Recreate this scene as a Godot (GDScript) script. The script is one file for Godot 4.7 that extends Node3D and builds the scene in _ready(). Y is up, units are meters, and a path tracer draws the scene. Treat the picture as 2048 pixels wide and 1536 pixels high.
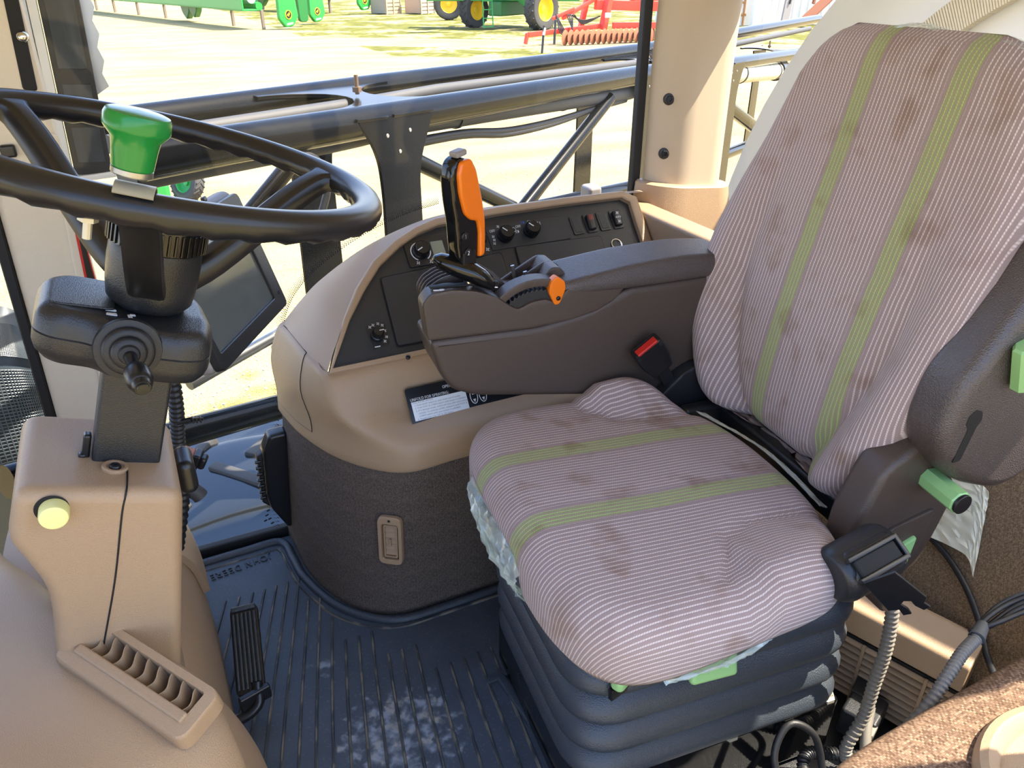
extends Node3D
# Cab of a field sprayer seen from its open left door. x runs aft, y up, z towards the machine's left; floor at y = 0, yard at y = YARD.

const YARD := -1.9
var M := {}
var taken := {}

# ---------------------------------------------------------------- mesh builder
class MB:
	var v := PackedVector3Array()
	var t := PackedVector2Array()
	var xf := Transform3D.IDENTITY

	func tri(a: Vector3, b: Vector3, c: Vector3, ua := Vector2.ZERO, ub := Vector2.ZERO, uc := Vector2.ZERO) -> void:
		v.push_back(xf * a); v.push_back(xf * b); v.push_back(xf * c)
		t.push_back(ua); t.push_back(ub); t.push_back(uc)

	func quad(a: Vector3, b: Vector3, c: Vector3, d: Vector3, ua := Vector2.ZERO, ub := Vector2.ZERO, uc := Vector2.ZERO, ud := Vector2.ZERO) -> void:
		tri(a, b, c, ua, ub, uc); tri(a, c, d, ua, uc, ud)

	func grid(g: Array, uv: Array = [], flip := false) -> void:
		for i in g.size() - 1:
			var p: PackedVector3Array = g[i]
			var q: PackedVector3Array = g[i + 1]
			for j in p.size() - 1:
				var a := Vector2.ZERO; var b := Vector2.ZERO; var c := Vector2.ZERO; var d := Vector2.ZERO
				if uv.size():
					a = uv[i][j]; b = uv[i + 1][j]; c = uv[i + 1][j + 1]; d = uv[i][j + 1]
				if flip: quad(p[j], p[j + 1], q[j + 1], q[j], a, d, c, b)
				else: quad(p[j], q[j], q[j + 1], p[j + 1], a, b, c, d)

	func fan(ring: PackedVector3Array, flip := false) -> void:
		var c := Vector3.ZERO
		for p in ring: c += p
		c /= ring.size()
		for i in ring.size():
			var a := ring[i]; var b := ring[(i + 1) % ring.size()]
			if flip: tri(c, b, a)
			else: tri(c, a, b)

	func loft(rings: Array, cap0 := true, cap1 := true) -> void:
		for i in rings.size() - 1:
			var p: PackedVector3Array = rings[i]
			var q: PackedVector3Array = rings[i + 1]
			var n := p.size()
			for j in n:
				var k := (j + 1) % n
				quad(p[j], p[k], q[k], q[j])
		if cap0: fan(rings[0], true)
		if cap1: fan(rings[rings.size() - 1])

	func rbox(c: Vector3, s: Vector3, r := 0.004, seg := 2, bs := Basis()) -> void:
		var h := s * 0.5
		r = minf(r, minf(h.x, minf(h.y, h.z)) * 0.999)
		var par := []
		for k in seg + 1: par.append([-1.0, tan((-1.0 + float(k) / seg) * PI / 4)])
		for k in seg + 1: par.append([1.0, tan(float(k) / seg * PI / 4)])
		var core := h - Vector3(r, r, r)
		for ax in 3:
			for sg in [-1.0, 1.0]:
				var g := []
				for i in par.size():
					var row := PackedVector3Array()
					for j in par.size():
						var d := Vector3.ZERO; var k := Vector3.ZERO
						d[ax] = sg; k[ax] = sg * core[ax]
						d[(ax + 1) % 3] = par[i][1]; k[(ax + 1) % 3] = par[i][0] * core[(ax + 1) % 3]
						d[(ax + 2) % 3] = par[j][1]; k[(ax + 2) % 3] = par[j][0] * core[(ax + 2) % 3]
						row.push_back(c + bs * (k + d.normalized() * r))
					g.append(row)
				grid(g, [], sg < 0)

	func bar(a: Vector3, b: Vector3, w: float, h: float, r := 0.002, up := Vector3.UP, seg := 1) -> void:
		var z := (b - a).normalized()
		var x := up.cross(z).normalized()
		rbox((a + b) * 0.5, Vector3(w, h, a.distance_to(b)), r, seg, Basis(x, z.cross(x), z))

	func tube(pts: Array, rad: Variant, sides := 10, caps := true, closed := false) -> void:
		var n := pts.size()
		var rings := []
		var up := Vector3.ZERO
		for i in n:
			var a: Vector3 = pts[(i - 1 + n) % n] if closed else pts[maxi(i - 1, 0)]
			var b: Vector3 = pts[(i + 1) % n] if closed else pts[mini(i + 1, n - 1)]
			var d := (b - a).normalized()
			if up == Vector3.ZERO: up = d.cross(Vector3.UP if absf(d.y) < 0.9 else Vector3.RIGHT).normalized()
			up = (up - d * up.dot(d)).normalized()
			var w := d.cross(up)
			var r: float = rad[i] if rad is Array else rad
			var ring := PackedVector3Array()
			for k in sides:
				var an := TAU * k / sides
				ring.push_back(pts[i] + (up * cos(an) + w * sin(an)) * r)
			rings.append(ring)
		if closed: rings.append(rings[0])
		loft(rings, caps and not closed, caps and not closed)

	func lathe(prof: Array, sides := 24, at := Transform3D.IDENTITY, cap0 := true, cap1 := true) -> void:
		var rings := []
		for p in prof:
			var ring := PackedVector3Array()
			for k in sides:
				var an := -TAU * k / sides
				ring.push_back(at * Vector3(p.x * cos(an), p.y, p.x * sin(an)))
			rings.append(ring)
		loft(rings, cap0, cap1)

	func extr(poly: PackedVector2Array, z0: float, z1: float, bev := 0.0, seg := 2, at := Transform3D.IDENTITY) -> void:
		if Geometry2D.is_polygon_clockwise(poly):
			poly = poly.duplicate(); poly.reverse()
		var n := poly.size()
		var off := PackedVector2Array()
		for i in n:
			var e0 := (poly[i] - poly[(i - 1 + n) % n]).normalized()
			var e1 := (poly[(i + 1) % n] - poly[i]).normalized()
			var n0 := Vector2(-e0.y, e0.x); var n1 := Vector2(-e1.y, e1.x)
			var m := n0 + n1
			off.push_back(m / maxf(0.5, m.dot(n0)) if m.length() > 0.01 else n0)
		var rings := []
		var levels := []
		if bev > 0:
			for k in seg + 1:
				var an := PI / 2 * k / seg
				levels.append([bev * (1 - sin(an)), z0 + bev * (1 - cos(an))])
			for k in seg + 1:
				var an := PI / 2 * (seg - k) / seg
				levels.append([bev * (1 - sin(an)), z1 - bev * (1 - cos(an))])
		else: levels = [[0.0, z0], [0.0, z1]]
		for l in levels:
			var ring := PackedVector3Array()
			for i in n:
				var p: Vector2 = poly[i] + off[i] * l[0]
				ring.push_back(at * Vector3(p.x, p.y, l[1]))
			rings.append(ring)
		loft(rings, false, false)
		var flat := PackedVector2Array()
		for i in n: flat.push_back(poly[i] + off[i] * bev)
		var ix := Geometry2D.triangulate_polygon(flat)
		if ix.is_empty(): ix = Geometry2D.triangulate_polygon(poly)
		for k in range(0, ix.size(), 3):
			var a := flat[ix[k]]; var b := flat[ix[k + 1]]; var c := flat[ix[k + 2]]
			if (b - a).cross(c - a) < 0:
				var q := b; b = c; c = q
			tri(at * Vector3(a.x, a.y, z1), at * Vector3(b.x, b.y, z1), at * Vector3(c.x, c.y, z1), a, b, c)
			tri(at * Vector3(a.x, a.y, z0), at * Vector3(c.x, c.y, z0), at * Vector3(b.x, b.y, z0), a, c, b)

	func slab(ctrl: Array, nu: int, nv: int, th: float, uvs := Vector2(1, 1), bump: FastNoiseLite = null, amp := 0.0, freq := 9.0) -> void:
		# smooth sheet through a net of points, with a thickness
		var g := []
		for i in nu + 1:
			var row := PackedVector3Array()
			for j in nv + 1:
				var p := MB.net(ctrl, float(i) / nu, float(j) / nv)
				row.push_back(p)
			g.append(row)
		var nrm := []
		for i in nu + 1:
			var row := PackedVector3Array()
			for j in nv + 1:
				var du: Vector3 = g[mini(i + 1, nu)][j] - g[maxi(i - 1, 0)][j]
				var dv: Vector3 = g[i][mini(j + 1, nv)] - g[i][maxi(j - 1, 0)]
				row.push_back(du.cross(dv).normalized())
			nrm.append(row)
		if bump:
			for i in nu + 1:
				for j in nv + 1:
					g[i][j] = g[i][j] + nrm[i][j] * absf(bump.get_noise_2d(float(i) / nu * freq, float(j) / nv * freq)) * amp
		var bk := []
		var uv := []
		for i in nu + 1:
			var row := PackedVector3Array()
			var ur := PackedVector2Array()
			for j in nv + 1:
				row.push_back(g[i][j] - nrm[i][j] * th)
				ur.push_back(Vector2(float(i) / nu * uvs.x, float(j) / nv * uvs.y))
			bk.append(row); uv.append(ur)
		grid(g, uv)
		grid(bk, uv, true)
		for i in nu:
			quad(g[i][0], bk[i][0], bk[i + 1][0], g[i + 1][0])
			quad(g[i][nv], g[i + 1][nv], bk[i + 1][nv], bk[i][nv])
		for j in nv:
			quad(g[0][j], g[0][j + 1], bk[0][j + 1], bk[0][j])
			quad(g[nu][j], bk[nu][j], bk[nu][j + 1], g[nu][j + 1])

	static func cr(a: Vector3, b: Vector3, c: Vector3, d: Vector3, f: float) -> Vector3:
		return 0.5 * ((2.0 * b) + (c - a) * f + (2.0 * a - 5.0 * b + 4.0 * c - d) * f * f + (3.0 * b - a - 3.0 * c + d) * f * f * f)

	static func at1(pts: Array, f: float) -> Vector3:
		var n := pts.size() - 1
		var x := clampf(f, 0, 1) * n
		var i := mini(int(x), n - 1)
		var a: Vector3 = pts[i - 1] if i > 0 else pts[0] * 2.0 - pts[1]
		var d: Vector3 = pts[i + 2] if i + 2 <= n else pts[n] * 2.0 - pts[n - 1]
		return cr(a, pts[i], pts[i + 1], d, x - i)

	static func net(ctrl: Array, fu: float, fv: float) -> Vector3:
		var col := []
		for row in ctrl: col.append(at1(row, fv))
		return at1(col, fu)

	static func path(pts: Array, n: int) -> Array:
		var o := []
		for i in n + 1: o.append(at1(pts, float(i) / n))
		return o

	func mesh(inv: Transform3D, crease: float) -> ArrayMesh:
		var n := v.size() / 3
		var fn := PackedVector3Array(); fn.resize(n)
		var ids := PackedInt32Array(); ids.resize(v.size())
		var at := {}
		var lists := []
		for f in n:
			fn[f] = (v[f * 3 + 1] - v[f * 3]).cross(v[f * 3 + 2] - v[f * 3])
			for k in 3:
				var p := v[f * 3 + k]
				var key := Vector3i(roundi(p.x * 20000), roundi(p.y * 20000), roundi(p.z * 20000))
				var id: int = at.get(key, -1)
				if id < 0:
					id = lists.size(); at[key] = id; lists.append(PackedInt32Array())
				ids[f * 3 + k] = id
				lists[id].push_back(f)
		var lim := cos(deg_to_rad(crease))
		var un := PackedVector3Array(); un.resize(n)
		for f in n: un[f] = fn[f].normalized()
		var pv := PackedVector3Array(); var pn := PackedVector3Array(); var pt := PackedVector2Array()
		pv.resize(v.size()); pn.resize(v.size()); pt.resize(v.size())
		var bs := inv.basis
		for f in n:
			var u0 := un[f]
			for k in 3:
				var s := Vector3.ZERO
				for g in lists[ids[f * 3 + k]]:
					if un[g].dot(u0) >= lim: s += fn[g]
				var to: int = f * 3 + [0, 2, 1][k]
				pv[to] = inv * v[f * 3 + k]
				pn[to] = (bs * (s.normalized() if s.length() > 1e-14 else u0)).normalized()
				pt[to] = t[f * 3 + k]
		var arr := []
		arr.resize(Mesh.ARRAY_MAX)
		arr[Mesh.ARRAY_VERTEX] = pv; arr[Mesh.ARRAY_NORMAL] = pn; arr[Mesh.ARRAY_TEX_UV] = pt
		var m := ArrayMesh.new()
		m.add_surface_from_arrays(Mesh.PRIMITIVE_TRIANGLES, arr)
		return m

# ---------------------------------------------------------------- nodes
func numbered(called: String) -> String:
	var k: int = taken.get(called, 0)
	taken[called] = k + 1
	return called if k == 0 else "%s_%03d" % [called, k]

func thing(called: String, label: String, category: String, at := Vector3.ZERO, group := "", turn := 0.0) -> Node3D:
	var o := Node3D.new()
	o.name = numbered(called)
	add_child(o)
	o.position = at
	o.rotation.y = turn
	o.set_meta("label", label)
	o.set_meta("category", category)
	if group: o.set_meta("group", group)
	return o

func place(o: Node3D) -> Transform3D:
	var x := Transform3D.IDENTITY
	var n: Node = o
	while n != self and n is Node3D:
		x = n.transform * x
		n = n.get_parent()
	return x

func part(parent: Node3D, called: String, m: MB, mat: Material, crease := 40.0) -> MeshInstance3D:
	# geometry is given in the scene's metres; it is stored in the parent's own axes
	var o := MeshInstance3D.new()
	o.name = called
	o.mesh = m.mesh(place(parent).affine_inverse(), crease)
	o.material_override = mat
	parent.add_child(o, true)
	return o

func struct(called: String, m: MB, mat: Material, crease := 40.0) -> MeshInstance3D:
	var o := part(self, numbered(called), m, mat, crease)
	o.set_meta("kind", "structure")
	return o

func write(parent: Node3D, called: String, words: String, high: float, at: Transform3D, mat: Material, depth := 0.0004, align := HORIZONTAL_ALIGNMENT_CENTER, bold := false) -> MeshInstance3D:
	var tm := TextMesh.new()
	var f := SystemFont.new()
	f.font_names = PackedStringArray(["Droid Sans"])
	if bold: f.font_weight = 700
	tm.font = f
	tm.text = words
	tm.font_size = 32
	tm.curve_step = 2.0
	tm.pixel_size = high / 23.0
	tm.depth = depth
	tm.horizontal_alignment = align
	var o := MeshInstance3D.new()
	o.name = called
	o.mesh = tm
	o.material_override = mat
	parent.add_child(o, true)
	o.transform = place(parent).affine_inverse() * at
	return o

static func V2(a: Array) -> PackedVector2Array:
	var o := PackedVector2Array()
	for i in range(0, a.size(), 2): o.push_back(Vector2(a[i], a[i + 1]))
	return o

static func V3(a: Array) -> Array:
	var o := []
	for i in range(0, a.size(), 3): o.append(Vector3(a[i], a[i + 1], a[i + 2]))
	return o

static func rounded(p: PackedVector2Array, r: float, seg := 3) -> PackedVector2Array:
	var o := PackedVector2Array()
	var n := p.size()
	for i in n:
		var a := p[(i - 1 + n) % n]; var b := p[i]; var c := p[(i + 1) % n]
		var rr := minf(r, minf(a.distance_to(b), c.distance_to(b)) * 0.45)
		var s := b + (a - b).normalized() * rr
		var e := b + (c - b).normalized() * rr
		for k in seg + 1:
			var f := float(k) / seg
			o.push_back(s.lerp(b, f).lerp(b.lerp(e, f), f))
	return o

static func rect(cx: float, cy: float, w: float, h: float, r := 0.003, seg := 3) -> PackedVector2Array:
	return rounded(V2([cx - w / 2, cy - h / 2, cx + w / 2, cy - h / 2, cx + w / 2, cy + h / 2, cx - w / 2, cy + h / 2]), r, seg)

static func axes(x: Vector3, y: Vector3, o: Vector3) -> Transform3D:
	x = x.normalized()
	var z := x.cross(y).normalized()
	return Transform3D(Basis(x, z.cross(x), z), o)

static func along(d: Vector3, o: Vector3) -> Transform3D:
	# y axis along d
	d = d.normalized()
	var x := d.cross(Vector3.UP if absf(d.y) < 0.95 else Vector3.RIGHT).normalized()
	return Transform3D(Basis(x, d, x.cross(d)), o)

# ---------------------------------------------------------------- materials
func noise(freq: float, kind := FastNoiseLite.TYPE_SIMPLEX_SMOOTH, oct := 4, sd := 1) -> FastNoiseLite:
	var n := FastNoiseLite.new()
	n.noise_type = kind; n.frequency = freq; n.fractal_octaves = oct; n.seed = sd
	return n

func noise_tex(freq: float, size := 256, normal := 0.0, ramp: Array = [], kind := FastNoiseLite.TYPE_SIMPLEX_SMOOTH, oct := 4, sd := 1) -> NoiseTexture2D:
	var x := NoiseTexture2D.new()
	x.width = size; x.height = size; x.seamless = true
	x.noise = noise(freq, kind, oct, sd)
	if normal > 0:
		x.as_normal_map = true; x.bump_strength = normal
	if ramp.size():
		var g := Gradient.new()
		g.offsets = PackedFloat32Array(ramp.map(func(e): return e[0]))
		g.colors = PackedColorArray(ramp.map(func(e): return e[1]))
		x.color_ramp = g
	return x

func c8(r: int, g: int, b: int, a := 255) -> Color:
	return Color8(r, g, b, a)

func mat(called: String, col: Color, rough := 0.5, metal := 0.0, spec := 0.5) -> StandardMaterial3D:
	var m := StandardMaterial3D.new()
	m.resource_name = called
	m.albedo_color = col
	m.roughness = rough
	m.metallic = metal
	m.metallic_specular = spec
	m.cull_mode = BaseMaterial3D.CULL_DISABLED
	M[called] = m
	return m

func grain(m: StandardMaterial3D, nt: Texture2D, scale: float, strength: float, world := true) -> StandardMaterial3D:
	m.normal_enabled = true
	m.normal_texture = nt
	m.normal_scale = strength
	m.uv1_triplanar = true
	m.uv1_world_triplanar = world
	m.uv1_scale = Vector3(scale, scale, scale)
	return m

func from_image(w: int, h: int, fn: Callable) -> ImageTexture:
	var im := Image.create(w, h, false, Image.FORMAT_RGB8)
	for y in h:
		for x in w: im.set_pixel(x, y, fn.call(x, y))
	return ImageTexture.create_from_image(im)

# ---------------------------------------------------------------- scene
func _ready() -> void:
	var cam := Camera3D.new()
	cam.name = "camera"
	cam.fov = 52.80
	cam.position = Vector3(0, 1.20, 1.05)
	cam.rotation = Vector3(deg_to_rad(-28.4), deg_to_rad(-26.0), 0)
	cam.near = 0.02
	cam.far = 400.0
	add_child(cam)
	cam.current = true

	var sky_mat := ProceduralSkyMaterial.new()
	sky_mat.sky_top_color = Color(0.42, 0.56, 0.78)
	sky_mat.sky_horizon_color = Color(0.86, 0.90, 0.94)
	sky_mat.sky_curve = 0.16
	sky_mat.ground_bottom_color = Color(0.62, 0.57, 0.47)
	sky_mat.ground_horizon_color = Color(0.72, 0.72, 0.70)
	sky_mat.sun_angle_max = 80.0
	sky_mat.sun_curve = 0.28
	sky_mat.energy_multiplier = 1.0
	var sky := Sky.new()
	sky.sky_material = sky_mat
	var env := Environment.new()
	env.background_mode = Environment.BG_SKY
	env.sky = sky
	env.background_energy_multiplier = 1.9
	env.tonemap_mode = Environment.TONE_MAPPER_LINEAR
	env.tonemap_exposure = 2.5
	env.sdfgi_enabled = true
	env.ssao_enabled = true
	env.ssil_enabled = true
	var we := WorldEnvironment.new()
	we.name = "world_environment"
	we.environment = env
	add_child(we)

	var sun := DirectionalLight3D.new()
	sun.name = "sun"
	sun.light_color = Color(1.0, 0.955, 0.88)
	sun.light_energy = 2.3
	sun.light_angular_distance = 0.6
	sun.shadow_enabled = true
	add_child(sun)
	sun.look_at_from_position(Vector3(0.80, 1.25, 0.32) * 10.0, Vector3.ZERO)

	make_materials()
	build_yard()
	build_shell()
	build_side_console()
	build_floor_mat()
	build_front_cowl()
	build_column()
	build_monitor()
	build_seat()
	build_armrest_console()
	build_seat_fittings()
	build_rear()
	build_boom()
	build_machine_outside()
	build_far_machines()
	build_small_things()

func weave(n: int, a: Color, b: Color, sd: int) -> ImageTexture:
	# plain weave: n threads a tile, each with its own tone
	var rg := RandomNumberGenerator.new()
	rg.seed = sd
	var th := []
	for i in n * n: th.append(rg.randf())
	var px := 8
	return from_image(n * px, n * px, func(x, y):
		var i: int = x / px; var j: int = y / px
		var over := (i + j) % 2 == 0
		var fx := absf((x % px) - 3.5) / 4.0; var fy := absf((y % px) - 3.5) / 4.0
		var edge := (fx if over else fy)
		var f: float = th[i * n + j]
		return a.lerp(b, clampf(f * 0.9 + (0.18 if over else -0.1) - edge * edge * 0.35, 0, 1)))

func stripes(tone: bool) -> ImageTexture:
	# striped seat cloth, 0.70 m across; light cords on a mauve-brown ground, two bands of green cords
	var rg := RandomNumberGenerator.new()
	rg.seed = 7
	var jit := []
	for i in 4096: jit.append(rg.randf_range(-0.06, 0.06))
	var per := 21.0
	return from_image(2048, 64, func(x, y):
		var w: float = x / 2048.0 * 0.70 - 0.35
		var f := fposmod(x / per, 1.0)
		var d := absf(f - 0.5) * 2.0
		var tw := fposmod(y / 10.667 + f * 1.6, 1.0)
		var cord := clampf((0.40 - d) * 6.0, 0, 1)
		var twist := 0.5 + 0.5 * sin(tw * TAU)
		var j: float = jit[(x * 7 + y * 131) % 4096]
		if tone:
			var hh := 0.25 + cord * (0.45 + 0.3 * twist) + j
			return Color(hh, hh, hh)
		var ground := c8(152, 134, 130)
		var line := c8(228, 214, 208).lerp(c8(180, 163, 158), 1.0 - twist * 0.75)
		var band := absf(absf(w + 0.0385) - 0.0815) < 0.0165
		if band:
			ground = c8(152, 146, 116)
			line = c8(176, 196, 124).lerp(c8(150, 168, 106), 1.0 - twist)
		elif absf(absf(w + 0.0385) - 0.0815) < 0.024:
			line = ground.lerp(line, 0.25)
		var c := ground.lerp(line, cord)
		return Color(c.r + j * 0.5, c.g + j * 0.5, c.b + j * 0.5))

func make_materials() -> void:
	var fine := noise_tex(0.22, 256, 5.0)
	var pebbled := noise_tex(0.16, 256, 8.0, [], FastNoiseLite.TYPE_CELLULAR, 2, 3)
	grain(mat("tan", c8(161, 135, 106), 0.46), fine, 11.0, 0.30)
	grain(mat("brown", c8(72, 60, 52), 0.42), fine, 11.0, 0.35)
	grain(mat("brown_soft", c8(70, 61, 57), 0.33, 0.0, 0.6), pebbled, 14.0, 0.55)
	grain(mat("black_plastic", c8(35, 36, 38), 0.36), fine, 12.0, 0.25)
	grain(mat("fascia", c8(42, 44, 46), 0.5), fine, 12.0, 0.3)
	mat("black_smooth", c8(26, 26, 28), 0.3)
	mat("black_gloss", c8(14, 14, 15), 0.07)
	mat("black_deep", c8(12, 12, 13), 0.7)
	grain(mat("rubber", c8(54, 60, 67), 0.42), fine, 9.0, 0.5)
	mat("seal", c8(18, 18, 19), 0.65)
	mat("chrome", c8(205, 205, 205), 0.12, 1.0)
	mat("steel", c8(170, 168, 160), 0.35, 0.9)
	mat("zinc", c8(190, 186, 170), 0.45, 0.6)
	mat("orange", c8(232, 118, 22), 0.22)
	mat("green_knob", c8(28, 122, 52), 0.2)
	mat("green_lever", c8(142, 188, 122), 0.42)
	mat("foam_green", c8(196, 218, 190), 0.7)
	mat("cream", c8(226, 224, 150), 0.45)
	mat("white_print", c8(225, 228, 230), 0.6)
	mat("blue_print", c8(40, 90, 190), 0.6)
	mat("paper", c8(226, 230, 232), 0.5)
	mat("grey_print", c8(128, 132, 138), 0.6)
	mat("red_plastic", c8(196, 40, 32), 0.35)
	mat("red_dark", c8(112, 32, 24), 0.3)
	mat("lcd", c8(140, 146, 128), 0.25)
	mat("screen", c8(92, 98, 99), 0.08)
	mat("bezel_grey", c8(138, 134, 132), 0.45)
	grain(mat("cable", c8(30, 30, 32), 0.5), fine, 12.0, 0.2)
	mat("conduit", c8(34, 34, 36), 0.42)
	mat("conduit_grey", c8(118, 113, 104), 0.5)
	mat("plug", c8(170, 110, 88), 0.5)
	mat("boot", c8(88, 88, 86), 0.6)
	mat("yellow_label", c8(214, 190, 60), 0.5)
	# cloths
	var cloth := mat("seat_cloth", Color.WHITE, 0.92, 0.0, 0.25)
	cloth.albedo_texture = stripes(false)
	cloth.heightmap_enabled = true
	cloth.heightmap_texture = stripes(true)
	cloth.heightmap_scale = 0.08
	# worn, slightly soiled patches in the cloth
	cloth.detail_enabled = true
	cloth.detail_blend_mode = BaseMaterial3D.BLEND_MODE_MUL
	cloth.detail_uv_layer = BaseMaterial3D.DETAIL_UV_2
	cloth.detail_albedo = noise_tex(0.02, 256, 0.0, [[0.0, c8(212, 198, 182)], [0.22, c8(238, 231, 224)], [0.34, c8(254, 253, 252)], [1.0, c8(255, 255, 255)]], FastNoiseLite.TYPE_SIMPLEX_SMOOTH, 4, 61)
	cloth.uv2_triplanar = true
	cloth.uv2_world_triplanar = true
	cloth.uv2_scale = Vector3(1.7, 1.7, 1.7)
	cloth.rim_enabled = true
	cloth.rim = 0.25
	var side := mat("dark_cloth", Color.WHITE, 0.95, 0.0, 0.2)
	side.albedo_texture = weave(32, c8(68, 60, 54), c8(122, 110, 99), 3)
	side.uv1_triplanar = true; side.uv1_world_triplanar = true
	side.uv1_scale = Vector3(22, 22, 22)
	var tw := mat("tweed", Color.WHITE, 0.95, 0.0, 0.2)
	tw.albedo_texture = weave(32, c8(86, 67, 54), c8(164, 138, 115), 5)
	tw.uv1_triplanar = true; tw.uv1_world_triplanar = true
	tw.uv1_scale = Vector3(12, 12, 12)
	var cp := mat("carpet", Color.WHITE, 0.97, 0.0, 0.15)
	cp.albedo_texture = weave(32, c8(100, 82, 62), c8(160, 136, 108), 9)
	cp.uv1_triplanar = true; cp.uv1_world_triplanar = true
	cp.uv1_scale = Vector3(16, 16, 16)
	var pl := mat("pillar_vinyl", Color.WHITE, 0.6)
	pl.albedo_texture = from_image(64, 64, func(x, y):
		var d := fposmod((x + y) / 8.0, 1.0); var e := fposmod((x - y) / 8.0, 1.0)
		return c8(176, 158, 134).lerp(c8(206, 190, 166), 1.0 if (d < 0.5 and e > 0.2) else 0.1))
	pl.uv1_triplanar = true; pl.uv1_world_triplanar = true
	pl.uv1_scale = Vector3(55, 55, 55)
	grain(mat("cream_trim", c8(214, 202, 180), 0.5), fine, 11.0, 0.2)
	mat("painted_white", c8(232, 231, 224), 0.35)
	# floor mat: rubber with dried mud where boots have rested
	var fm := mat("mat_rubber", Color.WHITE, 0.5)
	var n1 := noise(0.012, FastNoiseLite.TYPE_SIMPLEX_SMOOTH, 4, 11)
	var n2 := noise(0.05, FastNoiseLite.TYPE_CELLULAR, 3, 5)
	var n3 := noise(0.03, FastNoiseLite.TYPE_SIMPLEX, 3, 8)
	fm.albedo_texture = from_image(768, 768, func(i, j):
		var x: float = i / 0.75; var y: float = j / 0.75
		# 1.0 m square: x -0.40..0.60, z -0.50..0.50
		var px: float = x / 1024.0 - 0.40; var pz: float = y / 1024.0 - 0.50
		var base := c8(58, 65, 73).lerp(c8(70, 77, 86), 0.5 + 0.5 * n1.get_noise_2d(x, y))
		var a := Vector2((px - 0.225) / 0.15, (pz - 0.14) / 0.13).length()
		var b := Vector2((px - 0.13) / 0.055, (pz + 0.065) / 0.05).length()
		var m := maxf(1.15 - a, 0.85 - b) + n1.get_noise_2d(x * 2.0, y * 2.0) * 0.55
		var cell := n2.get_noise_2d(x, y) * 0.5 + 0.5
		var k := clampf((m - 0.35 - cell * 0.55) * 5.0, 0, 1) * clampf(0.55 + n3.get_noise_2d(x, y) * 0.9, 0, 1)
		var mud := c8(150, 156, 164).lerp(c8(176, 166, 146), clampf(n1.get_noise_2d(x * 1.7 + 300.0, y * 1.7) * 2.2, 0, 1))
		var speck := 1.0 if n3.get_noise_2d(x * 3.0, y * 3.0 + 500.0) > 0.62 else 0.0
		return base.lerp(mud, clampf(k * 0.85 + speck * 0.25, 0, 1)))
	var rib := mat("rib_rubber", Color.WHITE, 0.6)
	rib.albedo_texture = noise_tex(0.02, 256, 0.0, [[0.0, c8(40, 44, 50)], [0.45, c8(60, 62, 62)], [0.62, c8(104, 98, 86)], [1.0, c8(128, 118, 100)]], FastNoiseLite.TYPE_SIMPLEX_SMOOTH, 4, 21)
	rib.uv1_triplanar = true; rib.uv1_world_triplanar = true
	rib.uv1_scale = Vector3(3, 3, 3)
	# glass and films
	var gl := mat("glass", Color(0.93, 0.97, 0.95, 0.005), 0.02, 0.0, 0.22)
	gl.transparency = BaseMaterial3D.TRANSPARENCY_ALPHA
	var fi := mat("film", Color(0.90, 0.95, 0.91, 0.20), 0.16)
	fi.transparency = BaseMaterial3D.TRANSPARENCY_ALPHA
	var bag := mat("bag", c8(236, 232, 206), 0.4)
	bag.backlight_enabled = true
	bag.backlight = Color(0.5, 0.5, 0.42)
	# outside
	mat("boom_paint", c8(14, 15, 17), 0.18, 0.0, 0.30)
	mat("rusty_bolt", c8(110, 88, 70), 0.6, 0.3)
	mat("boom_edge", c8(150, 150, 146), 0.4, 0.3)
	mat("hose", c8(62, 62, 63), 0.6)
	var pvc := mat("pvc", Color.WHITE, 0.6)
	pvc.albedo_texture = noise_tex(0.02, 256, 0.0, [[0.0, c8(150, 140, 112)], [0.5, c8(206, 200, 172)], [1.0, c8(228, 224, 204)]])
	pvc.uv1_triplanar = true; pvc.uv1_scale = Vector3(4, 4, 4)
	mat("tank", c8(224, 227, 230), 0.32)
	mat("ribbed", c8(206, 198, 178), 0.6)
	mat("fender_paint", c8(30, 33, 36), 0.12)
	mat("hood_grey", c8(54, 63, 70), 0.3)
	mat("mesh_dark", c8(40, 44, 46), 0.7)
	mat("screen_frame", c8(34, 32, 30), 0.6)
	var sp := mat("screen_mesh", Color.WHITE, 0.6)
	sp.albedo_texture = noise_tex(0.03, 256, 0.0, [[0.0, c8(40, 44, 46)], [1.0, c8(66, 71, 73)]])
	sp.uv1_triplanar = true; sp.uv1_scale = Vector3(6, 0.6, 6)
	mat("shield", c8(176, 180, 184), 0.35, 0.7)
	mat("farm_green", c8(38, 142, 62), 0.35)
	mat("farm_green_dark", c8(24, 104, 46), 0.4)
	mat("farm_yellow", c8(250, 205, 40), 0.4)
	mat("tyre", c8(60, 60, 60), 0.85)
	mat("implement_red", c8(222, 62, 42), 0.4)
	mat("rust", c8(136, 84, 58), 0.85)
	mat("wood", c8(168, 148, 120), 0.85)
	mat("timber_grey", c8(150, 142, 130), 0.85)
	var mill := mat("millet", Color.WHITE, 0.9)
	mill.albedo_texture = noise_tex(0.1, 256, 0.0, [[0.0, c8(120, 84, 66)], [0.5, c8(196, 160, 130)], [1.0, c8(232, 210, 180)]], FastNoiseLite.TYPE_CELLULAR)
	mill.uv1_triplanar = true; mill.uv1_scale = Vector3(1.5, 1.5, 1.5)
	mat("container_white", c8(226, 224, 216), 0.6)
	mat("container_rust", c8(168, 122, 78), 0.85)
	mat("sign_red", c8(206, 38, 48), 0.5)
	mat("timber_post", c8(120, 108, 96), 0.9)
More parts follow.
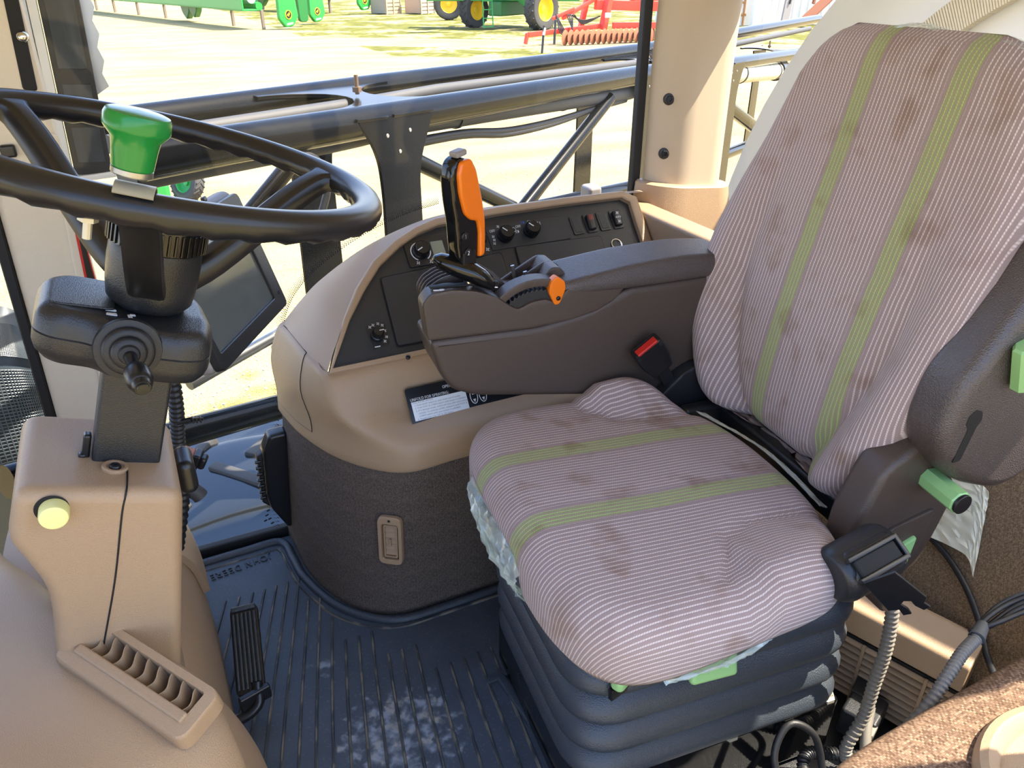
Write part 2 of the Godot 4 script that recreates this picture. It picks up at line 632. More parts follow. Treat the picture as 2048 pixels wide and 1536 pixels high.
	# yard: pale crushed limestone with thin grass; colours by place, gravel grain by noise
	var gm := mat("gravel", Color.WHITE, 0.95, 0.0, 0.2)
	var g1 := noise(0.02, FastNoiseLite.TYPE_SIMPLEX_SMOOTH, 5, 31)
	var g2 := noise(0.25, FastNoiseLite.TYPE_SIMPLEX, 3, 32)
	gm.albedo_texture = from_image(640, 640, func(i, j):
		var x: float = i / 0.625; var y: float = j / 0.625
		# 100 m square: x -30..70, z -95..5
		var px: float = x / 10.24 - 30.0; var pz: float = y / 10.24 - 95.0
		var c := c8(178, 163, 122).lerp(c8(202, 188, 146), 0.5 + g1.get_noise_2d(x, y * 3.0))
		var tread := clampf(g1.get_noise_2d(x * 0.7 + 90.0, y * 4.0) * 2.2 - 0.35, 0, 1)
		c = c.lerp(c8(170, 150, 112), tread * 0.7)
		# worn grass grows through the gravel in tufts
		var tuft := g1.get_noise_2d(x * 1.6 + 700.0, y * 1.6) + g2.get_noise_2d(x, y) * 0.35
		var plot := px * 0.62 - pz * 0.83
		var wild := (plot > 40.0 and px > 9.0) or (plot > 31.5 and plot < 35.5 and px > 10.0 and px < 19.0)
		var verge := Vector2(px * 0.65, pz * 1.15).length() < 4.6 + g1.get_noise_2d(x * 2.0, y * 2.0) * 3.0
		if wild and tuft > -0.12: c = c8(104, 108, 54).lerp(c8(126, 128, 70), 0.5 + g2.get_noise_2d(x * 0.5, y * 0.5))
		elif verge and tuft > 0.02: c = c8(140, 138, 84).lerp(c8(176, 166, 112), 0.5 + g2.get_noise_2d(x * 0.5, y * 0.5))
		return c)
	gm.detail_enabled = true
	gm.detail_blend_mode = BaseMaterial3D.BLEND_MODE_MUL
	gm.detail_uv_layer = BaseMaterial3D.DETAIL_UV_2
	gm.detail_albedo = noise_tex(0.16, 512, 0.0, [[0.0, c8(92, 82, 66)], [0.30, c8(170, 160, 140)], [0.55, c8(240, 238, 230)], [1.0, c8(255, 255, 250)]], FastNoiseLite.TYPE_CELLULAR, 4, 41)
	gm.uv2_triplanar = true
	gm.uv2_world_triplanar = true
	gm.uv2_scale = Vector3(0.9, 0.9, 0.9)

func build_yard() -> void:
	var m := MB.new()
	var a := Vector3(-130, YARD, -195); var b := Vector3(170, YARD, 105)
	var uv := func(p: Vector3): return Vector2((p.x + 30.0) / 100.0, (p.z + 95.0) / 100.0)
	var p := [Vector3(a.x, YARD, b.z), Vector3(b.x, YARD, b.z), Vector3(b.x, YARD, a.z), Vector3(a.x, YARD, a.z)]
	m.quad(p[0], p[1], p[2], p[3], uv.call(p[0]), uv.call(p[1]), uv.call(p[2]), uv.call(p[3]))
	var d := Vector3(0, -0.4, 0)
	m.quad(p[3] + d, p[2] + d, p[1] + d, p[0] + d)
	for i in 4: m.quad(p[i], p[i] + d, p[(i + 1) % 4] + d, p[(i + 1) % 4])
	struct("ground", m, M.gravel)

func build_shell() -> void:
	var m := MB.new()
	m.rbox(Vector3(0.31, -0.05, 0.22), Vector3(2.16, 0.09, 1.46), 0.01)
	struct("floor", m, M.black_plastic)
	m = MB.new()
	m.rbox(Vector3(0.31, 1.66, 0.20), Vector3(2.44, 0.22, 1.62), 0.06)
	struct("ceiling", m, M.cream_trim)
	# right-hand side glass in its black rubber seal
	m = MB.new()
	m.rbox(Vector3(0.20, 0.86, -0.5095), Vector3(1.86, 1.72, 0.006), 0.002, 1)
	struct("window_1", m, M.glass)
	m = MB.new()
	m.rbox(Vector3(1.084, 0.86, -0.504), Vector3(0.022, 1.72, 0.022), 0.004)
	m.rbox(Vector3(0.20, 0.010, -0.507), Vector3(1.86, 0.03, 0.02), 0.004)
	struct("trim_1", m, M.seal)
	# dotted black border printed on the glass, along the console's edge
	var edge := MB.path(V3([0.135, 0.03, -0.5055, 0.165, 0.25, -0.5055, 0.20, 0.47, -0.5055, 0.235, 0.58, -0.5055, 0.30, 0.648, -0.5055, 0.40, 0.705, -0.5055, 0.50, 0.740, -0.5055, 0.58, 0.755, -0.5055]), 150)
	m = MB.new()
	for i in 151:
		for k in 6:
			var d: Vector3 = edge[mini(i + 1, 150)] - edge[maxi(i - 1, 0)]
			var nn := Vector3(-d.y, d.x, 0).normalized()
			var q: Vector3 = edge[i] + nn * (k * 0.0030 - 0.006) + d.normalized() * (0.0017 if k % 2 else 0.0)
			var r := 0.0015 - k * 0.00017
			var ring := PackedVector3Array()
			for j in 5: ring.push_back(q + Vector3(cos(TAU * j / 5), sin(TAU * j / 5), 0) * r)
			m.fan(ring)
	var dots := struct("trim_2", m, M.seal)
	dots.set_meta("label", "black dotted print along the lower edge of the side glass")
	# rear pillar on the right, vinyl covered, with its bolts and foot trim
	var pil := MB.new()
	var rings := []
	for k in 5:
		var y: float = [0.60, 0.72, 1.0, 1.4, 1.74][k]
		var dx: float = [0.0, 0.0, 0.0, 0.012, 0.02][k]
		var ring := PackedVector3Array()
		for q in rounded(V2([1.094, -0.50, 1.30, -0.50, 1.312, -0.462, 1.272, -0.425, 1.165, -0.425, 1.118, -0.452]), 0.028, 4): ring.push_back(Vector3(q.x + dx, y, q.y))
		rings.append(ring)
	pil.loft(rings)
	struct("wall_rear_right_pillar", pil, M.pillar_vinyl)
	for y in [0.935, 0.815]:
		var o := thing("pillar_bolt", "black flanged bolt on the beige pillar, %s of the two" % ("upper" if y > 0.9 else "lower"), "bolt", Vector3(1.13, y, -0.452))
		var b := MB.new()
		var ax := along(Vector3(-0.45, 0.05, 1), Vector3(1.128, y, -0.453))
		b.lathe([Vector2(0.0001, -0.012), Vector2(0.013, -0.012), Vector2(0.0135, 0.0035), Vector2(0.012, 0.006), Vector2(0.009, 0.007), Vector2(0.0001, 0.007)], 20, ax)
		part(o, "flange", b, M.black_plastic)
		b = MB.new()
		b.lathe([Vector2(0.0085, 0.006), Vector2(0.0085, 0.0125), Vector2(0.0072, 0.0135), Vector2(0.0045, 0.0135), Vector2(0.004, 0.009), Vector2(0.0001, 0.009)], 6, ax)
		part(o, "hex_head", b, M.black_smooth, 20)
	m = MB.new()
	rings = []
	for k in 5:
		var y: float = [0.50, 0.60, 0.70, 0.735, 0.740][k]
		var g: float = [0.030, 0.026, 0.014, 0.010, 0.004][k]
		var ring := PackedVector3Array()
		for q in rounded(V2([1.080 - g, -0.498, 1.31 + g, -0.498, 1.325 + g, -0.46 + g, 1.282 + g, -0.42 + g, 1.16 - g, -0.42 + g, 1.105 - g, -0.45 + g]), 0.03, 4): ring.push_back(Vector3(q.x, y - (q.x - 1.2) * 0.10, q.y))
		rings.append(ring)
	m.loft(rings)
	struct("trim_3", m, M.tan)
	# pillar between the side panes, towards the front
	m = MB.new()
	m.extr(rounded(V2([-0.232, 0.0, -0.105, 0.0, -0.097, 0.60, -0.096, 1.00, -0.090, 1.74, -0.120, 1.74, -0.150, 1.15, -0.212, 0.85, -0.225, 0.45]), 0.01, 2), -0.500, -0.452, 0.010, 2)
	struct("wall_front_right_pillar", m, M.cream_trim)
	m = MB.new()
	m.extr(V2([-0.246, 0.0, -0.231, 0.0, -0.224, 0.45, -0.211, 0.85, -0.149, 1.15, -0.119, 1.74, -0.132, 1.74, -0.166, 1.15, -0.228, 0.85, -0.240, 0.45]), -0.503, -0.446, 0.002, 1)
	struct("trim_4", m, M.seal)
	m = MB.new()
	m.extr(rounded(V2([-0.142, 0.0, -0.104, 0.0, -0.096, 0.60, -0.094, 0.96, -0.110, 0.96, -0.134, 0.60]), 0.006, 2), -0.452, -0.442, 0.004, 2)
	struct("trim_5", m, M.cream_trim)
	# dark pocket in the pillar with its latch
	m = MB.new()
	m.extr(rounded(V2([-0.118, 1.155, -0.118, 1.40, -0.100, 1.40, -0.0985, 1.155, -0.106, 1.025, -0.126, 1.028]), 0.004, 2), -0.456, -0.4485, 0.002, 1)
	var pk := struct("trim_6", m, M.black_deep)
	var b2 := MB.new()
	b2.lathe([Vector2(0.0001, 0), Vector2(0.007, 0), Vector2(0.0085, 0.004), Vector2(0.007, 0.008), Vector2(0.0045, 0.010), Vector2(0.0001, 0.010)], 18, along(Vector3(0.15, 0.1, 1), Vector3(-0.1065, 1.104, -0.449)))
	part(pk, "bolt_cap", b2, M.chrome)
	# front: windscreen and its posts
	m = MB.new()
	m.rbox(Vector3(-0.735, 0.95, 0.22), Vector3(0.006, 1.5, 1.34), 0.002, 1)
	struct("window_2", m, M.glass)
	for z in [-0.47, 0.91]:
		m = MB.new()
		m.rbox(Vector3(-0.735, 0.87, z), Vector3(0.05, 1.74, 0.07), 0.012)
		struct("wall_front_post", m, M.cream_trim)
	m = MB.new()
	m.rbox(Vector3(-0.735, 0.35, 0.22), Vector3(0.05, 0.70, 1.44), 0.01)
	m.rbox(Vector3(-0.64, 0.66, 0.22), Vector3(0.22, 0.06, 1.30), 0.02)
	struct("wall_front", m, M.tan)  # unseen; raised to dash height to cut front light on the backrest
	# unseen block added over the windscreen, cutting front light on the backrest top
	m = MB.new()
	m.rbox(Vector3(-0.70, 1.38, 0.22), Vector3(0.10, 0.42, 1.44), 0.03)
	struct("added_front_light_block", m, M.cream_trim)
	# rear: carpeted bulkhead below, glass above
	m = MB.new()
	m.rbox(Vector3(1.352, 0.22, 0.22), Vector3(0.05, 0.56, 1.44), 0.01)
	struct("wall_rear", m, M.carpet)
	m = MB.new()
	m.rbox(Vector3(1.352, 1.12, 0.205), Vector3(0.006, 1.22, 1.26), 0.002, 1)
	struct("window_3", m, M.glass)
	# unseen block added over the rear glass to keep sun off the console
	m = MB.new()
	m.rbox(Vector3(1.315, 1.40, 0.22), Vector3(0.12, 0.38, 1.44), 0.03)
	struct("added_rear_sun_block", m, M.cream_trim)
	m = MB.new()
	m.rbox(Vector3(1.340, 0.87, 0.885), Vector3(0.10, 1.74, 0.11), 0.02)
	struct("wall_rear_left_pillar", m, M.pillar_vinyl)
	# left side: sill behind the door opening, quarter glass
	m = MB.new()
	m.rbox(Vector3(1.12, 0.26, 0.925), Vector3(0.40, 0.52, 0.04), 0.01)
	struct("wall_left", m, M.tan)
	m = MB.new()
	m.rbox(Vector3(1.12, 1.12, 0.925), Vector3(0.36, 1.20, 0.006), 0.002, 1)
	struct("window_4", m, M.glass)
	m = MB.new()
	m.rbox(Vector3(0.915, 0.87, 0.92), Vector3(0.06, 1.74, 0.06), 0.012)
	struct("wall_left_post", m, M.cream_trim)

func build_side_console() -> void:
	var o := thing("side_console", "tan moulded right-hand console with black sloping switch panel and dark cloth skirt", "console", Vector3(0.6, 0, -0.3))
	# cloth skirt
	var foot := MB.path(V3([0.158, 0, -0.500, 0.163, 0, -0.44, 0.172, 0, -0.335, 0.205, 0, -0.235, 0.255, 0, -0.165, 0.318, 0, -0.128, 0.40, 0, -0.122, 0.56, 0, -0.122, 0.80, 0, -0.124, 1.08, 0, -0.126]), 60)
	var seam := MB.path(V3([0.190, 0.335, -0.500, 0.192, 0.345, -0.45, 0.206, 0.36, -0.335, 0.244, 0.363, -0.229, 0.300, 0.36, -0.158, 0.357, 0.362, -0.118, 0.442, 0.368, -0.112, 0.58, 0.37, -0.112, 0.80, 0.37, -0.114, 1.08, 0.37, -0.116]), 60)
	var m := MB.new()
	var g := []
	for i in 61:
		var row := PackedVector3Array()
		for k in 7: row.push_back(foot[i].lerp(seam[i], k / 6.0) + Vector3(0, 0, 0.004 * sin(k / 6.0 * PI)))
		g.append(row)
	m.grid(g)
	part(o, "cloth_skirt", m, M.dark_cloth, 80)
	# lower tan slope with a rolled lip over the cloth
	m = MB.new()
	var lip := []
	for i in 61:
		var s: Vector3 = seam[i]
		var nx: Vector3 = seam[mini(i + 1, 60)] - seam[maxi(i - 1, 0)]
		var out := Vector3(-nx.z, 0, nx.x).normalized()
		lip.append(s + out * 0.007 + Vector3(0, 0.006, 0))
	g = []
	for i in 61:
		var f: float = i / 60.0
		# top of each rib: from the glass round the nose to the panel's lower edge
		var top: Vector3 = MB.at1(V3([0.226, 0.546, -0.500, 0.232, 0.549, -0.45, 0.238, 0.550, -0.36, 0.243, 0.545, -0.295, 0.2505, 0.5385, -0.243, 0.330, 0.541, -0.235, 0.445, 0.545, -0.235, 0.58, 0.545, -0.235, 0.80, 0.545, -0.235, 1.08, 0.545, -0.235]), f)
		var row := PackedVector3Array()
		var a: Vector3 = lip[i]
		var nx: Vector3 = seam[mini(i + 1, 60)] - seam[maxi(i - 1, 0)]
		var out := Vector3(-nx.z, 0, nx.x).normalized()
		var aft := smoothstep(0.40, 0.62, f)
		var mid1 := a + Vector3(0, 0.050, 0) - out * (0.003 + 0.012 * aft)
		var mid2 := a.lerp(top, 0.55) + Vector3(0, 0.012 - 0.030 * aft, 0) + out * (0.022 * (1.0 - aft) - 0.020 * aft)
		var mid3 := a.lerp(top, 0.86) + Vector3(0, 0.012 * (1.0 - aft), 0) + out * (0.014 * (1.0 - aft))
		row.push_back(seam[i] - out * 0.004)
		row.push_back(seam[i] + out * 0.004 + Vector3(0, -0.001, 0))
		for k in 17: row.push_back(MB.at1([a, mid1, mid2, mid3, top], k / 16.0))
		g.append(row)
	var shell_grid := g
	m.grid(g)
	part(o, "lower_shell", m, M.tan, 60)
	# shoulder between the glass and the panel rim
	var glass_line := V3([0.226, 0.546, -0.500, 0.262, 0.582, -0.500, 0.309, 0.621, -0.500, 0.40, 0.673, -0.500, 0.49, 0.704, -0.500, 0.606, 0.722, -0.500, 0.789, 0.724, -0.500, 1.088, 0.717, -0.500])
	var ridge := V3([0.2505, 0.5385, -0.243, 0.277, 0.578, -0.268, 0.308, 0.612, -0.298, 0.388, 0.681, -0.364, 0.455, 0.716, -0.402, 0.56, 0.738, -0.428, 0.75, 0.741, -0.431, 1.06, 0.738, -0.428])
	m = MB.new()
	g = []
	for i in 61:
		var a := MB.at1(glass_line, i / 60.0)
		var b := MB.at1(ridge, i / 60.0)
		var row := PackedVector3Array()
		for k in 11:
			var f := k / 10.0
			row.push_back(a.lerp(b, f) + Vector3(-0.006, 0.012, 0) * sin(f * PI) * (1.0 - 0.6 * i / 60.0))
		g.append(row)
	# turned-under lip that meets the lower shell
	var under := PackedVector3Array()
	for q in g[0]: under.push_back(q + Vector3(0.006, -0.040, 0.0))
	var tuck := PackedVector3Array()
	for q in g[0]: tuck.push_back(q + Vector3(-0.006, -0.006, 0.0))
	g.insert(0, tuck)
	g.insert(0, under)
	m.grid(g, [], true)
	part(o, "shoulder_shell", m, M.tan, 60)
	# rim band round the recessed panel
	var F := Transform3D(Basis(Vector3(1, 0, 0), Vector3(0, 0.716, -0.698), Vector3(0, 0.698, 0.716)), Vector3(0.26, 0.545, -0.235))
	var inner := V2([0.000, 0.002, 0.055, 0.089, 0.099, 0.144, 0.143, 0.190, 0.194, 0.224, 0.240, 0.246, 0.285, 0.258, 0.428, 0.265, 0.588, 0.266, 0.735, 0.264, 0.752, 0.250, 0.748, 0.20, 0.74, 0.012, 0.60, 0.003, 0.20, 0.003])
	var outer := V2([-0.010, -0.009, 0.042, 0.092, 0.084, 0.152, 0.130, 0.202, 0.186, 0.240, 0.236, 0.263, 0.284, 0.2765, 0.428, 0.2835, 0.588, 0.2845, 0.745, 0.2815, 0.776, 0.262, 0.774, 0.20, 0.766, -0.010, 0.60, -0.010, 0.20, -0.010])
	m = MB.new()
	m.xf = F
	var n := inner.size()
	var lvl := [[0.0, -0.020], [0.0, 0.001], [0.12, 0.0030], [0.50, 0.0036], [0.80, 0.0024], [1.0, -0.002], [1.10, -0.012]]
	var rings := []
	for l in lvl:
		var ring := PackedVector3Array()
		for i in n:
			var q: Vector2 = inner[i] + (outer[i] - inner[i]) * l[0]
			ring.push_back(Vector3(q.x, q.y, l[1]))
		rings.append(ring)
	m.loft(rings, false, false)
	part(o, "panel_rim", m, M.tan, 35)
	# closing plate behind the rim
	m = MB.new()
	m.xf = F
	var wide := PackedVector2Array()
	for i in n: wide.push_back(inner[i] + (outer[i] - inner[i]) * 1.3)
	m.extr(wide, -0.050, -0.032, 0.0, 1)
	part(o, "closing_plate", m, M.tan)
	# black panel
	m = MB.new()
	m.xf = F
	m.extr(inner, -0.030, -0.010, 0.0, 2)
	var pan := part(o, "switch_panel", m, M.fascia)
	var L := func(u: float, v: float, h := -0.010): return F * Transform3D(Basis(), Vector3(u, v, h))
	m = MB.new()
	m.rbox(Vector3(1.065, 0.375, -0.315), Vector3(0.06, 0.66, 0.365), 0.01, 2)
	part(o, "end_cap", m, M.tan)
	# heater unit and its controls
	m = MB.new(); m.xf = F
	m.extr(rect(0.293, 0.210, 0.180, 0.064, 0.004), -0.012, -0.0055, 0.0015, 2)
	part(o, "heater_unit", m, M.black_plastic)
	knob(o, "fan_knob", L.call(0.234, 0.209, -0.006), 0.0165, 0.020, 205.0)
	ring_marks(o, L.call(0.234, 0.209, -0.0053), 0.0215, -60.0, 240.0, M.white_print)
	m = MB.new(); m.xf = F
	m.extr(rect(0.272, 0.2095, 0.027, 0.035, 0.002), -0.008, -0.0045, 0.0008, 1)
	part(o, "lcd_window", m, M.lcd)
	knob(o, "temperature_knob", L.call(0.324, 0.209, -0.006), 0.0165, 0.020, 240.0)
	ring_marks(o, L.call(0.324, 0.209, -0.0053), 0.0215, 130.0, 235.0, M.blue_print)
	knob(o, "air_mode_knob", L.call(0.364, 0.212, -0.006), 0.0135, 0.018, 90.0)
	for q in [[0.222, 0.185, 0.0045], [0.250, 0.184, 0.005], [0.372, 0.237, 0.005], [0.377, 0.191, 0.005]]: fan_icon(o, L.call(q[0], q[1], -0.0053), q[2])
	# wiper and light switches on their raised plate
	m = MB.new(); m.xf = F
	m.extr(rect(0.483, 0.2165, 0.19, 0.058, 0.002), -0.012, -0.0085, 0.001, 1)
	part(o, "switch_plate", m, M.fascia)
	knob(o, "wiper_knob", L.call(0.426, 0.217, -0.0085), 0.0165, 0.022, 135.0)
	knob(o, "light_knob", L.call(0.489, 0.219, -0.0085), 0.0165, 0.022, 135.0)
	write(o, "lettering", "OFF", 0.0055, L.call(0.402, 0.232, -0.0083), M.white_print)
	write(o, "lettering", "OFF", 0.0055, L.call(0.464, 0.234, -0.0083), M.white_print)
	write(o, "lettering", "1", 0.0055, L.call(0.501, 0.2405, -0.0083), M.white_print)
	write(o, "lettering", "2", 0.0055, L.call(0.517, 0.2345, -0.0083), M.white_print)
	lamp_icon(o, L.call(0.478, 0.2415, -0.0083), M.blue_print)
	lamp_icon(o, L.call(0.494, 0.2415, -0.0083), M.white_print)
	lamp_icon(o, L.call(0.510, 0.2365, -0.0083), M.white_print)
	ring_marks(o, L.call(0.4515, 0.228, -0.0083), 0.0055, 0.0, 360.0, M.white_print, 0.0009)
	lamp_icon(o, L.call(0.459, 0.2225, -0.0083), M.white_print)
	for q in [[0.418, 0.2405], [0.400, 0.219], [0.400, 0.211], [0.398, 0.203]]: fan_icon(o, L.call(q[0], q[1], -0.0083), 0.0038)
	# four rocker places
	for i in 4:
		var u := 0.603 + 0.0345 * i
		m = MB.new(); m.xf = F
		var fr := rect(u, 0.217, 0.027, 0.046, 0.004)
		m.extr(fr, -0.012, -0.0075, 0.0012, 2)
		var cell := part(o, "switch_frame", m, M.black_plastic)
		m = MB.new(); m.xf = F
		if i % 2 == 0:
			m.extr(rect(u, 0.217, 0.019, 0.037, 0.003), -0.010, -0.0068, 0.0008, 1)
			part(cell, "blank_cover", m, M.fascia)
		else:
			m.rbox(Vector3(u, 0.217, -0.004), Vector3(0.018, 0.036, 0.012), 0.004, 2, Basis(Vector3.RIGHT, 0.14))
			part(cell, "rocker", m, M.black_smooth)
			if i == 1:
				m = MB.new(); m.xf = F
				m.rbox(Vector3(u, 0.226, 0.0015), Vector3(0.014, 0.013, 0.004), 0.0012, 1, Basis(Vector3.RIGHT, 0.14))
				part(cell, "warning_lens", m, M.red_dark)
			else:
				var w := F * Transform3D(Basis(Vector3.RIGHT, 0.14), Vector3(u, 0.217, 0.0022))
				write(cell, "lettering", "AUTO", 0.004, w, M.white_print)
				fan_icon(cell, w * Transform3D(Basis(), Vector3(0, 0.010, 0)), 0.004)
				fan_icon(cell, w * Transform3D(Basis(), Vector3(0, -0.010, 0)), 0.004)
	# lids
	for q in [[0.138, 0.166, 0.404, 0.180, 0.402, 0.020, 0.132, 0.022], [0.440, 0.187, 0.650, 0.182, 0.645, 0.030, 0.432, 0.030]]:
		m = MB.new(); m.xf = F
		m.extr(rounded(V2(q), 0.007, 3), -0.014, -0.0055, 0.002, 2)
		part(o, "storage_lid", m, M.fascia)
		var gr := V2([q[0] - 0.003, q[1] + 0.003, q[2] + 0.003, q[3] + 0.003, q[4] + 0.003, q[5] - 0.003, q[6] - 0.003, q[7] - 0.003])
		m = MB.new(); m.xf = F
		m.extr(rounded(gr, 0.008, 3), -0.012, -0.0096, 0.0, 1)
		part(o, "lid_gap_shade", m, M.black_deep)  # black plate paints the shaded gap round the lid
	screw(o, L.call(0.419, 0.148, -0.010), 0.0045)
	screw(o, F * Transform3D(Basis(), Vector3(0.142, -0.0075, 0.0035)), 0.0045)
	# 12 V socket
	m = MB.new()
	m.lathe([Vector2(0.0105, -0.03), Vector2(0.0105, 0.001), Vector2(0.0115, 0.0025), Vector2(0.0135, 0.0025), Vector2(0.0140, 0.0), Vector2(0.0140, -0.004)], 28, L.call(0.684, 0.157) * Transform3D(Basis(Vector3.RIGHT, PI / 2), Vector3.ZERO), false, false)
	part(o, "power_socket", m, M.chrome, 30)
	m = MB.new(); m.xf = L.call(0.684, 0.157)
	m.lathe([Vector2(0.0001, 0.0), Vector2(0.0098, 0.0)], 20, Transform3D(Basis(Vector3.RIGHT, PI / 2), Vector3(0, 0, -0.006)), false, false)
	part(o, "socket_well", m, M.black_deep)
	# spray-tip selector with its plate
	m = MB.new(); m.xf = F
	m.extr(rounded(V2([0.083, 0.0745, 0.121, 0.078, 0.120, 0.032, 0.084, 0.025]), 0.003, 3), -0.012, -0.0085, 0.0008, 1)
	part(o, "selector_plate", m, M.black_plastic)
	m = MB.new()
	m.xf = L.call(0.098, 0.050, -0.009)
	m.lathe([Vector2(0.0001, 0.0), Vector2(0.0125, 0.0), Vector2(0.0125, 0.012), Vector2(0.0105, 0.013), Vector2(0.0105, 0.0150), Vector2(0.0098, 0.026), Vector2(0.008, 0.0285), Vector2(0.0001, 0.0285)], 26, Transform3D(Basis(Vector3.RIGHT, PI / 2), Vector3.ZERO))
	for k in 22:
		var an := TAU * k / 22
		m.rbox(Vector3(cos(an) * 0.0108, sin(an) * 0.0108, 0.0195), Vector3(0.0016, 0.0013, 0.009), 0.0004, 1, Basis(Vector3.BACK, an))
	var sk := part(o, "selector_knob", m, M.black_smooth)
	m = MB.new(); m.xf = L.call(0.098, 0.050, -0.009)
	m.rbox(Vector3(0.0055, 0.001, 0.0287), Vector3(0.009, 0.0016, 0.0008), 0.0003, 1)
	part(sk, "pointer", m, M.white_print)
	for q in [[0.090, 0.0705], [0.097, 0.0735], [0.107, 0.0745], [0.1145, 0.070], [0.1165, 0.058], [0.1165, 0.045], [0.111, 0.037]]: fan_icon(o, L.call(q[0], q[1], -0.0083), 0.0036)
	m = MB.new(); m.xf = F
	m.rbox(Vector3(0.094, 0.029, -0.0083), Vector3(0.011, 0.0022, 0.0006), 0.0002, 1)
	part(o, "printed_bar", m, M.white_print)
	# access door in the nose: a panel set into the shell edged by a dark tube painting the shade of its gap
	var dn := []
	for i in range(3, 17, 1):
		var row := []
		for k in range(4, 17, 1):
			var f := (k - 4) / 12.0
			row.append(shell_grid[i][k])
		dn.append(row)
	m = MB.new()
	m.slab(dn, 26, 24, 0.005)
	var dp := part(o, "access_door", m, M.tan, 60)
	dp.position += Vector3(-0.0012, 0.0006, 0.0006)
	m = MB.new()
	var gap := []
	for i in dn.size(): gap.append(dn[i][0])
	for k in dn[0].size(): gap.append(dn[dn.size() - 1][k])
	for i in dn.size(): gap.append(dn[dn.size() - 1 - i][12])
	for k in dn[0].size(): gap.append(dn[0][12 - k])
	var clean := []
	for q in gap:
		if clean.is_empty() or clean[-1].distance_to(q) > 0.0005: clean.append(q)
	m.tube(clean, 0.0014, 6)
	part(o, "door_gap_shade", m, M.black_deep, 60)
	# foot-level air outlet set into the cloth
	var c := Vector3(0.3080, 0.209, -0.1235)
	var A := axes(Vector3(0.80, 0, 0.60), Vector3(0.09, 1, -0.06), c)
	var vent := MB.new(); vent.xf = A
	var ro := rect(0, 0, 0.050, 0.108, 0.014, 4); var ri := rect(0, -0.003, 0.033, 0.080, 0.006, 4)
	rings = []
	for l in [[0.0, -0.004], [0.0, 0.004], [0.15, 0.007], [0.85, 0.007], [1.0, 0.005], [1.0, -0.020]]:
		var ring := PackedVector3Array()
		for i in ro.size():
			var q: Vector2 = ro[i].lerp(ri[i], l[0])
			ring.push_back(Vector3(q.x, q.y, l[1]))
		rings.append(ring)
	vent.loft(rings, false, false)
	var vf := part(o, "air_outlet", vent, M.tan, 35)
	vent = MB.new(); vent.xf = A
	vent.rbox(Vector3(0, -0.003, -0.019), Vector3(0.034, 0.081, 0.003), 0.001, 1)
	part(vf, "duct_back", vent, M.black_deep)
	vent = MB.new(); vent.xf = A
	rings = []
	var rk := rect(0, -0.003, 0.028, 0.074, 0.004, 3); var rj := rect(0, -0.003, 0.022, 0.068, 0.003, 3)
	for l in [[0.0, -0.010], [0.0, 0.002], [1.0, 0.002], [1.0, -0.010]]:
		var ring := PackedVector3Array()
		for i in rk.size():
			var q: Vector2 = rk[i].lerp(rj[i], l[0])
			ring.push_back(Vector3(q.x, q.y, l[1]))
		rings.append(ring)
	vent.loft(rings, false, false)
	part(vf, "louvre_frame", vent, M.tan, 30)
	for k in 5:
		vent = MB.new(); vent.xf = A
		vent.rbox(Vector3(0, -0.003 + (k - 2) * 0.0132, -0.003), Vector3(0.023, 0.0125, 0.0022), 0.0008, 1, Basis(Vector3.RIGHT, -0.35))
		part(vf, "louvre", vent, M.tan)
	vent = MB.new(); vent.xf = A
	vent.rbox(Vector3(0, -0.004, 0.003), Vector3(0.003, 0.016, 0.006), 0.001, 1)
	part(vf, "louvre_tab", vent, M.tan)
	screw(vf, A * Transform3D(Basis(), Vector3(0, 0.047, 0.0068)), 0.0028)
	# operating instructions, printed card stuck on the slope
	var K := axes(Vector3(1, 0.0, 0.0), Vector3(0, 0.82, -0.58), Vector3(0.386, 0.484, -0.1985))
	# slopes: local x aft, local y up the slope; card 0.30 m long, 0.105 m high
	var card := MB.new(); card.xf = K
	card.extr(rect(0.15, -0.0505, 0.31, 0.113, 0.006), 0.0, 0.0012, 0.0004, 1)
	var cd := part(o, "instruction_card", card, M.black_smooth)
	for q in [[0.002, -0.0215, 0.112, 0.037], [0.002, -0.0625, 0.165, 0.0405]]:
		card = MB.new(); card.xf = K
		card.rbox(Vector3(q[0] + q[2] / 2, q[1] - q[3] / 2, 0.0013), Vector3(q[2], q[3], 0.0006), 0.0002, 1)
		part(cd, "printed_field", card, M.paper)
	var line := func(words: String, u: float, v: float, h: float, mt: Material): write(cd, "lettering", words, h, K * Transform3D(Basis(), Vector3(u, v, 0.0016)), mt, 0.0002, HORIZONTAL_ALIGNMENT_LEFT)
	line.call("OPERATOR INSTRUCTIONS", 0.070, -0.0055, 0.0052, M.white_print)
	line.call("UNFOLD FOR SPRAYING:", 0.001, -0.0175, 0.0052, M.white_print)
	var y := -0.0238
	for s in ["FULL BOOM UNFOLD", "  1. Push RAISE switch to raise boom out of cradle.", "  2. Push FOOT & LOWER switch until boom is unfolded.", "  3. If in Manual mode, unfold will stop after each section", "      unfolds. To continue unfold, release & push FOOT &", "      LOWER switch until next section is unfolded.", "  4. Repeat step 3 for 120' & 100' boom."]:
		line.call(s, 0.005, y, 0.0031, M.grey_print); y -= 0.0054
	y = -0.0650
	for s in ["ONE SIDE UNFOLD", "  1. Push RAISE switch to raise boom out of cradle.", "  2. Push FOOT & LEVEL DOWN switch to unfold", "      section on corresponding side.", "  3. To unfold next section, release & push", "      LEVEL DOWN switch.", "  4. Repeat step 3 for 120' boom.", "     NOTE: Only the breakaway"]:
		line.call(s, 0.005, y, 0.0031, M.grey_print); y -= 0.0050
	line.call("LEVEL", 0.128, -0.019, 0.0048, M.white_print)
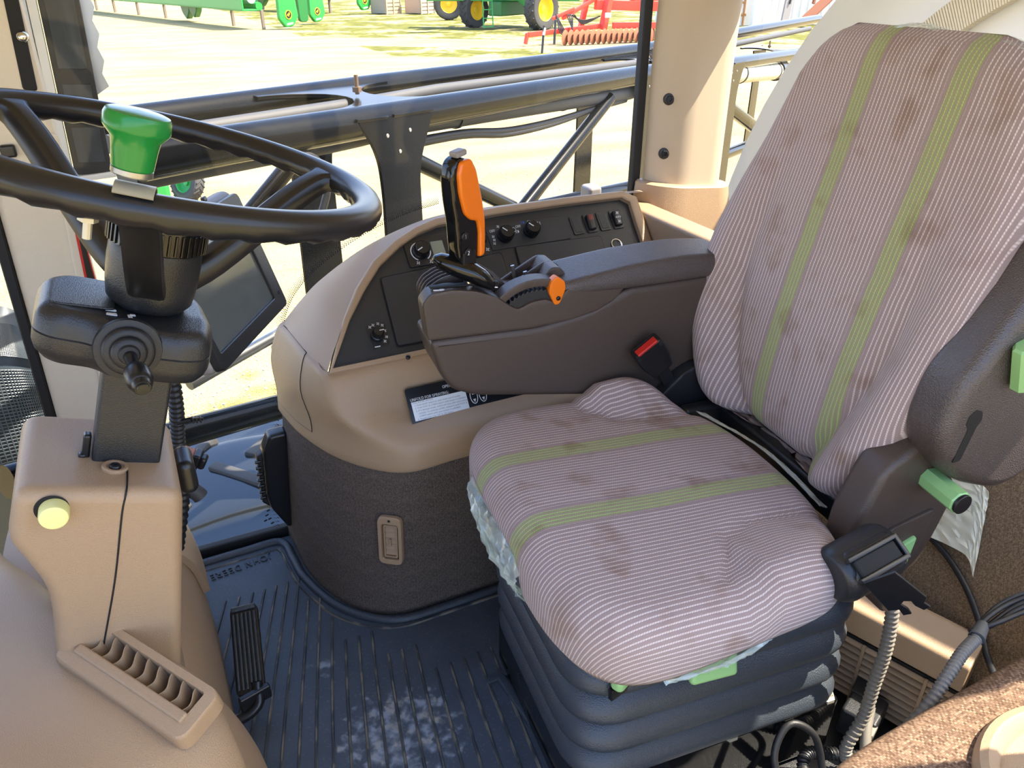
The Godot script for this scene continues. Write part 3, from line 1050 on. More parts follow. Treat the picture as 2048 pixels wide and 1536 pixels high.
	for u in [0.1285, 0.1475]:
		card = MB.new(); card.xf = K
		var ov := []
		for k in 24: ov.append(Vector3(u + cos(TAU * k / 24) * 0.0075, -0.037 + sin(TAU * k / 24) * 0.014, 0.0015))
		card.tube(ov, 0.0008, 5, false, true)
		card.tri(Vector3(u - 0.003, -0.033, 0.0016), Vector3(u + 0.003, -0.033, 0.0016), Vector3(u, -0.026, 0.0016))
		card.tri(Vector3(u - 0.003, -0.042, 0.0016), Vector3(u, -0.049, 0.0016), Vector3(u + 0.003, -0.042, 0.0016))
		part(cd, "rocker_symbol", card, M.white_print)

func knob(o: Node3D, called: String, at: Transform3D, r: float, h: float, ang: float) -> void:
	var m := MB.new(); m.xf = at
	var up := Transform3D(Basis(Vector3.RIGHT, PI / 2), Vector3.ZERO)
	m.lathe([Vector2(0.0001, 0.0), Vector2(r * 1.06, 0.0), Vector2(r * 1.06, h * 0.35), Vector2(r * 0.98, h * 0.42), Vector2(r * 0.92, h * 0.85), Vector2(r * 0.80, h), Vector2(0.0001, h)], 30, up)
	for k in 24:
		var an := TAU * k / 24
		m.rbox(Vector3(cos(an) * r * 0.98, sin(an) * r * 0.98, h * 0.60), Vector3(r * 0.09, r * 0.12, h * 0.6), r * 0.03, 1, Basis(Vector3.BACK, an))
	var k := part(o, called, m, M.black_smooth, 35)
	m = MB.new(); m.xf = at
	var d := Vector3(cos(deg_to_rad(ang)), sin(deg_to_rad(ang)), 0)
	m.rbox(d * r * 0.42 + Vector3(0, 0, h), Vector3(r * 0.75, r * 0.13, 0.0012), 0.0004, 1, Basis(Vector3.BACK, deg_to_rad(ang)))
	part(k, "pointer", m, M.white_print)

func ring_marks(o: Node3D, at: Transform3D, r: float, a0: float, a1: float, mt: Material, w := 0.0022) -> void:
	var m := MB.new(); m.xf = at
	var n := 22
	for i in n:
		var p := deg_to_rad(lerpf(a0, a1, float(i) / n)); var q := deg_to_rad(lerpf(a0, a1, float(i + 1) / n))
		var a := Vector3(cos(p), sin(p), 0); var b := Vector3(cos(q), sin(q), 0)
		m.quad(a * r, b * r, b * (r - w), a * (r - w))
	part(o, "printed_ring", m, mt)

func fan_icon(o: Node3D, at: Transform3D, s: float) -> void:
	# small pictogram: ring of blades round a dot
	var m := MB.new(); m.xf = at
	for k in 4:
		var an := TAU * k / 4 + 0.4
		m.rbox(Vector3(cos(an), sin(an), 0) * s * 0.55, Vector3(s * 0.75, s * 0.36, 0.0003), s * 0.1, 1, Basis(Vector3.BACK, an + 0.5))
	part(o, "pictogram", m, M.white_print)

func lamp_icon(o: Node3D, at: Transform3D, mt: Material) -> void:
	var m := MB.new(); m.xf = at
	var p := PackedVector2Array()
	for k in 9: p.push_back(Vector2(cos(PI * k / 8 - PI / 2), sin(PI * k / 8 - PI / 2)) * 0.0033)
	m.extr(p, 0, 0.0003, 0, 1)
	for k in 3: m.rbox(Vector3(-0.0035, (k - 1) * 0.0024, 0.00015), Vector3(0.004, 0.0008, 0.0003), 0.0001, 1)
	part(o, "pictogram", m, mt)

func screw(o: Node3D, at: Transform3D, r: float) -> void:
	var m := MB.new(); m.xf = at
	m.lathe([Vector2(r, -0.001), Vector2(r, r * 0.25), Vector2(r * 0.7, r * 0.55), Vector2(r * 0.35, r * 0.6), Vector2(r * 0.25, r * 0.2), Vector2(0.0001, r * 0.2)], 16, Transform3D(Basis(Vector3.RIGHT, PI / 2), Vector3.ZERO), false, true)
	part(o, "screw", m, M.black_smooth, 50)

func build_floor_mat() -> void:
	var o := thing("floor_mat", "black ribbed rubber floor mat with dried mud and raised lettering", "floor mat", Vector3(0.2, 0, 0.05))
	var m := MB.new()
	var nx := 24; var nz := 24
	var g := []; var uv := []
	for i in nx + 1:
		var row := PackedVector3Array(); var ur := PackedVector2Array()
		for j in nz + 1:
			var x := lerpf(-0.40, 0.60, float(i) / nx); var z := lerpf(-0.488, 0.90, float(j) / nz)
			row.push_back(Vector3(x, 0.004, z)); ur.push_back(Vector2(x + 0.40, z + 0.50))
		g.append(row); uv.append(ur)
	m.grid(g, uv, true)
	m.quad(Vector3(-0.40, -0.004, -0.488), Vector3(0.60, -0.004, -0.488), Vector3(0.60, -0.004, 0.90), Vector3(-0.40, -0.004, 0.90))
	for k in 4:
		var c := [Vector3(-0.4, 0, -0.488), Vector3(0.6, 0, -0.488), Vector3(0.6, 0, 0.9), Vector3(-0.4, 0, 0.9)]
		var a: Vector3 = c[k]; var b: Vector3 = c[(k + 1) % 4]
		m.quad(a + Vector3(0, 0.004, 0), b + Vector3(0, 0.004, 0), b - Vector3(0, 0.004, 0), a - Vector3(0, 0.004, 0))
	part(o, "sheet", m, M.mat_rubber)
	for i in 21:
		var x0 := -0.120 + 0.0285 * i
		var sl := lerpf(-0.34, -0.13, clampf((x0 + 0.06) / 0.5, 0, 1))
		var pts := []
		for k in 15:
			var z := lerpf(-0.40, 0.62, k / 14.0)
			var x := x0 + sl * z * (1.0 if z < 0 else 0.92) + (0.02 * sl * z * z)
			# the mat's ribs stop short of the console, the pillar plate and the seat base
			if z < -0.385 + clampf((x - 0.10) * 0.2, 0, 0.02): continue
			var lim := -0.335 if x < 0.19 else lerpf(-0.27, -0.085, clampf((x - 0.165) / 0.15, 0, 1))
			if x > 0.150 and z < lim + 0.05: continue
			if x > 0.405 and z > 0.09: continue
			if x > 0.60: continue
			pts.append(Vector3(x, 0.004, z))
		if pts.size() < 2: continue
		m = MB.new()
		var rings := []
		for p in pts:
			var q: Vector3 = p
			rings.append(PackedVector3Array([q + Vector3(-0.0034, -0.001, 0), q + Vector3(-0.0016, 0.0032, 0), q + Vector3(0.0016, 0.0032, 0), q + Vector3(0.0034, -0.001, 0)]))
		m.loft(rings)
		part(o, "rib", m, M.rib_rubber, 30)
	# raised hem round the console foot and along the glass
	m = MB.new()
	var hem := MB.path(V3([-0.10, 0.006, -0.470, 0.05, 0.006, -0.474, 0.135, 0.006, -0.470, 0.150, 0.006, -0.40, 0.158, 0.006, -0.330, 0.195, 0.006, -0.222, 0.247, 0.006, -0.152, 0.312, 0.006, -0.112, 0.40, 0.006, -0.106, 0.56, 0.006, -0.106]), 70)
	m.tube(hem, 0.010, 8)
	part(o, "hem", m, M.rubber, 60)
	m = MB.new()
	var hem2 := []
	for p in hem: hem2.append(p + Vector3(-0.016, -0.002, 0.016))
	m.tube(hem2.slice(16), 0.0035, 6)
	part(o, "hem_bead", m, M.rib_rubber, 60)
	m = MB.new()
	m.tube(V3([-0.10, 0.004, -0.445, 0.13, 0.004, -0.450]), 0.003, 6)
	part(o, "border_bead", m, M.rib_rubber, 60)
	write(o, "lettering", "JOHN DEERE", 0.0175, Transform3D(Basis(Vector3(-0.993, 0, 0.115), Vector3(-0.115, 0, -0.993) * -1.0, Vector3(0, 1, 0)), Vector3(0.037, 0.0048, -0.424)), M.rubber, 0.004)
	# raised plate edge by the seat base
	m = MB.new()
	m.bar(Vector3(0.432, 0.006, 0.105), Vector3(0.466, 0.006, 0.62), 0.018, 0.012, 0.004)
	m.bar(Vector3(0.405, 0.006, 0.112), Vector3(0.455, 0.006, 0.108), 0.014, 0.010, 0.003)
	part(o, "seat_base_edge", m, M.rubber)
	# pedal
	var p := thing("brake_pedal", "black ribbed foot pedal on a cranked arm beside the steering column", "pedal", Vector3(-0.01, 0.0, -0.06))
	var A := axes(Vector3(0.985, 0.04, 0.16), Vector3(-0.09, 0.42, -0.90), Vector3(0.009, 0.105, -0.072))
	m = MB.new(); m.xf = A
	m.extr(rect(0, 0, 0.050, 0.165, 0.012, 4), -0.014, 0.0, 0.003, 2)
	part(p, "pad", m, M.black_smooth)
	for k in 6:
		m = MB.new(); m.xf = A
		m.rbox(Vector3(-0.0185 + k * 0.0074, -0.004, 0.002), Vector3(0.0042, 0.142, 0.007), 0.0014, 1)
		part(p, "tread_rib", m, M.rubber)
	m = MB.new(); m.xf = A
	m.rbox(Vector3(0, 0.076, 0.002), Vector3(0.044, 0.010, 0.007), 0.003, 2)
	part(p, "tread_lip", m, M.rubber)
	m = MB.new()
	m.tube(MB.path(V3([0.012, 0.082, -0.010, 0.006, 0.050, 0.012, -0.030, 0.036, 0.018, -0.075, 0.040, 0.010]), 14), 0.010, 10)
	m.rbox(Vector3(0.004, 0.062, 0.006), Vector3(0.056, 0.030, 0.012), 0.003, 2, Basis(Vector3.UP, 0.25))
	part(p, "arm", m, M.black_smooth)

func build_front_cowl() -> void:
	var o := thing("front_cowl", "tan moulded front cowl with a long slotted air vent beside the door", "cowl", Vector3(-0.2, 0, 0.2))
	var K := V3([-0.345, 0.500, -0.09, -0.300, 0.500, 0.00, -0.250, 0.515, 0.095, -0.195, 0.514, 0.192, -0.132, 0.508, 0.270, -0.078, 0.496, 0.338, -0.046, 0.470, 0.395, -0.034, 0.40, 0.47, -0.028, 0.33, 0.60])
	var net := []
	for i in K.size():
		var f: float = i / 8.0
		var k: Vector3 = K[i]
		var fl := Vector3(lerpf(-0.30, -0.040, smoothstep(0.0, 0.45, f)), 0.0, k.z - lerpf(0.16, 0.26, f))
		if i >= 5: fl.x = -0.036 + (i - 5) * 0.004
		var out := Vector3(0.62, 0, -0.50) * (0.055 if i < 6 else 0.03)
		net.append([fl, fl.lerp(k, 0.42) + Vector3(0.030, 0.0, -0.008), k + out + Vector3(0, -0.075, 0), k + out * 0.25 + Vector3(0, -0.008, 0), k + Vector3(-0.038, 0.004, 0.044), k + Vector3(-0.080, 0.002, 0.095), k + Vector3(-0.140, 0.030, 0.170), k + Vector3(-0.21, 0.040, 0.27), k + Vector3(-0.34, 0.000, 0.44)])
	var m := MB.new()
	m.slab(net, 56, 64, 0.004)
	part(o, "shell", m, M.tan, 70)
	# pedestal that carries the column, down to the floor
	m = MB.new()
	var ped := [V3([-0.070, 0.0, -0.400, -0.075, 0.13, -0.390, -0.090, 0.26, -0.360, -0.16, 0.33, -0.33, -0.30, 0.36, -0.33]),
		V3([-0.044, 0.0, -0.290, -0.050, 0.14, -0.270, -0.065, 0.27, -0.240, -0.13, 0.36, -0.21, -0.30, 0.39, -0.21]),
		V3([-0.040, 0.0, -0.150, -0.044, 0.14, -0.130, -0.060, 0.28, -0.100, -0.12, 0.38, -0.07, -0.30, 0.40, -0.07]),
		V3([-0.040, 0.0, -0.020, -0.044, 0.13, 0.000, -0.065, 0.27, 0.030, -0.13, 0.36, 0.05, -0.30, 0.38, 0.05]),
		V3([-0.042, 0.0, 0.100, -0.050, 0.12, 0.110, -0.075, 0.24, 0.130, -0.15, 0.32, 0.15, -0.30, 0.34, 0.15])]
	m.slab(ped, 28, 28, 0.004)
	part(o, "pedestal", m, M.tan, 70)
	m = MB.new()
	var cap := [V3([-0.062, 0.200, -0.385, -0.083, 0.270, -0.350, -0.120, 0.315, -0.330]), V3([-0.045, 0.190, -0.270, -0.058, 0.275, -0.240, -0.100, 0.335, -0.220]), V3([-0.041, 0.180, -0.165, -0.054, 0.275, -0.130, -0.095, 0.348, -0.110])]
	m.slab(cap, 12, 12, 0.012)
	part(o, "pedestal_cap", m, M.tan, 60)
	# vent
	var c := Vector3(-0.1045, 0.5255, 0.341)
	var A := axes(Vector3(0.110, -0.026, 0.150), Vector3(0.62, 0.20, -0.46), c)
	A.basis = A.basis.scaled_local(Vector3(0.84, 0.95, 1.0))
	var ro := rect(0, -0.006, 0.232, 0.064, 0.016, 4); var ri := rect(0.004, 0.002, 0.188, 0.027, 0.003, 4)
	m = MB.new(); m.xf = A
	var rings := []
	for l in [[0.0, -0.022], [0.0, 0.000], [0.05, 0.0035], [0.12, 0.005], [0.95, 0.006], [1.0, 0.005], [1.0, -0.026]]:
		var ring := PackedVector3Array()
		for i in ro.size():
			var q: Vector2 = ro[i].lerp(ri[i], l[0])
			ring.push_back(Vector3(q.x, q.y, l[1]))
		rings.append(ring)
	m.loft(rings, false, false)
	var v := part(o, "vent_frame", m, M.tan, 35)
	m = MB.new(); m.xf = A
	m.rbox(Vector3(0.004, 0.002, -0.027), Vector3(0.19, 0.03, 0.003), 0.001, 1)
	part(v, "vent_well", m, M.black_deep)
	m = MB.new(); m.xf = A
	m.rbox(Vector3(0.004, -0.0160, 0.006), Vector3(0.192, 0.012, 0.006), 0.0028, 2)
	part(v, "vent_lip", m, M.tan)
	for k in 9:
		m = MB.new(); m.xf = A
		var x := -0.078 + k * 0.0205
		var row := []
		for j in 9:
			var y := -0.011 + 0.026 * j / 8.0
			row.append(Vector3(x + 0.0045 * sin(j / 8.0 * PI * 1.5), y, 0.0))
		var up := []; var dn := []
		for q in row:
			up.append(q + Vector3(0, 0, 0.003)); dn.append(q + Vector3(0.004, 0, -0.022))
		m.slab([dn, up], 2, 10, 0.0014)
		part(v, "vane", m, M.tan, 50)

func build_column() -> void:
	# everything that tilts with the wheel is laid out in the column's own axes: y up the shaft
	var W := Transform3D(Basis(Vector3(0.9492, -0.3146, 0), Vector3(0.3146, 0.9492, 0), Vector3(0, 0, 1)), Vector3(0.035, 1.032, 0.21))
	var R := 0.200
	var WR := axes(Vector3(0.9587, -0.2844, 0), Vector3(0.2844, 0.9584, 0.0234), Vector3(0.0316, 1.0329, 0.2087))
	var o := thing("steering_wheel", "black three-spoke steering wheel with a finger-grip rim and a green spinner knob", "steering wheel", W * Vector3(0, -0.15, 0))
	var m := MB.new(); m.xf = WR
	var rings := []
	for i in 120:
		var an := TAU * i / 120
		var c := Vector3(cos(an), 0, sin(an))
		var ring := PackedVector3Array()
		for k in 14:
			var b := TAU * k / 14
			var r := 0.0142
			# finger waves on the under side
			var under := clampf(-sin(b), 0, 1)
			r += under * 0.0016 * sin(i * TAU / 120 * 40.0)
			ring.push_back(c * (R + cos(b) * r * 1.05) + Vector3(0, sin(b) * r, 0))
		rings.append(ring)
	rings.append(rings[0])
	m.loft(rings, false, false)
	part(o, "rim", m, M.black_smooth, 60)
	for an in [1.74, -2.36, -0.376]:
		var d := Vector3(cos(an), 0, sin(an)); var s := Vector3(-sin(an), 0, cos(an))
		m = MB.new(); m.xf = WR
		rings = []
		for k in 15:
			var f := k / 14.0
			var ctr := MB.at1([d * 0.030 + Vector3(0, -0.122, 0), d * 0.060 + Vector3(0, -0.105, 0), d * 0.105 + Vector3(0, -0.068, 0), d * 0.150 + Vector3(0, -0.028, 0), d * 0.178 + Vector3(0, -0.008, 0), d * 0.194 + Vector3(0, -0.001, 0)], f)
			var tg := (MB.at1([d * 0.030 + Vector3(0, -0.122, 0), d * 0.060 + Vector3(0, -0.105, 0), d * 0.105 + Vector3(0, -0.068, 0), d * 0.150 + Vector3(0, -0.028, 0), d * 0.178 + Vector3(0, -0.008, 0), d * 0.194 + Vector3(0, -0.001, 0)], minf(f + 0.02, 1)) - MB.at1([d * 0.030 + Vector3(0, -0.122, 0), d * 0.060 + Vector3(0, -0.105, 0), d * 0.105 + Vector3(0, -0.068, 0), d * 0.150 + Vector3(0, -0.028, 0), d * 0.178 + Vector3(0, -0.008, 0), d * 0.194 + Vector3(0, -0.001, 0)], maxf(f - 0.02, 0))).normalized()
			var nn := s.cross(tg).normalized()
			var hw := lerpf(0.018, 0.016, f) + 0.014 * smoothstep(0.82, 1.0, f)
			var hh := lerpf(0.014, 0.010, f)
			var ring := PackedVector3Array()
			for q in rounded(V2([-hw, -hh, hw, -hh, hw * 0.92, hh * 0.3, hw * 0.6, hh, -hw * 0.6, hh, -hw * 0.92, hh * 0.3]), 0.006, 2): ring.push_back(ctr + s * q.x + nn * q.y)
			rings.append(ring)
		m.loft(rings)
		part(o, "spoke", m, M.black_smooth, 50)
	m = MB.new(); m.xf = W
	m.lathe([Vector2(0.0001, -0.080), Vector2(0.030, -0.080), Vector2(0.0425, -0.083), Vector2(0.0440, -0.088), Vector2(0.0445, -0.100), Vector2(0.0435, -0.125), Vector2(0.041, -0.142), Vector2(0.034, -0.150), Vector2(0.0001, -0.150)], 40)
	part(o, "hub", m, M.black_plastic, 40)
	m = MB.new(); m.xf = W
	m.lathe([Vector2(0.034, -0.058), Vector2(0.0445, -0.059), Vector2(0.0458, -0.062), Vector2(0.0458, -0.084), Vector2(0.043, -0.086)], 40, Transform3D.IDENTITY, false, false)
	for k in 44:
		var an := TAU * k / 44
		m.rbox(Vector3(cos(an) * 0.0461, -0.073, sin(an) * 0.0461), Vector3(0.0030, 0.021, 0.0028), 0.0008, 1, Basis(Vector3.UP, -an))
	m.lathe([Vector2(0.0001, -0.060), Vector2(0.034, -0.058)], 30, Transform3D.IDENTITY, false, false)
	part(o, "lock_ring", m, M.black_gloss, 30)
	# spinner knob clamped to the near side of the rim
	var kd := 1.745
	var kp := Vector3(cos(kd) * R, 0.012, sin(kd) * R)
	var kt := WR * Transform3D(Basis(Vector3.BACK, -0.02).scaled(Vector3(0.83, 0.80, 0.83)), kp + Vector3(-0.004, 0.016, -0.004))
	m = MB.new(); m.xf = kt
	m.lathe([Vector2(0.0001, 0.001), Vector2(0.0165, 0.001), Vector2(0.0180, 0.003), Vector2(0.0195, 0.020), Vector2(0.0210, 0.029), Vector2(0.0270, 0.036), Vector2(0.0282, 0.039), Vector2(0.0280, 0.048), Vector2(0.0262, 0.052), Vector2(0.022, 0.0535), Vector2(0.012, 0.0545), Vector2(0.0001, 0.055)], 48)
	var kn := part(o, "spinner_knob", m, M.green_knob, 35)
	m = MB.new(); m.xf = kt
	m.lathe([Vector2(0.0001, -0.0045), Vector2(0.0172, -0.0045), Vector2(0.0178, -0.0035), Vector2(0.0178, 0.0012), Vector2(0.0001, 0.0012)], 36)
	part(kn, "collar", m, M.steel, 30)
	m = MB.new(); m.xf = WR
	var tang := Vector3(-sin(kd), 0, cos(kd)); var rad := Vector3(cos(kd), 0, sin(kd))
	var strap := []
	for k in 13:
		var b := lerpf(0.75, PI - 0.5, k / 12.0)
		strap.append(Vector3(cos(b), sin(b), 0))
	var sides := []
	for sgn in [-1.0, 1.0]:
		var edge := []
		for q in strap: edge.append(kp - Vector3(0, 0.012, 0) + rad * q.x * 0.0170 + Vector3(0, q.y * 0.0175, 0) + tang * (0.014 * sgn + 0.001))
		sides.append(edge)
	m.slab(sides, 3, 20, 0.0016)
	part(kn, "clamp_strap", m, M.zinc, 40)
	m = MB.new(); m.xf = WR
	m.tube([kp + tang * 0.034 + Vector3(0, -0.048, 0) + rad * -0.020, kp + tang * 0.034 + Vector3(0, -0.030, 0) + rad * -0.020], 0.0035, 10)
	m.lathe([Vector2(0.0001, 0.0), Vector2(0.0075, 0.0), Vector2(0.0075, 0.005), Vector2(0.0001, 0.005)], 6, Transform3D(Basis(), kp + tang * 0.034 + Vector3(0, -0.034, 0) + rad * -0.020))
	part(kn, "clamp_bolt", m, M.zinc, 25)

	# column head with the multi-function stalk
	o = thing("steering_column", "black steering column head with a turn-signal stalk above a square post", "steering column", W * Vector3(0, -0.36, 0))
	m = MB.new(); m.xf = W
	var out := rounded(V2([-0.101, -0.040, -0.082, -0.062, 0.030, -0.068, 0.060, -0.046, 0.064, 0.030, 0.056, 0.064, 0.036, 0.071, -0.034, 0.071, -0.052, 0.058, -0.086, 0.054, -0.101, 0.040]), 0.020, 4)
	var lev := [[-0.208, 0.016], [-0.206, 0.010], [-0.198, 0.003], [-0.190, 0.0], [-0.1785, 0.0], [-0.1775, 0.0012], [-0.1765, 0.0], [-0.164, 0.0015], [-0.157, 0.005], [-0.152, 0.010], [-0.1505, 0.016]]
	rings = []
	for l in lev:
		var ring := PackedVector3Array()
		var cc := Vector2(-0.018, 0.0)
		for q in out:
			var dirn := (q - cc)
			var r2: Vector2 = cc + dirn * (1.0 - l[1] / dirn.length())
			var sag := 0.004 * smoothstep(0.02, -0.09, q.x)
			ring.push_back(Vector3(r2.x, l[0] + sag - clampf(q.y - 0.03, 0, 1) * 0.10, r2.y))
		rings.append(ring)
	m.loft(rings)
	part(o, "head_housing", m, M.black_plastic, 40)
	m = MB.new(); m.xf = W
	m.extr(rect(-0.060, 0.000, 0.056, 0.070, 0.008, 4), -0.1495, -0.1468, 0.0010, 2, Transform3D(Basis(Vector3(1, 0, 0), Vector3(0, 0, -1), Vector3(0, 1, 0)), Vector3.ZERO))
	part(o, "cover_plate", m, M.black_plastic)
	for q in [[-0.036, 0.031, 0.010, 0.0045], [-0.0355, 0.040, 0.010, 0.006], [-0.019, 0.041, 0.004, 0.009], [-0.0165, 0.037, 0.005, 0.004]]:
		m = MB.new(); m.xf = W
		m.rbox(Vector3(q[0], -0.1500 - clampf(q[1] - 0.03, 0, 1) * 0.10, q[1]), Vector3(q[2], 0.0012, q[3]), 0.0005, 1, Basis(Vector3.UP, 0.1))
		part(o, "lamp_symbol", m, M.white_print)
	# stalk: rubber bellows and knob pointing at the door
	var S := W * Transform3D(Basis(Vector3.RIGHT, PI / 2 - 0.10), Vector3(-0.0195, -0.174, 0.070))
	m = MB.new(); m.xf = S
	m.lathe([Vector2(0.0001, -0.006), Vector2(0.0300, -0.006), Vector2(0.0312, -0.002), Vector2(0.0300, 0.002), Vector2(0.0255, 0.003), Vector2(0.0238, 0.003), Vector2(0.0238, 0.0075), Vector2(0.0215, 0.010), Vector2(0.0175, 0.0105), Vector2(0.0160, 0.010), Vector2(0.0160, 0.014), Vector2(0.0140, 0.0165), Vector2(0.0100, 0.017), Vector2(0.0085, 0.020), Vector2(0.0001, 0.020)], 36)
	var bt := part(o, "stalk_boot", m, M.cable, 45)
	m = MB.new(); m.xf = S
	var tilt := Transform3D(Basis(Vector3.BACK, -0.16) * Basis(Vector3.RIGHT, 0.22), Vector3(0, 0.012, 0))
	m.lathe([Vector2(0.0001, 0.0), Vector2(0.0075, 0.0), Vector2(0.0060, 0.010), Vector2(0.0052, 0.022), Vector2(0.0065, 0.027), Vector2(0.0105, 0.032), Vector2(0.0118, 0.038), Vector2(0.0118, 0.050), Vector2(0.0105, 0.054), Vector2(0.0088, 0.0555), Vector2(0.0082, 0.0605), Vector2(0.0070, 0.062), Vector2(0.0058, 0.062), Vector2(0.0055, 0.0645), Vector2(0.0001, 0.0648)], 32, tilt)
	part(o, "stalk", m, M.black_smooth, 35)
	# square post
	m = MB.new(); m.xf = W
	m.extr(rounded(V2([-0.036, -0.024, 0.032, -0.028, 0.032, 0.018, -0.036, 0.018]), 0.005, 3), -0.44, -0.195, 0.001, 1, Transform3D(Basis(Vector3(1, 0, 0), Vector3(0, 0, 1), Vector3(0, 1, 0)), Vector3.ZERO))
	part(o, "post", m, M.black_plastic)
	m = MB.new(); m.xf = W
	m.rbox(Vector3(-0.042, -0.318, 0.004), Vector3(0.008, 0.030, 0.012), 0.003, 2)
	m.rbox(Vector3(-0.045, -0.332, 0.006), Vector3(0.008, 0.012, 0.010), 0.003, 2)
	part(o, "tilt_catch", m, M.black_smooth)

	# tan shroud
	o = thing("column_shroud", "tan two-piece steering column shroud with a pale round button and a screw", "column cover", W * Vector3(0, -0.60, 0))
	var prof := rounded(V2([-0.104, -0.330, -0.106, -0.392, -0.088, -0.418, -0.066, -0.455, -0.058, -0.495, -0.046, -0.600, -0.030, -0.720, 0.12, -0.720, 0.084, -0.597, 0.051, -0.330]), 0.018, 4)
	m = MB.new(); m.xf = W
	m.extr(prof, -0.092, 0.078, 0.014, 4)
	var body := part(o, "shell", m, M.tan, 50)
	# parting line: a thin dark tube painting the shade of a groove between the halves
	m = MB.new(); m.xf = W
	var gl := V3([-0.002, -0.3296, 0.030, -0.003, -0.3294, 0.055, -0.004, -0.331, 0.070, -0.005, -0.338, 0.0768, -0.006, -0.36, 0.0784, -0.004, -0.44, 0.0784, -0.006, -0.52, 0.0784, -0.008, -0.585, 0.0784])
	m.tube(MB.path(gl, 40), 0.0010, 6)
	part(o, "parting_shade_line", m, M.black_deep, 60)
	m = MB.new(); m.xf = W * Transform3D(Basis(), Vector3(-0.014, -0.330, 0.031))
	m.lathe([Vector2(0.0135, -0.002), Vector2(0.0135, 0.002), Vector2(0.012, 0.0035), Vector2(0.0095, 0.0035), Vector2(0.0088, 0.001), Vector2(0.0001, 0.001)], 28, Transform3D.IDENTITY, false, true)
	var bs := part(o, "screw_boss", m, M.tan, 35)
	screw(bs, W * Transform3D(Basis(Vector3.RIGHT, -PI / 2), Vector3(-0.014, -0.3285, 0.031)), 0.0062)
	var B := W * Transform3D(Basis(Vector3.RIGHT, PI / 2), Vector3(-0.070, -0.351, 0.078))
	m = MB.new(); m.xf = B
	m.lathe([Vector2(0.0001, 0.0006), Vector2(0.0152, 0.0006), Vector2(0.0158, 0.0)], 30, Transform3D.IDENTITY, false, false)
	var bw := part(o, "button_recess", m, M.black_deep)
	m = MB.new(); m.xf = B
	m.lathe([Vector2(0.0138, 0.0), Vector2(0.0138, 0.013), Vector2(0.0128, 0.0155), Vector2(0.0105, 0.0168), Vector2(0.0001, 0.0165)], 36, Transform3D(Basis(), Vector3(0.0022, 0, 0.001)), false, true)
	part(o, "button", m, M.cream, 35)
	# knee knob at the back of the shroud
	m = MB.new()
	m.rbox(W * Vector3(0.066, -0.360, -0.02), Vector3(0.022, 0.045, 0.05), 0.010, 3)
	part(o, "side_lug", m, M.black_smooth)

func build_monitor() -> void:
	var A := axes(Vector3(0.529, 0.004, -0.849), Vector3(-0.30, 0.95, -0.06), Vector3(0.106, 0.776, -0.160))
	if A.basis.z.x < 0: A = axes(Vector3(-0.529, -0.004, 0.849), Vector3(-0.30, 0.95, -0.06), Vector3(0.106, 0.776, -0.160))
	var o := thing("display_monitor", "dark flat display monitor in a grey housing behind the steering wheel", "monitor", A * Vector3(0, -0.11, -0.03))
	var m := MB.new(); m.xf = A
	m.rbox(Vector3(0, 0.004, -0.028), Vector3(0.268, 0.214, 0.036), 0.014, 3)
	part(o, "rear_housing", m, M.bezel_grey)
	m = MB.new(); m.xf = A
	var ro := rect(0, 0, 0.262, 0.205, 0.012, 4); var ri := rect(-0.010, 0.004, 0.214, 0.162, 0.004, 4)
	var rings := []
	for l in [[0.0, -0.014], [0.0, -0.003], [0.06, 0.0], [0.94, 0.0], [1.0, -0.001], [1.0, -0.006]]:
		var ring := PackedVector3Array()
		for i in ro.size():
			var q: Vector2 = ro[i].lerp(ri[i], l[0])
			ring.push_back(Vector3(q.x, q.y, l[1]))
		rings.append(ring)
	m.loft(rings, false, false)
	part(o, "bezel", m, M.black_plastic, 30)
	m = MB.new(); m.xf = A
	m.rbox(Vector3(-0.010, 0.004, -0.0065), Vector3(0.216, 0.164, 0.004), 0.001, 1)
	part(o, "display_glass", m, M.screen)
	m = MB.new(); m.xf = A
	m.rbox(Vector3(0.06, 0.114, -0.020), Vector3(0.012, 0.008, 0.006), 0.002, 1)
	m.lathe([Vector2(0.0001, 0), Vector2(0.003, 0), Vector2(0.003, 0.0008), Vector2(0.0001, 0.0008)], 14, Transform3D(Basis(Vector3.RIGHT, PI / 2), Vector3(0.1165, -0.075, 0)))
	part(o, "button", m, M.black_smooth)
	# bracket reaching to the pillar
	m = MB.new()
	m.tube(MB.path([A * Vector3(0, 0, -0.05), A * Vector3(-0.02, -0.04, -0.10), Vector3(-0.03, 0.66, -0.30), Vector3(-0.10, 0.62, -0.46)], 14), 0.012, 12)
	m.rbox(A * Vector3(0, 0, -0.052), Vector3(0.07, 0.07, 0.02), 0.006, 2, A.basis)
	part(o, "bracket", m, M.black_plastic)

func seat_frame() -> Transform3D:
	# the seat is swung six degrees on its base; x aft, z to its left
	return Transform3D(Basis(Vector3.UP, deg_to_rad(-6.0)), Vector3(0.62, 0, 0.27))

func cushion_top(a: float, w: float) -> float:
	var y := 0.500 + 0.010 * smoothstep(0.10, -0.20, a) - 0.012 * smoothstep(0.05, 0.24, a)
	var right := w < -0.012
	var wc := absf(w + 0.012)
	var wb := seam_at(a, right)
	var d := wc - wb
	var k := smoothstep(-0.07, 0.0, a)
	y += k * (0.050 * smoothstep(0.0, 0.095, d) if right else 0.030 * smoothstep(0.0, 0.115, d))
	y -= k * 0.006 * exp(-pow(d / 0.011, 2.0))
	y += 0.006 * exp(-pow(w / 0.10, 2.0)) * smoothstep(0.0, -0.2, a)
	return y

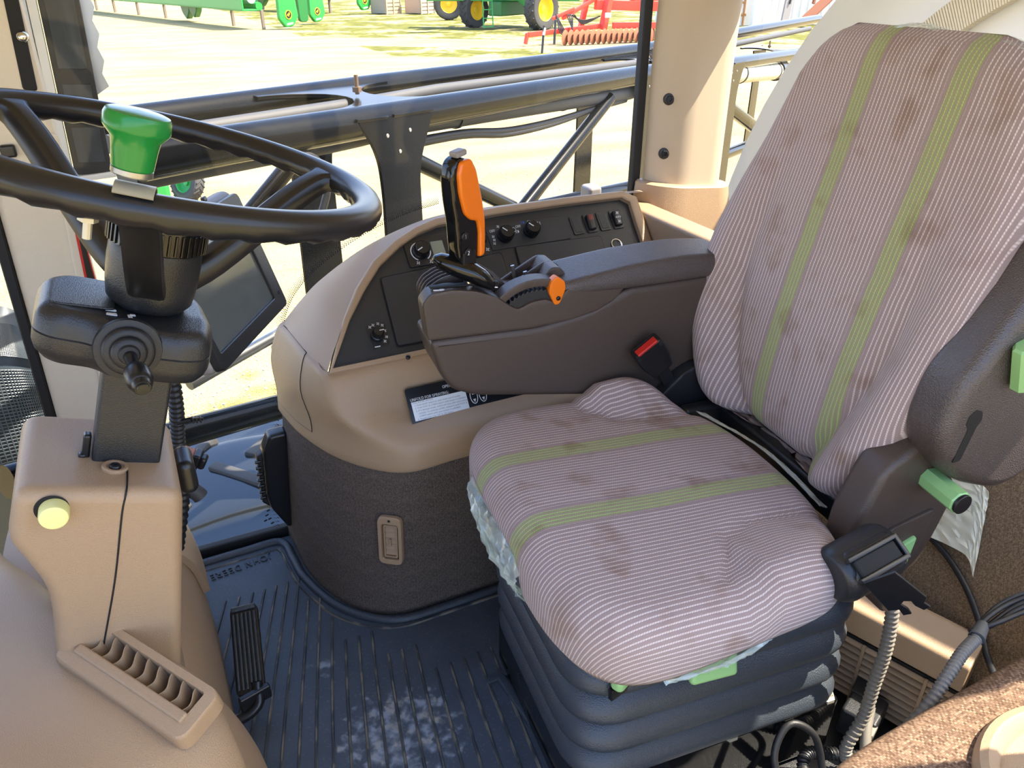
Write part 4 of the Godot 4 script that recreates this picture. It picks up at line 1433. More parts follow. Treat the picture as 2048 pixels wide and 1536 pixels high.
func seam_at(a: float, right: bool) -> float:
	# where the side bolsters of the cushion begin
	var at := [-0.05, 0.0, 0.04, 0.10, 0.26]
	var ws := [0.34, 0.215, 0.182, 0.170, 0.160] if right else [0.34, 0.215, 0.155, 0.135, 0.132]
	for i in 4:
		if a <= at[i + 1]: return lerpf(ws[i], ws[i + 1], smoothstep(0.0, 1.0, clampf((a - at[i]) / (at[i + 1] - at[i]), 0, 1)))
	return ws[4]

func build_seat() -> void:
	var T := seat_frame()
	var o := thing("operator_seat", "striped mauve and green cloth operator seat on black rubber bellows suspension", "seat", T.origin)
	o.rotation.y = deg_to_rad(-6.0)
	# cushion
	var m := MB.new(); m.xf = T
	var NT := 160
	var g := []; var uv := []
	var levels := []
	for k in 23: levels.append([k / 22.0 * 0.80, 0.0])
	for k in 9: levels.append([-1.0, PI / 2 * (k + 1) / 9.0])
	levels.append([-2.0, 0.5]); levels.append([-2.0, 1.0]); levels.append([-3.0, 0.0]); levels.append([-4.0, 0.0])
	for l in levels:
		var row := PackedVector3Array(); var ur := PackedVector2Array()
		for i in NT + 1:
			var th := TAU * i / NT
			var ca := cos(th); var sw := sin(th)
			var n := 4.2 if ca < 0 else lerpf(4.2, 2.5, minf(1.0, ca * 1.6))
			var A := 0.243; var Wd := 0.292
			var r := pow(pow(absf(ca) / A, n) + pow(absf(sw) / Wd, n), -1.0 / n)
			var p := Vector2(ca * r, sw * r + (-0.010))
			var nrm := Vector2(pow(absf(ca * r / A), n - 1) / A * signf(ca), pow(absf(sw * r / Wd), n - 1) / Wd * signf(sw)).normalized()
			var R := 0.048
			var core := p - nrm * R
			var yt := cushion_top(core.x, core.y)
			var bot := lerpf(0.400, 0.430, smoothstep(-0.2, 0.1, p.x)) + 0.050 * smoothstep(-0.215, -0.165, p.y) * (1.0 - smoothstep(0.040, 0.085, p.y)) * smoothstep(0.0, -0.18, p.x)
			var q := Vector3.ZERO; var arc := 0.0
			if l[0] >= 0:
				var s: Vector2 = (core - Vector2(0, -0.01)) * (l[0] / 0.80) + Vector2(0, -0.01)
				q = Vector3(s.x, cushion_top(s.x, s.y), s.y)
			elif l[0] == -1.0:
				var e := core + nrm * R * sin(l[1])
				q = Vector3(e.x, yt - R * (1 - cos(l[1])), e.y); arc = R * l[1] - R * sin(l[1])
			elif l[0] == -2.0:
				q = Vector3(p.x, lerpf(yt - R, bot + 0.02, l[1]), p.y); arc = R * (PI / 2 - 1) + (yt - R - q.y)
			elif l[0] == -3.0:
				q = Vector3(p.x - nrm.x * 0.012, bot, p.y - nrm.y * 0.012); arc = R * (PI / 2 - 1) + (yt - R - q.y)
			else:
				q = Vector3(p.x - nrm.x * 0.10, bot + 0.006, p.y - nrm.y * 0.10)
			row.push_back(q)
			ur.push_back(Vector2((q.z + nrm.y * arc + 0.35) / 0.70, (q.x + nrm.x * arc) / 0.0219))
		g.append(row); uv.append(ur)
	m.grid(g, uv)
	part(o, "seat_cushion", m, M.seat_cloth, 75)
	# pale foam carrier showing under the front of the cushion
	m = MB.new(); m.xf = T
	m.rbox(Vector3(-0.190, 0.425, -0.055), Vector3(0.05, 0.075, 0.22), 0.018, 3)
	part(o, "foam_carrier", m, M.foam_green)
	# backrest
	m = MB.new(); m.xf = T
	g = []; uv = []
	var hs := []
	for k in 40: hs.append(k / 39.0)
	var prev := 0.0
	for h in hs:
		var y: float = 0.472 + 0.652 * (0.5 - 0.5 * cos(h * PI)) * 0.35 + 0.652 * h * 0.65
		var hw := backrest_half(y)
		var e := minf(1.0, minf((y - 0.472) / 0.045, (1.124 - y) / 0.055))
		var cap := sqrt(maxf(0.0, 1.0 - pow(1.0 - maxf(e, 0.0), 2.0)))
		var row := PackedVector3Array(); var ur := PackedVector2Array()
		var th := 0.085 * cap
		for j in 61:
			var s := lerpf(-1.0, 1.0, j / 60.0)
			var se := signf(s) * (1.0 - pow(1.0 - absf(s), 1.25))
			var w := -0.072 + se * hw
			var a := backrest_front(y) + 0.030 * (1.0 - cap)
			var lat := absf(se) * hw
			# side bolsters, strongest in the lower half, with a valley at their root
			var bol := smoothstep(0.99, 0.62, y)
			a -= bol * 0.040 * smoothstep(hw - 0.105, hw - 0.045, lat)
			a += bol * 0.010 * exp(-pow((lat - (hw - 0.105)) / 0.012, 2.0))
			a += 0.006 * smoothstep(0.0, 0.2, lat) * (1.0 - bol)
			var ed := 0.035
			var over := clampf((lat - (hw - ed)) / ed, 0, 1)
			a += (1.0 - sqrt(maxf(0.0, 1.0 - over * over))) * th * 0.55
			row.push_back(Vector3(a, y, w)); ur.push_back(Vector2((w + signf(s) * over * over * 0.012 + 0.35) / 0.70, y / 0.0219))
		for j in 21:
			var s := lerpf(1.0, -1.0, j / 20.0)
			var over := clampf((absf(s) - 0.82) / 0.18, 0, 1)
			var a := backrest_front(y) + 0.030 * (1.0 - cap) + th * (1.0 - 0.45 * (1.0 - sqrt(maxf(0.0, 1.0 - over * over)))) + 0.002
			var w := -0.072 + s * hw
			row.push_back(Vector3(a, y, w)); ur.push_back(Vector2((w + 0.35) / 0.70, y / 0.0219))
		row.push_back(row[0]); ur.push_back(ur[0])
		g.append(row); uv.append(ur)
	m.grid(g, uv, true)
	m.fan(g[0]); m.fan(g[g.size() - 1], true)
	part(o, "backrest", m, M.seat_cloth, 80)
	# stiff shell behind the backrest and hinge plate under it
	m = MB.new(); m.xf = T
	m.rbox(Vector3(0.445, 0.78, -0.065), Vector3(0.05, 0.56, 0.40), 0.03, 3, Basis(Vector3.BACK, -0.15))
	part(o, "back_shell", m, M.black_plastic)
	m = MB.new(); m.xf = T
	m.rbox(Vector3(0.30, 0.440, -0.05), Vector3(0.05, 0.05, 0.36), 0.008, 2)
	m.rbox(Vector3(0.26, 0.41, -0.24), Vector3(0.12, 0.11, 0.03), 0.01, 2)
	m.rbox(Vector3(0.02, 0.405, -0.01), Vector3(0.40, 0.03, 0.44), 0.01, 2)
	part(o, "seat_pan", m, M.black_plastic)
	# suspension bellows
	m = MB.new(); m.xf = T
	var outl := rounded(V2([-0.218, -0.190, 0.275, -0.190, 0.275, 0.215, -0.218, 0.215]), 0.085, 7)
	var rings := []
	var lv := []
	for k in 4:
		var y0 := 0.135 + 0.060 * k
		lv.append_array([[y0, 0.030], [y0 + 0.006, 0.010], [y0 + 0.016, 0.001], [y0 + 0.026, 0.000], [y0 + 0.040, 0.006], [y0 + 0.052, 0.020], [y0 + 0.058, 0.030]])
	lv.append_array([[0.380, 0.030], [0.392, 0.040], [0.40, 0.07]])
	for l in lv:
		var ring := PackedVector3Array()
		var sh: float = (0.40 - l[0]) * -0.04
		for q in outl:
			var d: Vector2 = q - Vector2(0.03, 0.01)
			var p: Vector2 = Vector2(0.03, 0.01) + d * (1.0 - l[1] / d.length())
			ring.push_back(Vector3(p.x - sh, l[0], p.y))
		rings.append(ring)
	m.loft(rings)
	part(o, "bellows", m, M.rubber, 50)
	m = MB.new(); m.xf = T
	m.rbox(Vector3(0.045, 0.066, 0.005), Vector3(0.47, 0.125, 0.385), 0.008, 2)
	var bx := part(o, "base_box", m, M.black_gloss)
	for q in [[0.262, 0.142, 0.185], [-0.160, 0.142, 0.195], [0.07, 0.142, 0.190]]:
		m = MB.new(); m.xf = T
		m.lathe([Vector2(0.0001, -0.020), Vector2(0.014, -0.020), Vector2(0.014, -0.013), Vector2(0.010, -0.013), Vector2(0.010, -0.004), Vector2(0.008, -0.002), Vector2(0.0001, -0.002)], 6, Transform3D(Basis(), Vector3(q[0], q[1], q[2])))
		part(bx, "bolt", m, M.zinc, 20)
	m = MB.new(); m.xf = T
	m.rbox(Vector3(0.255, 0.136, 0.150), Vector3(0.05, 0.006, 0.055), 0.002, 1, Basis(Vector3.UP, 0.4))
	part(bx, "yellow_sticker", m, M.yellow_label)
	# levers
	m = MB.new(); m.xf = T
	m.rbox(Vector3(-0.022, 0.362, 0.232), Vector3(0.074, 0.046, 0.014), 0.0068, 3, Basis(Vector3.RIGHT, -0.35) * Basis(Vector3.BACK, -0.06))
	m.rbox(Vector3(-0.022, 0.380, 0.205), Vector3(0.06, 0.012, 0.06), 0.005, 2)
	part(o, "height_lever", m, M.green_lever)
	m = MB.new(); m.xf = T
	m.rbox(Vector3(-0.150, 0.372, 0.218), Vector3(0.045, 0.022, 0.02), 0.008, 3, Basis(Vector3.UP, 0.5))
	part(o, "slide_lever", m, M.green_lever)
	m = MB.new(); m.xf = T
	m.rbox(Vector3(-0.148, 0.345, 0.212), Vector3(0.046, 0.020, 0.008), 0.002, 1, Basis(Vector3.UP, 0.30))
	part(o, "maker_plate", m, M.black_smooth)
	# right-hand recliner bracket
	m = MB.new(); m.xf = T
	m.extr(rounded(V2([0.150, 0.44, 0.290, 0.42, 0.320, 0.49, 0.275, 0.545, 0.215, 0.53, 0.160, 0.48]), 0.02, 3), -0.292, -0.262, 0.005, 2)
	part(o, "right_bracket", m, M.black_plastic)
	# left-hand recliner bracket in brown plastic
	m = MB.new(); m.xf = T
	m.extr(rounded(V2([0.235, 0.605, 0.300, 0.640, 0.385, 0.535, 0.366, 0.45, 0.345, 0.390, 0.235, 0.380, 0.200, 0.42, 0.205, 0.52]), 0.022, 4), 0.150, 0.205, 0.010, 3)
	var lb := part(o, "left_bracket", m, M.brown)
	m = MB.new(); m.xf = T
	m.extr(rounded(V2([0.262, 0.495, 0.345, 0.515, 0.335, 0.450, 0.318, 0.408, 0.285, 0.42]), 0.012, 3), 0.200, 0.210, 0.003, 2)
	part(lb, "bracket_cover", m, M.brown)
	m = MB.new(); m.xf = T
	m.extr(rounded(V2([0.262, 0.452, 0.318, 0.475, 0.312, 0.415, 0.270, 0.380, 0.252, 0.40]), 0.008, 3), 0.196, 0.216, 0.004, 2)
	part(lb, "tilt_lever", m, M.green_lever)
	for q in [[0.195, 0.395, 0.175], [0.262, 0.398, 0.215]]:
		m = MB.new(); m.xf = T
		m.lathe([Vector2(0.0001, 0.0), Vector2(0.022, 0.0), Vector2(0.022, 0.030), Vector2(0.019, 0.034), Vector2(0.0001, 0.034)], 24, Transform3D(Basis(Vector3.RIGHT, PI / 2), Vector3(q[0], q[1], q[2])))
		part(lb, "pivot_cap", m, M.brown)
	# recline lever
	m = MB.new(); m.xf = T
	var oc := PackedVector2Array()
	for k in 8: oc.push_back(Vector2(cos(TAU * (k + 0.5) / 8) * 0.017, sin(TAU * (k + 0.5) / 8) * 0.017))
	m.extr(oc, 0.205, 0.268, 0.002, 1, Transform3D(Basis(Vector3.UP, -0.10), Vector3(0.335, 0.572, 0)))
	var rl := part(lb, "recline_lever", m, M.green_lever, 25)
	m = MB.new(); m.xf = T
	m.lathe([Vector2(0.0001, 0), Vector2(0.0145, 0), Vector2(0.0145, 0.0035), Vector2(0.013, 0.0045), Vector2(0.0001, 0.0045)], 24, Transform3D(Basis(Vector3.RIGHT, PI / 2), Vector3(0.308, 0.572, 0.2665)))
	part(lb, "lever_end", m, M.black_smooth)

func backrest_half(y: float) -> float:
	var ys := [0.472, 0.50, 0.55, 0.60, 0.66, 0.73, 0.80, 0.88, 0.97, 1.05, 1.095, 1.118, 1.124]
	var ws := [0.175, 0.198, 0.224, 0.244, 0.264, 0.278, 0.280, 0.268, 0.246, 0.222, 0.190, 0.155, 0.130]
	for i in ys.size() - 1:
		if y <= ys[i + 1]: return lerpf(ws[i], ws[i + 1], clampf((y - ys[i]) / (ys[i + 1] - ys[i]), 0, 1))
	return ws[-1]

func backrest_front(y: float) -> float:
	var ys := [0.40, 0.49, 0.56, 0.66, 0.745, 0.81, 0.96, 1.13]
	var av := [0.285, 0.275, 0.272, 0.284, 0.300, 0.314, 0.346, 0.376]
	for i in ys.size() - 1:
		if y <= ys[i + 1]:
			var f: float = clampf((y - ys[i]) / (ys[i + 1] - ys[i]), 0, 1)
			var p0: float = av[maxi(i - 1, 0)]; var p3: float = av[mini(i + 2, 7)]
			return cubic_interpolate(av[i], av[i + 1], p0, p3, f)
	return av[-1]

func build_armrest_console() -> void:
	var T := seat_frame()
	var o := thing("armrest_console", "dark brown armrest console with padded lid beside the seat", "armrest", T * Vector3(0, 0.52, -0.36), "", deg_to_rad(-6.0))
	var TA := T * Transform3D(Basis.from_scale(Vector3(1, 1, 0.62)), Vector3(0, 0, -0.29 * 0.38))
	var m := MB.new(); m.xf = TA
	# lower half
	m.extr(rounded(V2([-0.268, 0.655, -0.253, 0.590, -0.232, 0.556, -0.190, 0.536, 0.02, 0.498, 0.28, 0.47, 0.28, 0.70, 0.10, 0.70, 0.02, 0.665, -0.08, 0.650]), 0.016, 4), -0.462, -0.292, 0.012, 3)
	part(o, "lower_shell", m, M.brown, 45)
	# upper half: front block with a bowed top, lever slots, quadrant for the throttle
	m = MB.new(); m.xf = TA
	var top := [-0.270, 0.6555, -0.276, 0.722, -0.262, 0.738, -0.225, 0.7405, -0.185, 0.733, -0.150, 0.718, -0.128, 0.700, -0.112, 0.690, -0.088, 0.700, -0.062, 0.702, -0.043, 0.693, -0.022, 0.716, 0.06, 0.716, 0.28, 0.716, 0.28, 0.702, 0.088, 0.702, 0.070, 0.680, 0.035, 0.664, -0.02, 0.654, -0.09, 0.6505]
	m.extr(rounded(V2(top), 0.006, 2), -0.352, -0.291, 0.005, 2)
	part(o, "upper_shell", m, M.brown, 40)
	m = MB.new(); m.xf = TA
	m.extr(rounded(V2([-0.250, 0.650, -0.250, 0.698, -0.235, 0.706, -0.12, 0.706, -0.03, 0.708, 0.28, 0.708, 0.28, 0.65]), 0.008, 2), -0.464, -0.350, 0.006, 2)
	part(o, "control_deck", m, M.brown, 40)
	# finger guards between the rocker columns
	for k in 5:
		var w := -0.372 - k * 0.0215
		m = MB.new(); m.xf = TA
		m.extr(rounded(V2([-0.245, 0.700, -0.258, 0.690, -0.262, 0.716, -0.252, 0.732, -0.230, 0.744, -0.190, 0.751, -0.150, 0.742, -0.118, 0.720, -0.108, 0.704]), 0.006, 2), w - 0.003, w + 0.003, 0.0015, 1)
		part(o, "finger_guard", m, M.brown, 40)
	m = MB.new(); m.xf = TA
	m.rbox(Vector3(-0.190, 0.716, -0.405), Vector3(0.090, 0.010, 0.070), 0.003, 2, Basis(Vector3.BACK, 0.08))
	part(o, "rocker_panel", m, M.black_plastic)
	for k in 3:
		m = MB.new(); m.xf = TA
		m.rbox(Vector3(-0.185, 0.7215, -0.383 - k * 0.0215), Vector3(0.030, 0.008, 0.014), 0.003, 2, Basis(Vector3.BACK, 0.18))
		var rk := part(o, "boom_rocker", m, M.black_smooth)
		if k == 0:
			m = MB.new(); m.xf = TA
			m.rbox(Vector3(-0.208, 0.7225, -0.383), Vector3(0.010, 0.001, 0.008), 0.0003, 1)
			part(o, "pictogram", m, M.white_print)
	# lever gate
	m = MB.new(); m.xf = TA
	m.rbox(Vector3(-0.200, 0.7395, -0.322), Vector3(0.118, 0.004, 0.018), 0.0018, 2, Basis(Vector3.BACK, -0.05))
	part(o, "lever_gate", m, M.black_deep)
	for q in [[-0.245, -0.305], [-0.155, -0.306]]:
		m = MB.new(); m.xf = TA
		m.rbox(Vector3(q[0], 0.7395 + (-0.006 if q[0] > -0.2 else 0.0), q[1]), Vector3(0.020, 0.0016, 0.005), 0.0006, 1, Basis(Vector3.BACK, -0.06 if q[0] < -0.2 else -0.28))
		m.rbox(Vector3(q[0] + 0.004, 0.7395 + (-0.007 if q[0] > -0.2 else 0.0), q[1]), Vector3(0.007, 0.0014, 0.010), 0.0005, 1, Basis(Vector3.BACK, -0.06 if q[0] < -0.2 else -0.28))
		part(o, "animal_symbol", m, M.white_print)
	# throttle quadrant: arched wall, toothed sector, orange tab
	m = MB.new(); m.xf = TA
	var arch := PackedVector2Array()
	for k in 17:
		var an := deg_to_rad(lerpf(160.0, 38.0, k / 16.0))
		arch.push_back(Vector2(-0.078, 0.640) + Vector2(cos(an), sin(an)) * 0.098)
	for k in 17:
		var an := deg_to_rad(lerpf(38.0, 160.0, k / 16.0))
		arch.push_back(Vector2(-0.078, 0.640) + Vector2(cos(an), sin(an)) * 0.084)
	m.extr(arch, -0.345, -0.298, 0.002, 1)
	part(o, "quadrant_arch", m, M.brown, 40)
	m = MB.new(); m.xf = TA
	var sec := PackedVector2Array()
	for k in 37:
		var an := deg_to_rad(lerpf(150.0, 40.0, k / 36.0))
		sec.push_back(Vector2(-0.078, 0.640) + Vector2(cos(an), sin(an)) * (0.080 if k % 2 == 0 else 0.076))
	for k in 13:
		var an := deg_to_rad(lerpf(40.0, 150.0, k / 12.0))
		sec.push_back(Vector2(-0.078, 0.640) + Vector2(cos(an), sin(an)) * 0.052)
	m.extr(sec, -0.330, -0.2985, 0.001, 1)
	part(o, "toothed_sector", m, M.cable, 25)
	m = MB.new(); m.xf = TA
	m.extr(rounded(V2([-0.046, 0.688, -0.058, 0.714, -0.054, 0.732, -0.044, 0.741, -0.028, 0.730, -0.026, 0.716, -0.036, 0.690]), 0.004, 2), -0.314, -0.288, 0.003, 2)
	var ot := part(o, "throttle_stop", m, M.orange)
	screw(ot, T * Transform3D(Basis(), Vector3(-0.040, 0.701, -0.2885)), 0.004)
	# rear of the deck: ramp with a printed window, small toggles
	m = MB.new(); m.xf = TA
	m.extr(rounded(V2([-0.120, 0.700, -0.070, 0.728, -0.040, 0.744, -0.022, 0.742, 0.010, 0.700]), 0.006, 2), -0.462, -0.452, 0.002, 1)
	m.extr(rounded(V2([-0.120, 0.700, -0.070, 0.728, -0.040, 0.744, -0.022, 0.742, 0.010, 0.700]), 0.006, 2), -0.404, -0.396, 0.002, 1)
	m.extr(rounded(V2([-0.055, 0.724, -0.040, 0.744, -0.022, 0.742, 0.010, 0.700, -0.03, 0.700]), 0.005, 2), -0.462, -0.345, 0.003, 2)
	part(o, "toggle_housing", m, M.brown, 40)
	m = MB.new(); m.xf = TA
	m.rbox(Vector3(-0.0085, 0.7255, -0.395), Vector3(0.036, 0.0016, 0.022), 0.0006, 1, Basis(Vector3.BACK, -0.92))
	var tw := part(o, "printed_window", m, M.black_smooth)
	for k in 2:
		m = MB.new(); m.xf = TA
		m.rbox(Vector3(-0.0145 + 0.012 * k, 0.7345 - 0.0165 * k, -0.395), Vector3(0.009, 0.0012, 0.010), 0.0003, 1, Basis(Vector3.BACK, -0.92))
		part(tw, "printed_mark", m, M.grey_print)
	for q in [[-0.085, -0.432], [-0.075, -0.374]]:
		m = MB.new(); m.xf = TA
		m.tube([Vector3(q[0], 0.702, q[1]), Vector3(q[0] - 0.006, 0.736, q[1])], [0.003, 0.004], 10)
		part(o, "toggle", m, M.steel, 40)
	m = MB.new(); m.xf = TA
	m.lathe([Vector2(0.007, 0), Vector2(0.007, 0.002), Vector2(0.0055, 0.003), Vector2(0.0001, 0.002)], 16, Transform3D(Basis(), Vector3(-0.118, 0.7065, -0.425)), false, true)
	part(o, "indicator", m, M.black_gloss)
	# padded lid
	m = MB.new(); m.xf = TA
	var rings := []
	for k in 25:
		var f := k / 24.0
		var a := lerpf(-0.030, 0.300, f)
		var e := minf(minf(f / 0.06, (1.0 - f) / 0.10), 1.0)
		var cap := sqrt(maxf(0.0001, 1.0 - pow(1.0 - e, 2.0)))
		var ty := MB.at1(V3([0, 0.732, 0, 0, 0.742, 0, 0, 0.750, 0, 0, 0.752, 0, 0, 0.744, 0]), f).y
		var w1 := -0.290 + 0.006 * sin(f * PI); var w0 := -0.455
		var bot := 0.700
		var ring := PackedVector3Array()
		for q in rounded(V2([w0, bot, w1 - 0.004, bot, w1, bot + 0.018, w1 - 0.014, ty - 0.008, w0 + 0.02, ty, w0, ty - 0.02]), 0.014, 4):
			var mid := Vector2((w0 + w1) / 2, (bot + ty) / 2)
			var r := mid + (q - mid) * (0.90 + 0.10 * cap)
			ring.push_back(Vector3(a + (0.030 * (r.x - w1) / (w0 - w1) * -1.0 + 0.0 if f < 0.5 else 0.0), r.y, r.x))
		rings.append(ring)
	m.loft(rings)
	part(o, "padded_lid", m, M.brown_soft, 50)

	# multi-function control lever
	var q := thing("control_lever", "tall black and orange multi-function control lever on a chrome stem", "control lever", T * Vector3(-0.19, 0.715, -0.314), "", deg_to_rad(-6.0))
	var base := Vector3(-0.190, 0.715, -0.314)
	m = MB.new(); m.xf = T
	m.tube([base + Vector3(0, -0.01, 0), base + Vector3(-0.003, 0.055, 0)], 0.0085, 18)
	part(q, "stem", m, M.chrome, 60)
	# hand shelf
	m = MB.new(); m.xf = T
	rings = []
	var sk := V3([-0.247, 0.786, -0.322, -0.238, 0.782, -0.320, -0.215, 0.772, -0.316, -0.192, 0.762, -0.312, -0.172, 0.750, -0.309, -0.156, 0.738, -0.306, -0.150, 0.731, -0.305])
	var sr := [0.006, 0.016, 0.021, 0.022, 0.020, 0.015, 0.005]
	for k in 7:
		var ring := PackedVector3Array()
		for i in 16:
			var an := TAU * i / 16
			ring.push_back(sk[k] + Vector3(0.35, 0.75, 0.0) * cos(an) * sr[k] * 0.95 + Vector3(0, 0, 1) * sin(an) * sr[k] * 1.15)
		rings.append(ring)
	m.loft(rings)
	part(q, "hand_shelf", m, M.black_gloss, 60)
	# grip: profile extruded across, tapered ends
	var G := T * Transform3D(Basis(Vector3.UP, 0.50).scaled(Vector3(0.95, 0.93, 0.95)), Vector3(-0.195, 0.770, -0.312))
	m = MB.new(); m.xf = G
	var neck := rounded(V2([-0.018, -0.012, 0.014, -0.012, 0.014, 0.03, -0.018, 0.03]), 0.004, 2)
	m.extr(neck, -0.012, 0.012, 0.003, 2)
	part(q, "neck", m, M.black_smooth)
	m = MB.new(); m.xf = G
	var grip := V2([-0.025, 0.016, 0.000, 0.010, 0.022, 0.012, 0.030, 0.040, 0.031, 0.075, 0.026, 0.105, 0.012, 0.165, 0.002, 0.186, -0.018, 0.192, -0.032, 0.182, -0.038, 0.160, -0.036, 0.125, -0.030, 0.085, -0.028, 0.05])
	m.extr(rounded(grip, 0.008, 3), -0.019, 0.010, 0.007, 3)
	part(q, "grip", m, M.black_gloss, 40)
	m = MB.new(); m.xf = G
	m.extr(rounded(V2([-0.020, 0.184, -0.026, 0.165, -0.024, 0.135, -0.014, 0.098, 0.000, 0.084, 0.016, 0.080, 0.020, 0.060, 0.018, 0.014, 0.032, 0.016, 0.034, 0.045, 0.034, 0.080, 0.029, 0.110, 0.016, 0.166, 0.004, 0.187]), 0.006, 3), 0.002, 0.0165, 0.005, 3)
	part(q, "orange_shell", m, M.orange, 40)
	m = MB.new(); m.xf = G
	m.rbox(Vector3(-0.013, 0.196, 0.002), Vector3(0.024, 0.010, 0.020), 0.0035, 2, Basis(Vector3.BACK, 0.15))
	part(q, "top_button", m, M.bezel_grey)
	for k in 5:
		for j in 2:
			m = MB.new(); m.xf = G
			m.rbox(Vector3(0.016 + k * 0.0042, 0.164 - k * 0.019, -0.009 + j * 0.013), Vector3(0.010, 0.013, 0.009), 0.0025, 2, Basis(Vector3.BACK, 0.24))
			part(q, "key", m, M.black_smooth)
	for k in 2:
		m = MB.new(); m.xf = G
		m.lathe([Vector2(0.0001, 0.0), Vector2(0.008, 0.0), Vector2(0.0075, 0.0035), Vector2(0.006, 0.0045), Vector2(0.0001, 0.0045)], 22, Transform3D(Basis(Vector3.RIGHT, PI / 2), Vector3(-0.012 + k * 0.006, 0.058 - k * 0.030, 0.0085)))
		var bt := part(q, "side_button", m, M.black_smooth)
		write(bt, "lettering", ["1", "2"][k], 0.007, G * Transform3D(Basis(), Vector3(-0.012 + k * 0.006, 0.058 - k * 0.030, 0.0134)), M.white_print if k == 1 else M.grey_print)

func build_seat_fittings() -> void:
	var T := seat_frame()
	var o := thing("seat_belt_buckle", "black seat belt buckle with red release button at the seat's right side", "buckle", T * Vector3(0.20, 0.46, -0.275))
	var A := T * axes(Vector3(0.80, 0.60, 0.05), Vector3(-0.52, 0.72, 0.10), Vector3(0.140, 0.572, -0.262))
	var m := MB.new(); m.xf = A
	m.extr(rounded(V2([-0.029, 0.036, 0.029, 0.036, 0.029, -0.004, 0.022, -0.038, -0.022, -0.038, -0.029, -0.004]), 0.006, 3), -0.013, 0.013, 0.004, 2)
	part(o, "housing", m, M.black_smooth)
	m = MB.new(); m.xf = A
	m.rbox(Vector3(0, 0.033, 0.0045), Vector3(0.044, 0.009, 0.016), 0.002, 2)
	part(o, "release_button", m, M.red_plastic)
	m = MB.new(); m.xf = A
	m.rbox(Vector3(0, 0.0345, -0.0075), Vector3(0.046, 0.006, 0.003), 0.001, 1)
	part(o, "tongue_slot", m, M.black_deep)
	for s in [-1.0, 1.0]:
		m = MB.new(); m.xf = A
		m.lathe([Vector2(0.0001, 0), Vector2(0.004, 0), Vector2(0.0035, 0.0015), Vector2(0.0001, 0.0015)], 14, Transform3D(Basis(Vector3.RIGHT, PI / 2), Vector3(s * 0.0235, 0.026, 0.0128)))
		part(o, "rivet", m, M.black_plastic)
	m = MB.new(); m.xf = A
	m.slab([[Vector3(-0.012, -0.036, 0.002), Vector3(-0.014, -0.075, -0.004), Vector3(-0.02, -0.14, -0.012)], [Vector3(0.012, -0.036, 0.002), Vector3(0.010, -0.075, -0.004), Vector3(0.004, -0.14, -0.012)]], 3, 10, 0.004)
	part(o, "stalk", m, M.cable)

	o = thing("seat_belt_retractor", "black cylindrical seat belt retractor with forked metal plate at the seat's left side", "retractor", T * Vector3(0.175, 0.43, 0.24))
	A = T * axes(Vector3(0.95, 0.16, -0.10), Vector3(-0.25, 0.78, 0.62), Vector3(0.164, 0.512, 0.262))
	A.basis = A.basis.scaled_local(Vector3(0.84, 0.84, 0.84))
	m = MB.new(); m.xf = A
	m.lathe([Vector2(0.0001, -0.064), Vector2(0.034, -0.064), Vector2(0.042, -0.058), Vector2(0.046, -0.048), Vector2(0.046, 0.040), Vector2(0.042, 0.052), Vector2(0.034, 0.058), Vector2(0.0001, 0.058)], 26, Transform3D(Basis(Vector3.BACK, PI / 2), Vector3(0, -0.012, 0)))
	m.rbox(Vector3(0.004, 0.012, 0.002), Vector3(0.102, 0.046, 0.056), 0.014, 3)
	part(o, "reel_cover", m, M.black_plastic, 40)
	m = MB.new(); m.xf = A
	m.rbox(Vector3(0, 0.038, 0.006), Vector3(0.082, 0.010, 0.030), 0.004, 2)
	part(o, "webbing", m, M.black_deep)
	m = MB.new(); m.xf = A
	m.rbox(Vector3(0, 0.041, 0.022), Vector3(0.098, 0.010, 0.008), 0.002, 1)
	m.rbox(Vector3(0, 0.041, -0.012), Vector3(0.098, 0.010, 0.008), 0.002, 1)
	m.rbox(Vector3(0.046, 0.041, 0.005), Vector3(0.008, 0.010, 0.034), 0.002, 1)
	part(o, "webbing_guide", m, M.black_smooth)
	for q in [[-0.050, -0.02, 0.032], [-0.030, -0.046, 0.020], [0.052, 0.016, 0.030]]:
		m = MB.new(); m.xf = A
		m.lathe([Vector2(0.0001, 0), Vector2(0.0055, 0), Vector2(0.005, 0.003), Vector2(0.002, 0.002), Vector2(0.0001, 0.002)], 16, along(Vector3(q[0] * 0.4, q[1], q[2]), Vector3(q[0], q[1], q[2])))
		part(o, "rivet", m, M.black_smooth)
	# forked plate
	var P := T * axes(Vector3(0.55, -0.55, 0.25), Vector3(0.45, 0.55, 0.45), Vector3(0.154, 0.520, 0.325))
	m = MB.new(); m.xf = P
	m.extr(V2([-0.030, -0.020, 0.030, -0.026, 0.034, -0.014, 0.046, -0.016, 0.048, -0.006, 0.038, -0.004, 0.026, -0.006, 0.022, 0.000, 0.026, 0.007, 0.036, 0.006, 0.048, 0.010, 0.046, 0.020, 0.036, 0.018, 0.028, 0.026, -0.030, 0.022]), -0.0016, 0.0016, 0.0005, 1)
	part(o, "forked_plate", m, M.black_smooth)

	o = thing("folded_armrest", "dark brown left armrest folded upright against the seat back", "armrest", T * Vector3(0.33, 0.56, 0.22))
	m = MB.new(); m.xf = T
	m.extr(rounded(V2([0.378, 0.915, 0.268, 0.742, 0.258, 0.672, 0.272, 0.632, 0.315, 0.588, 0.395, 0.556, 0.440, 0.566, 0.475, 0.610, 0.490, 0.70, 0.480, 0.95]), 0.030, 5), 0.178, 0.250, 0.020, 4)
	part(o, "body", m, M.brown_soft, 50)
	m = MB.new(); m.xf = T
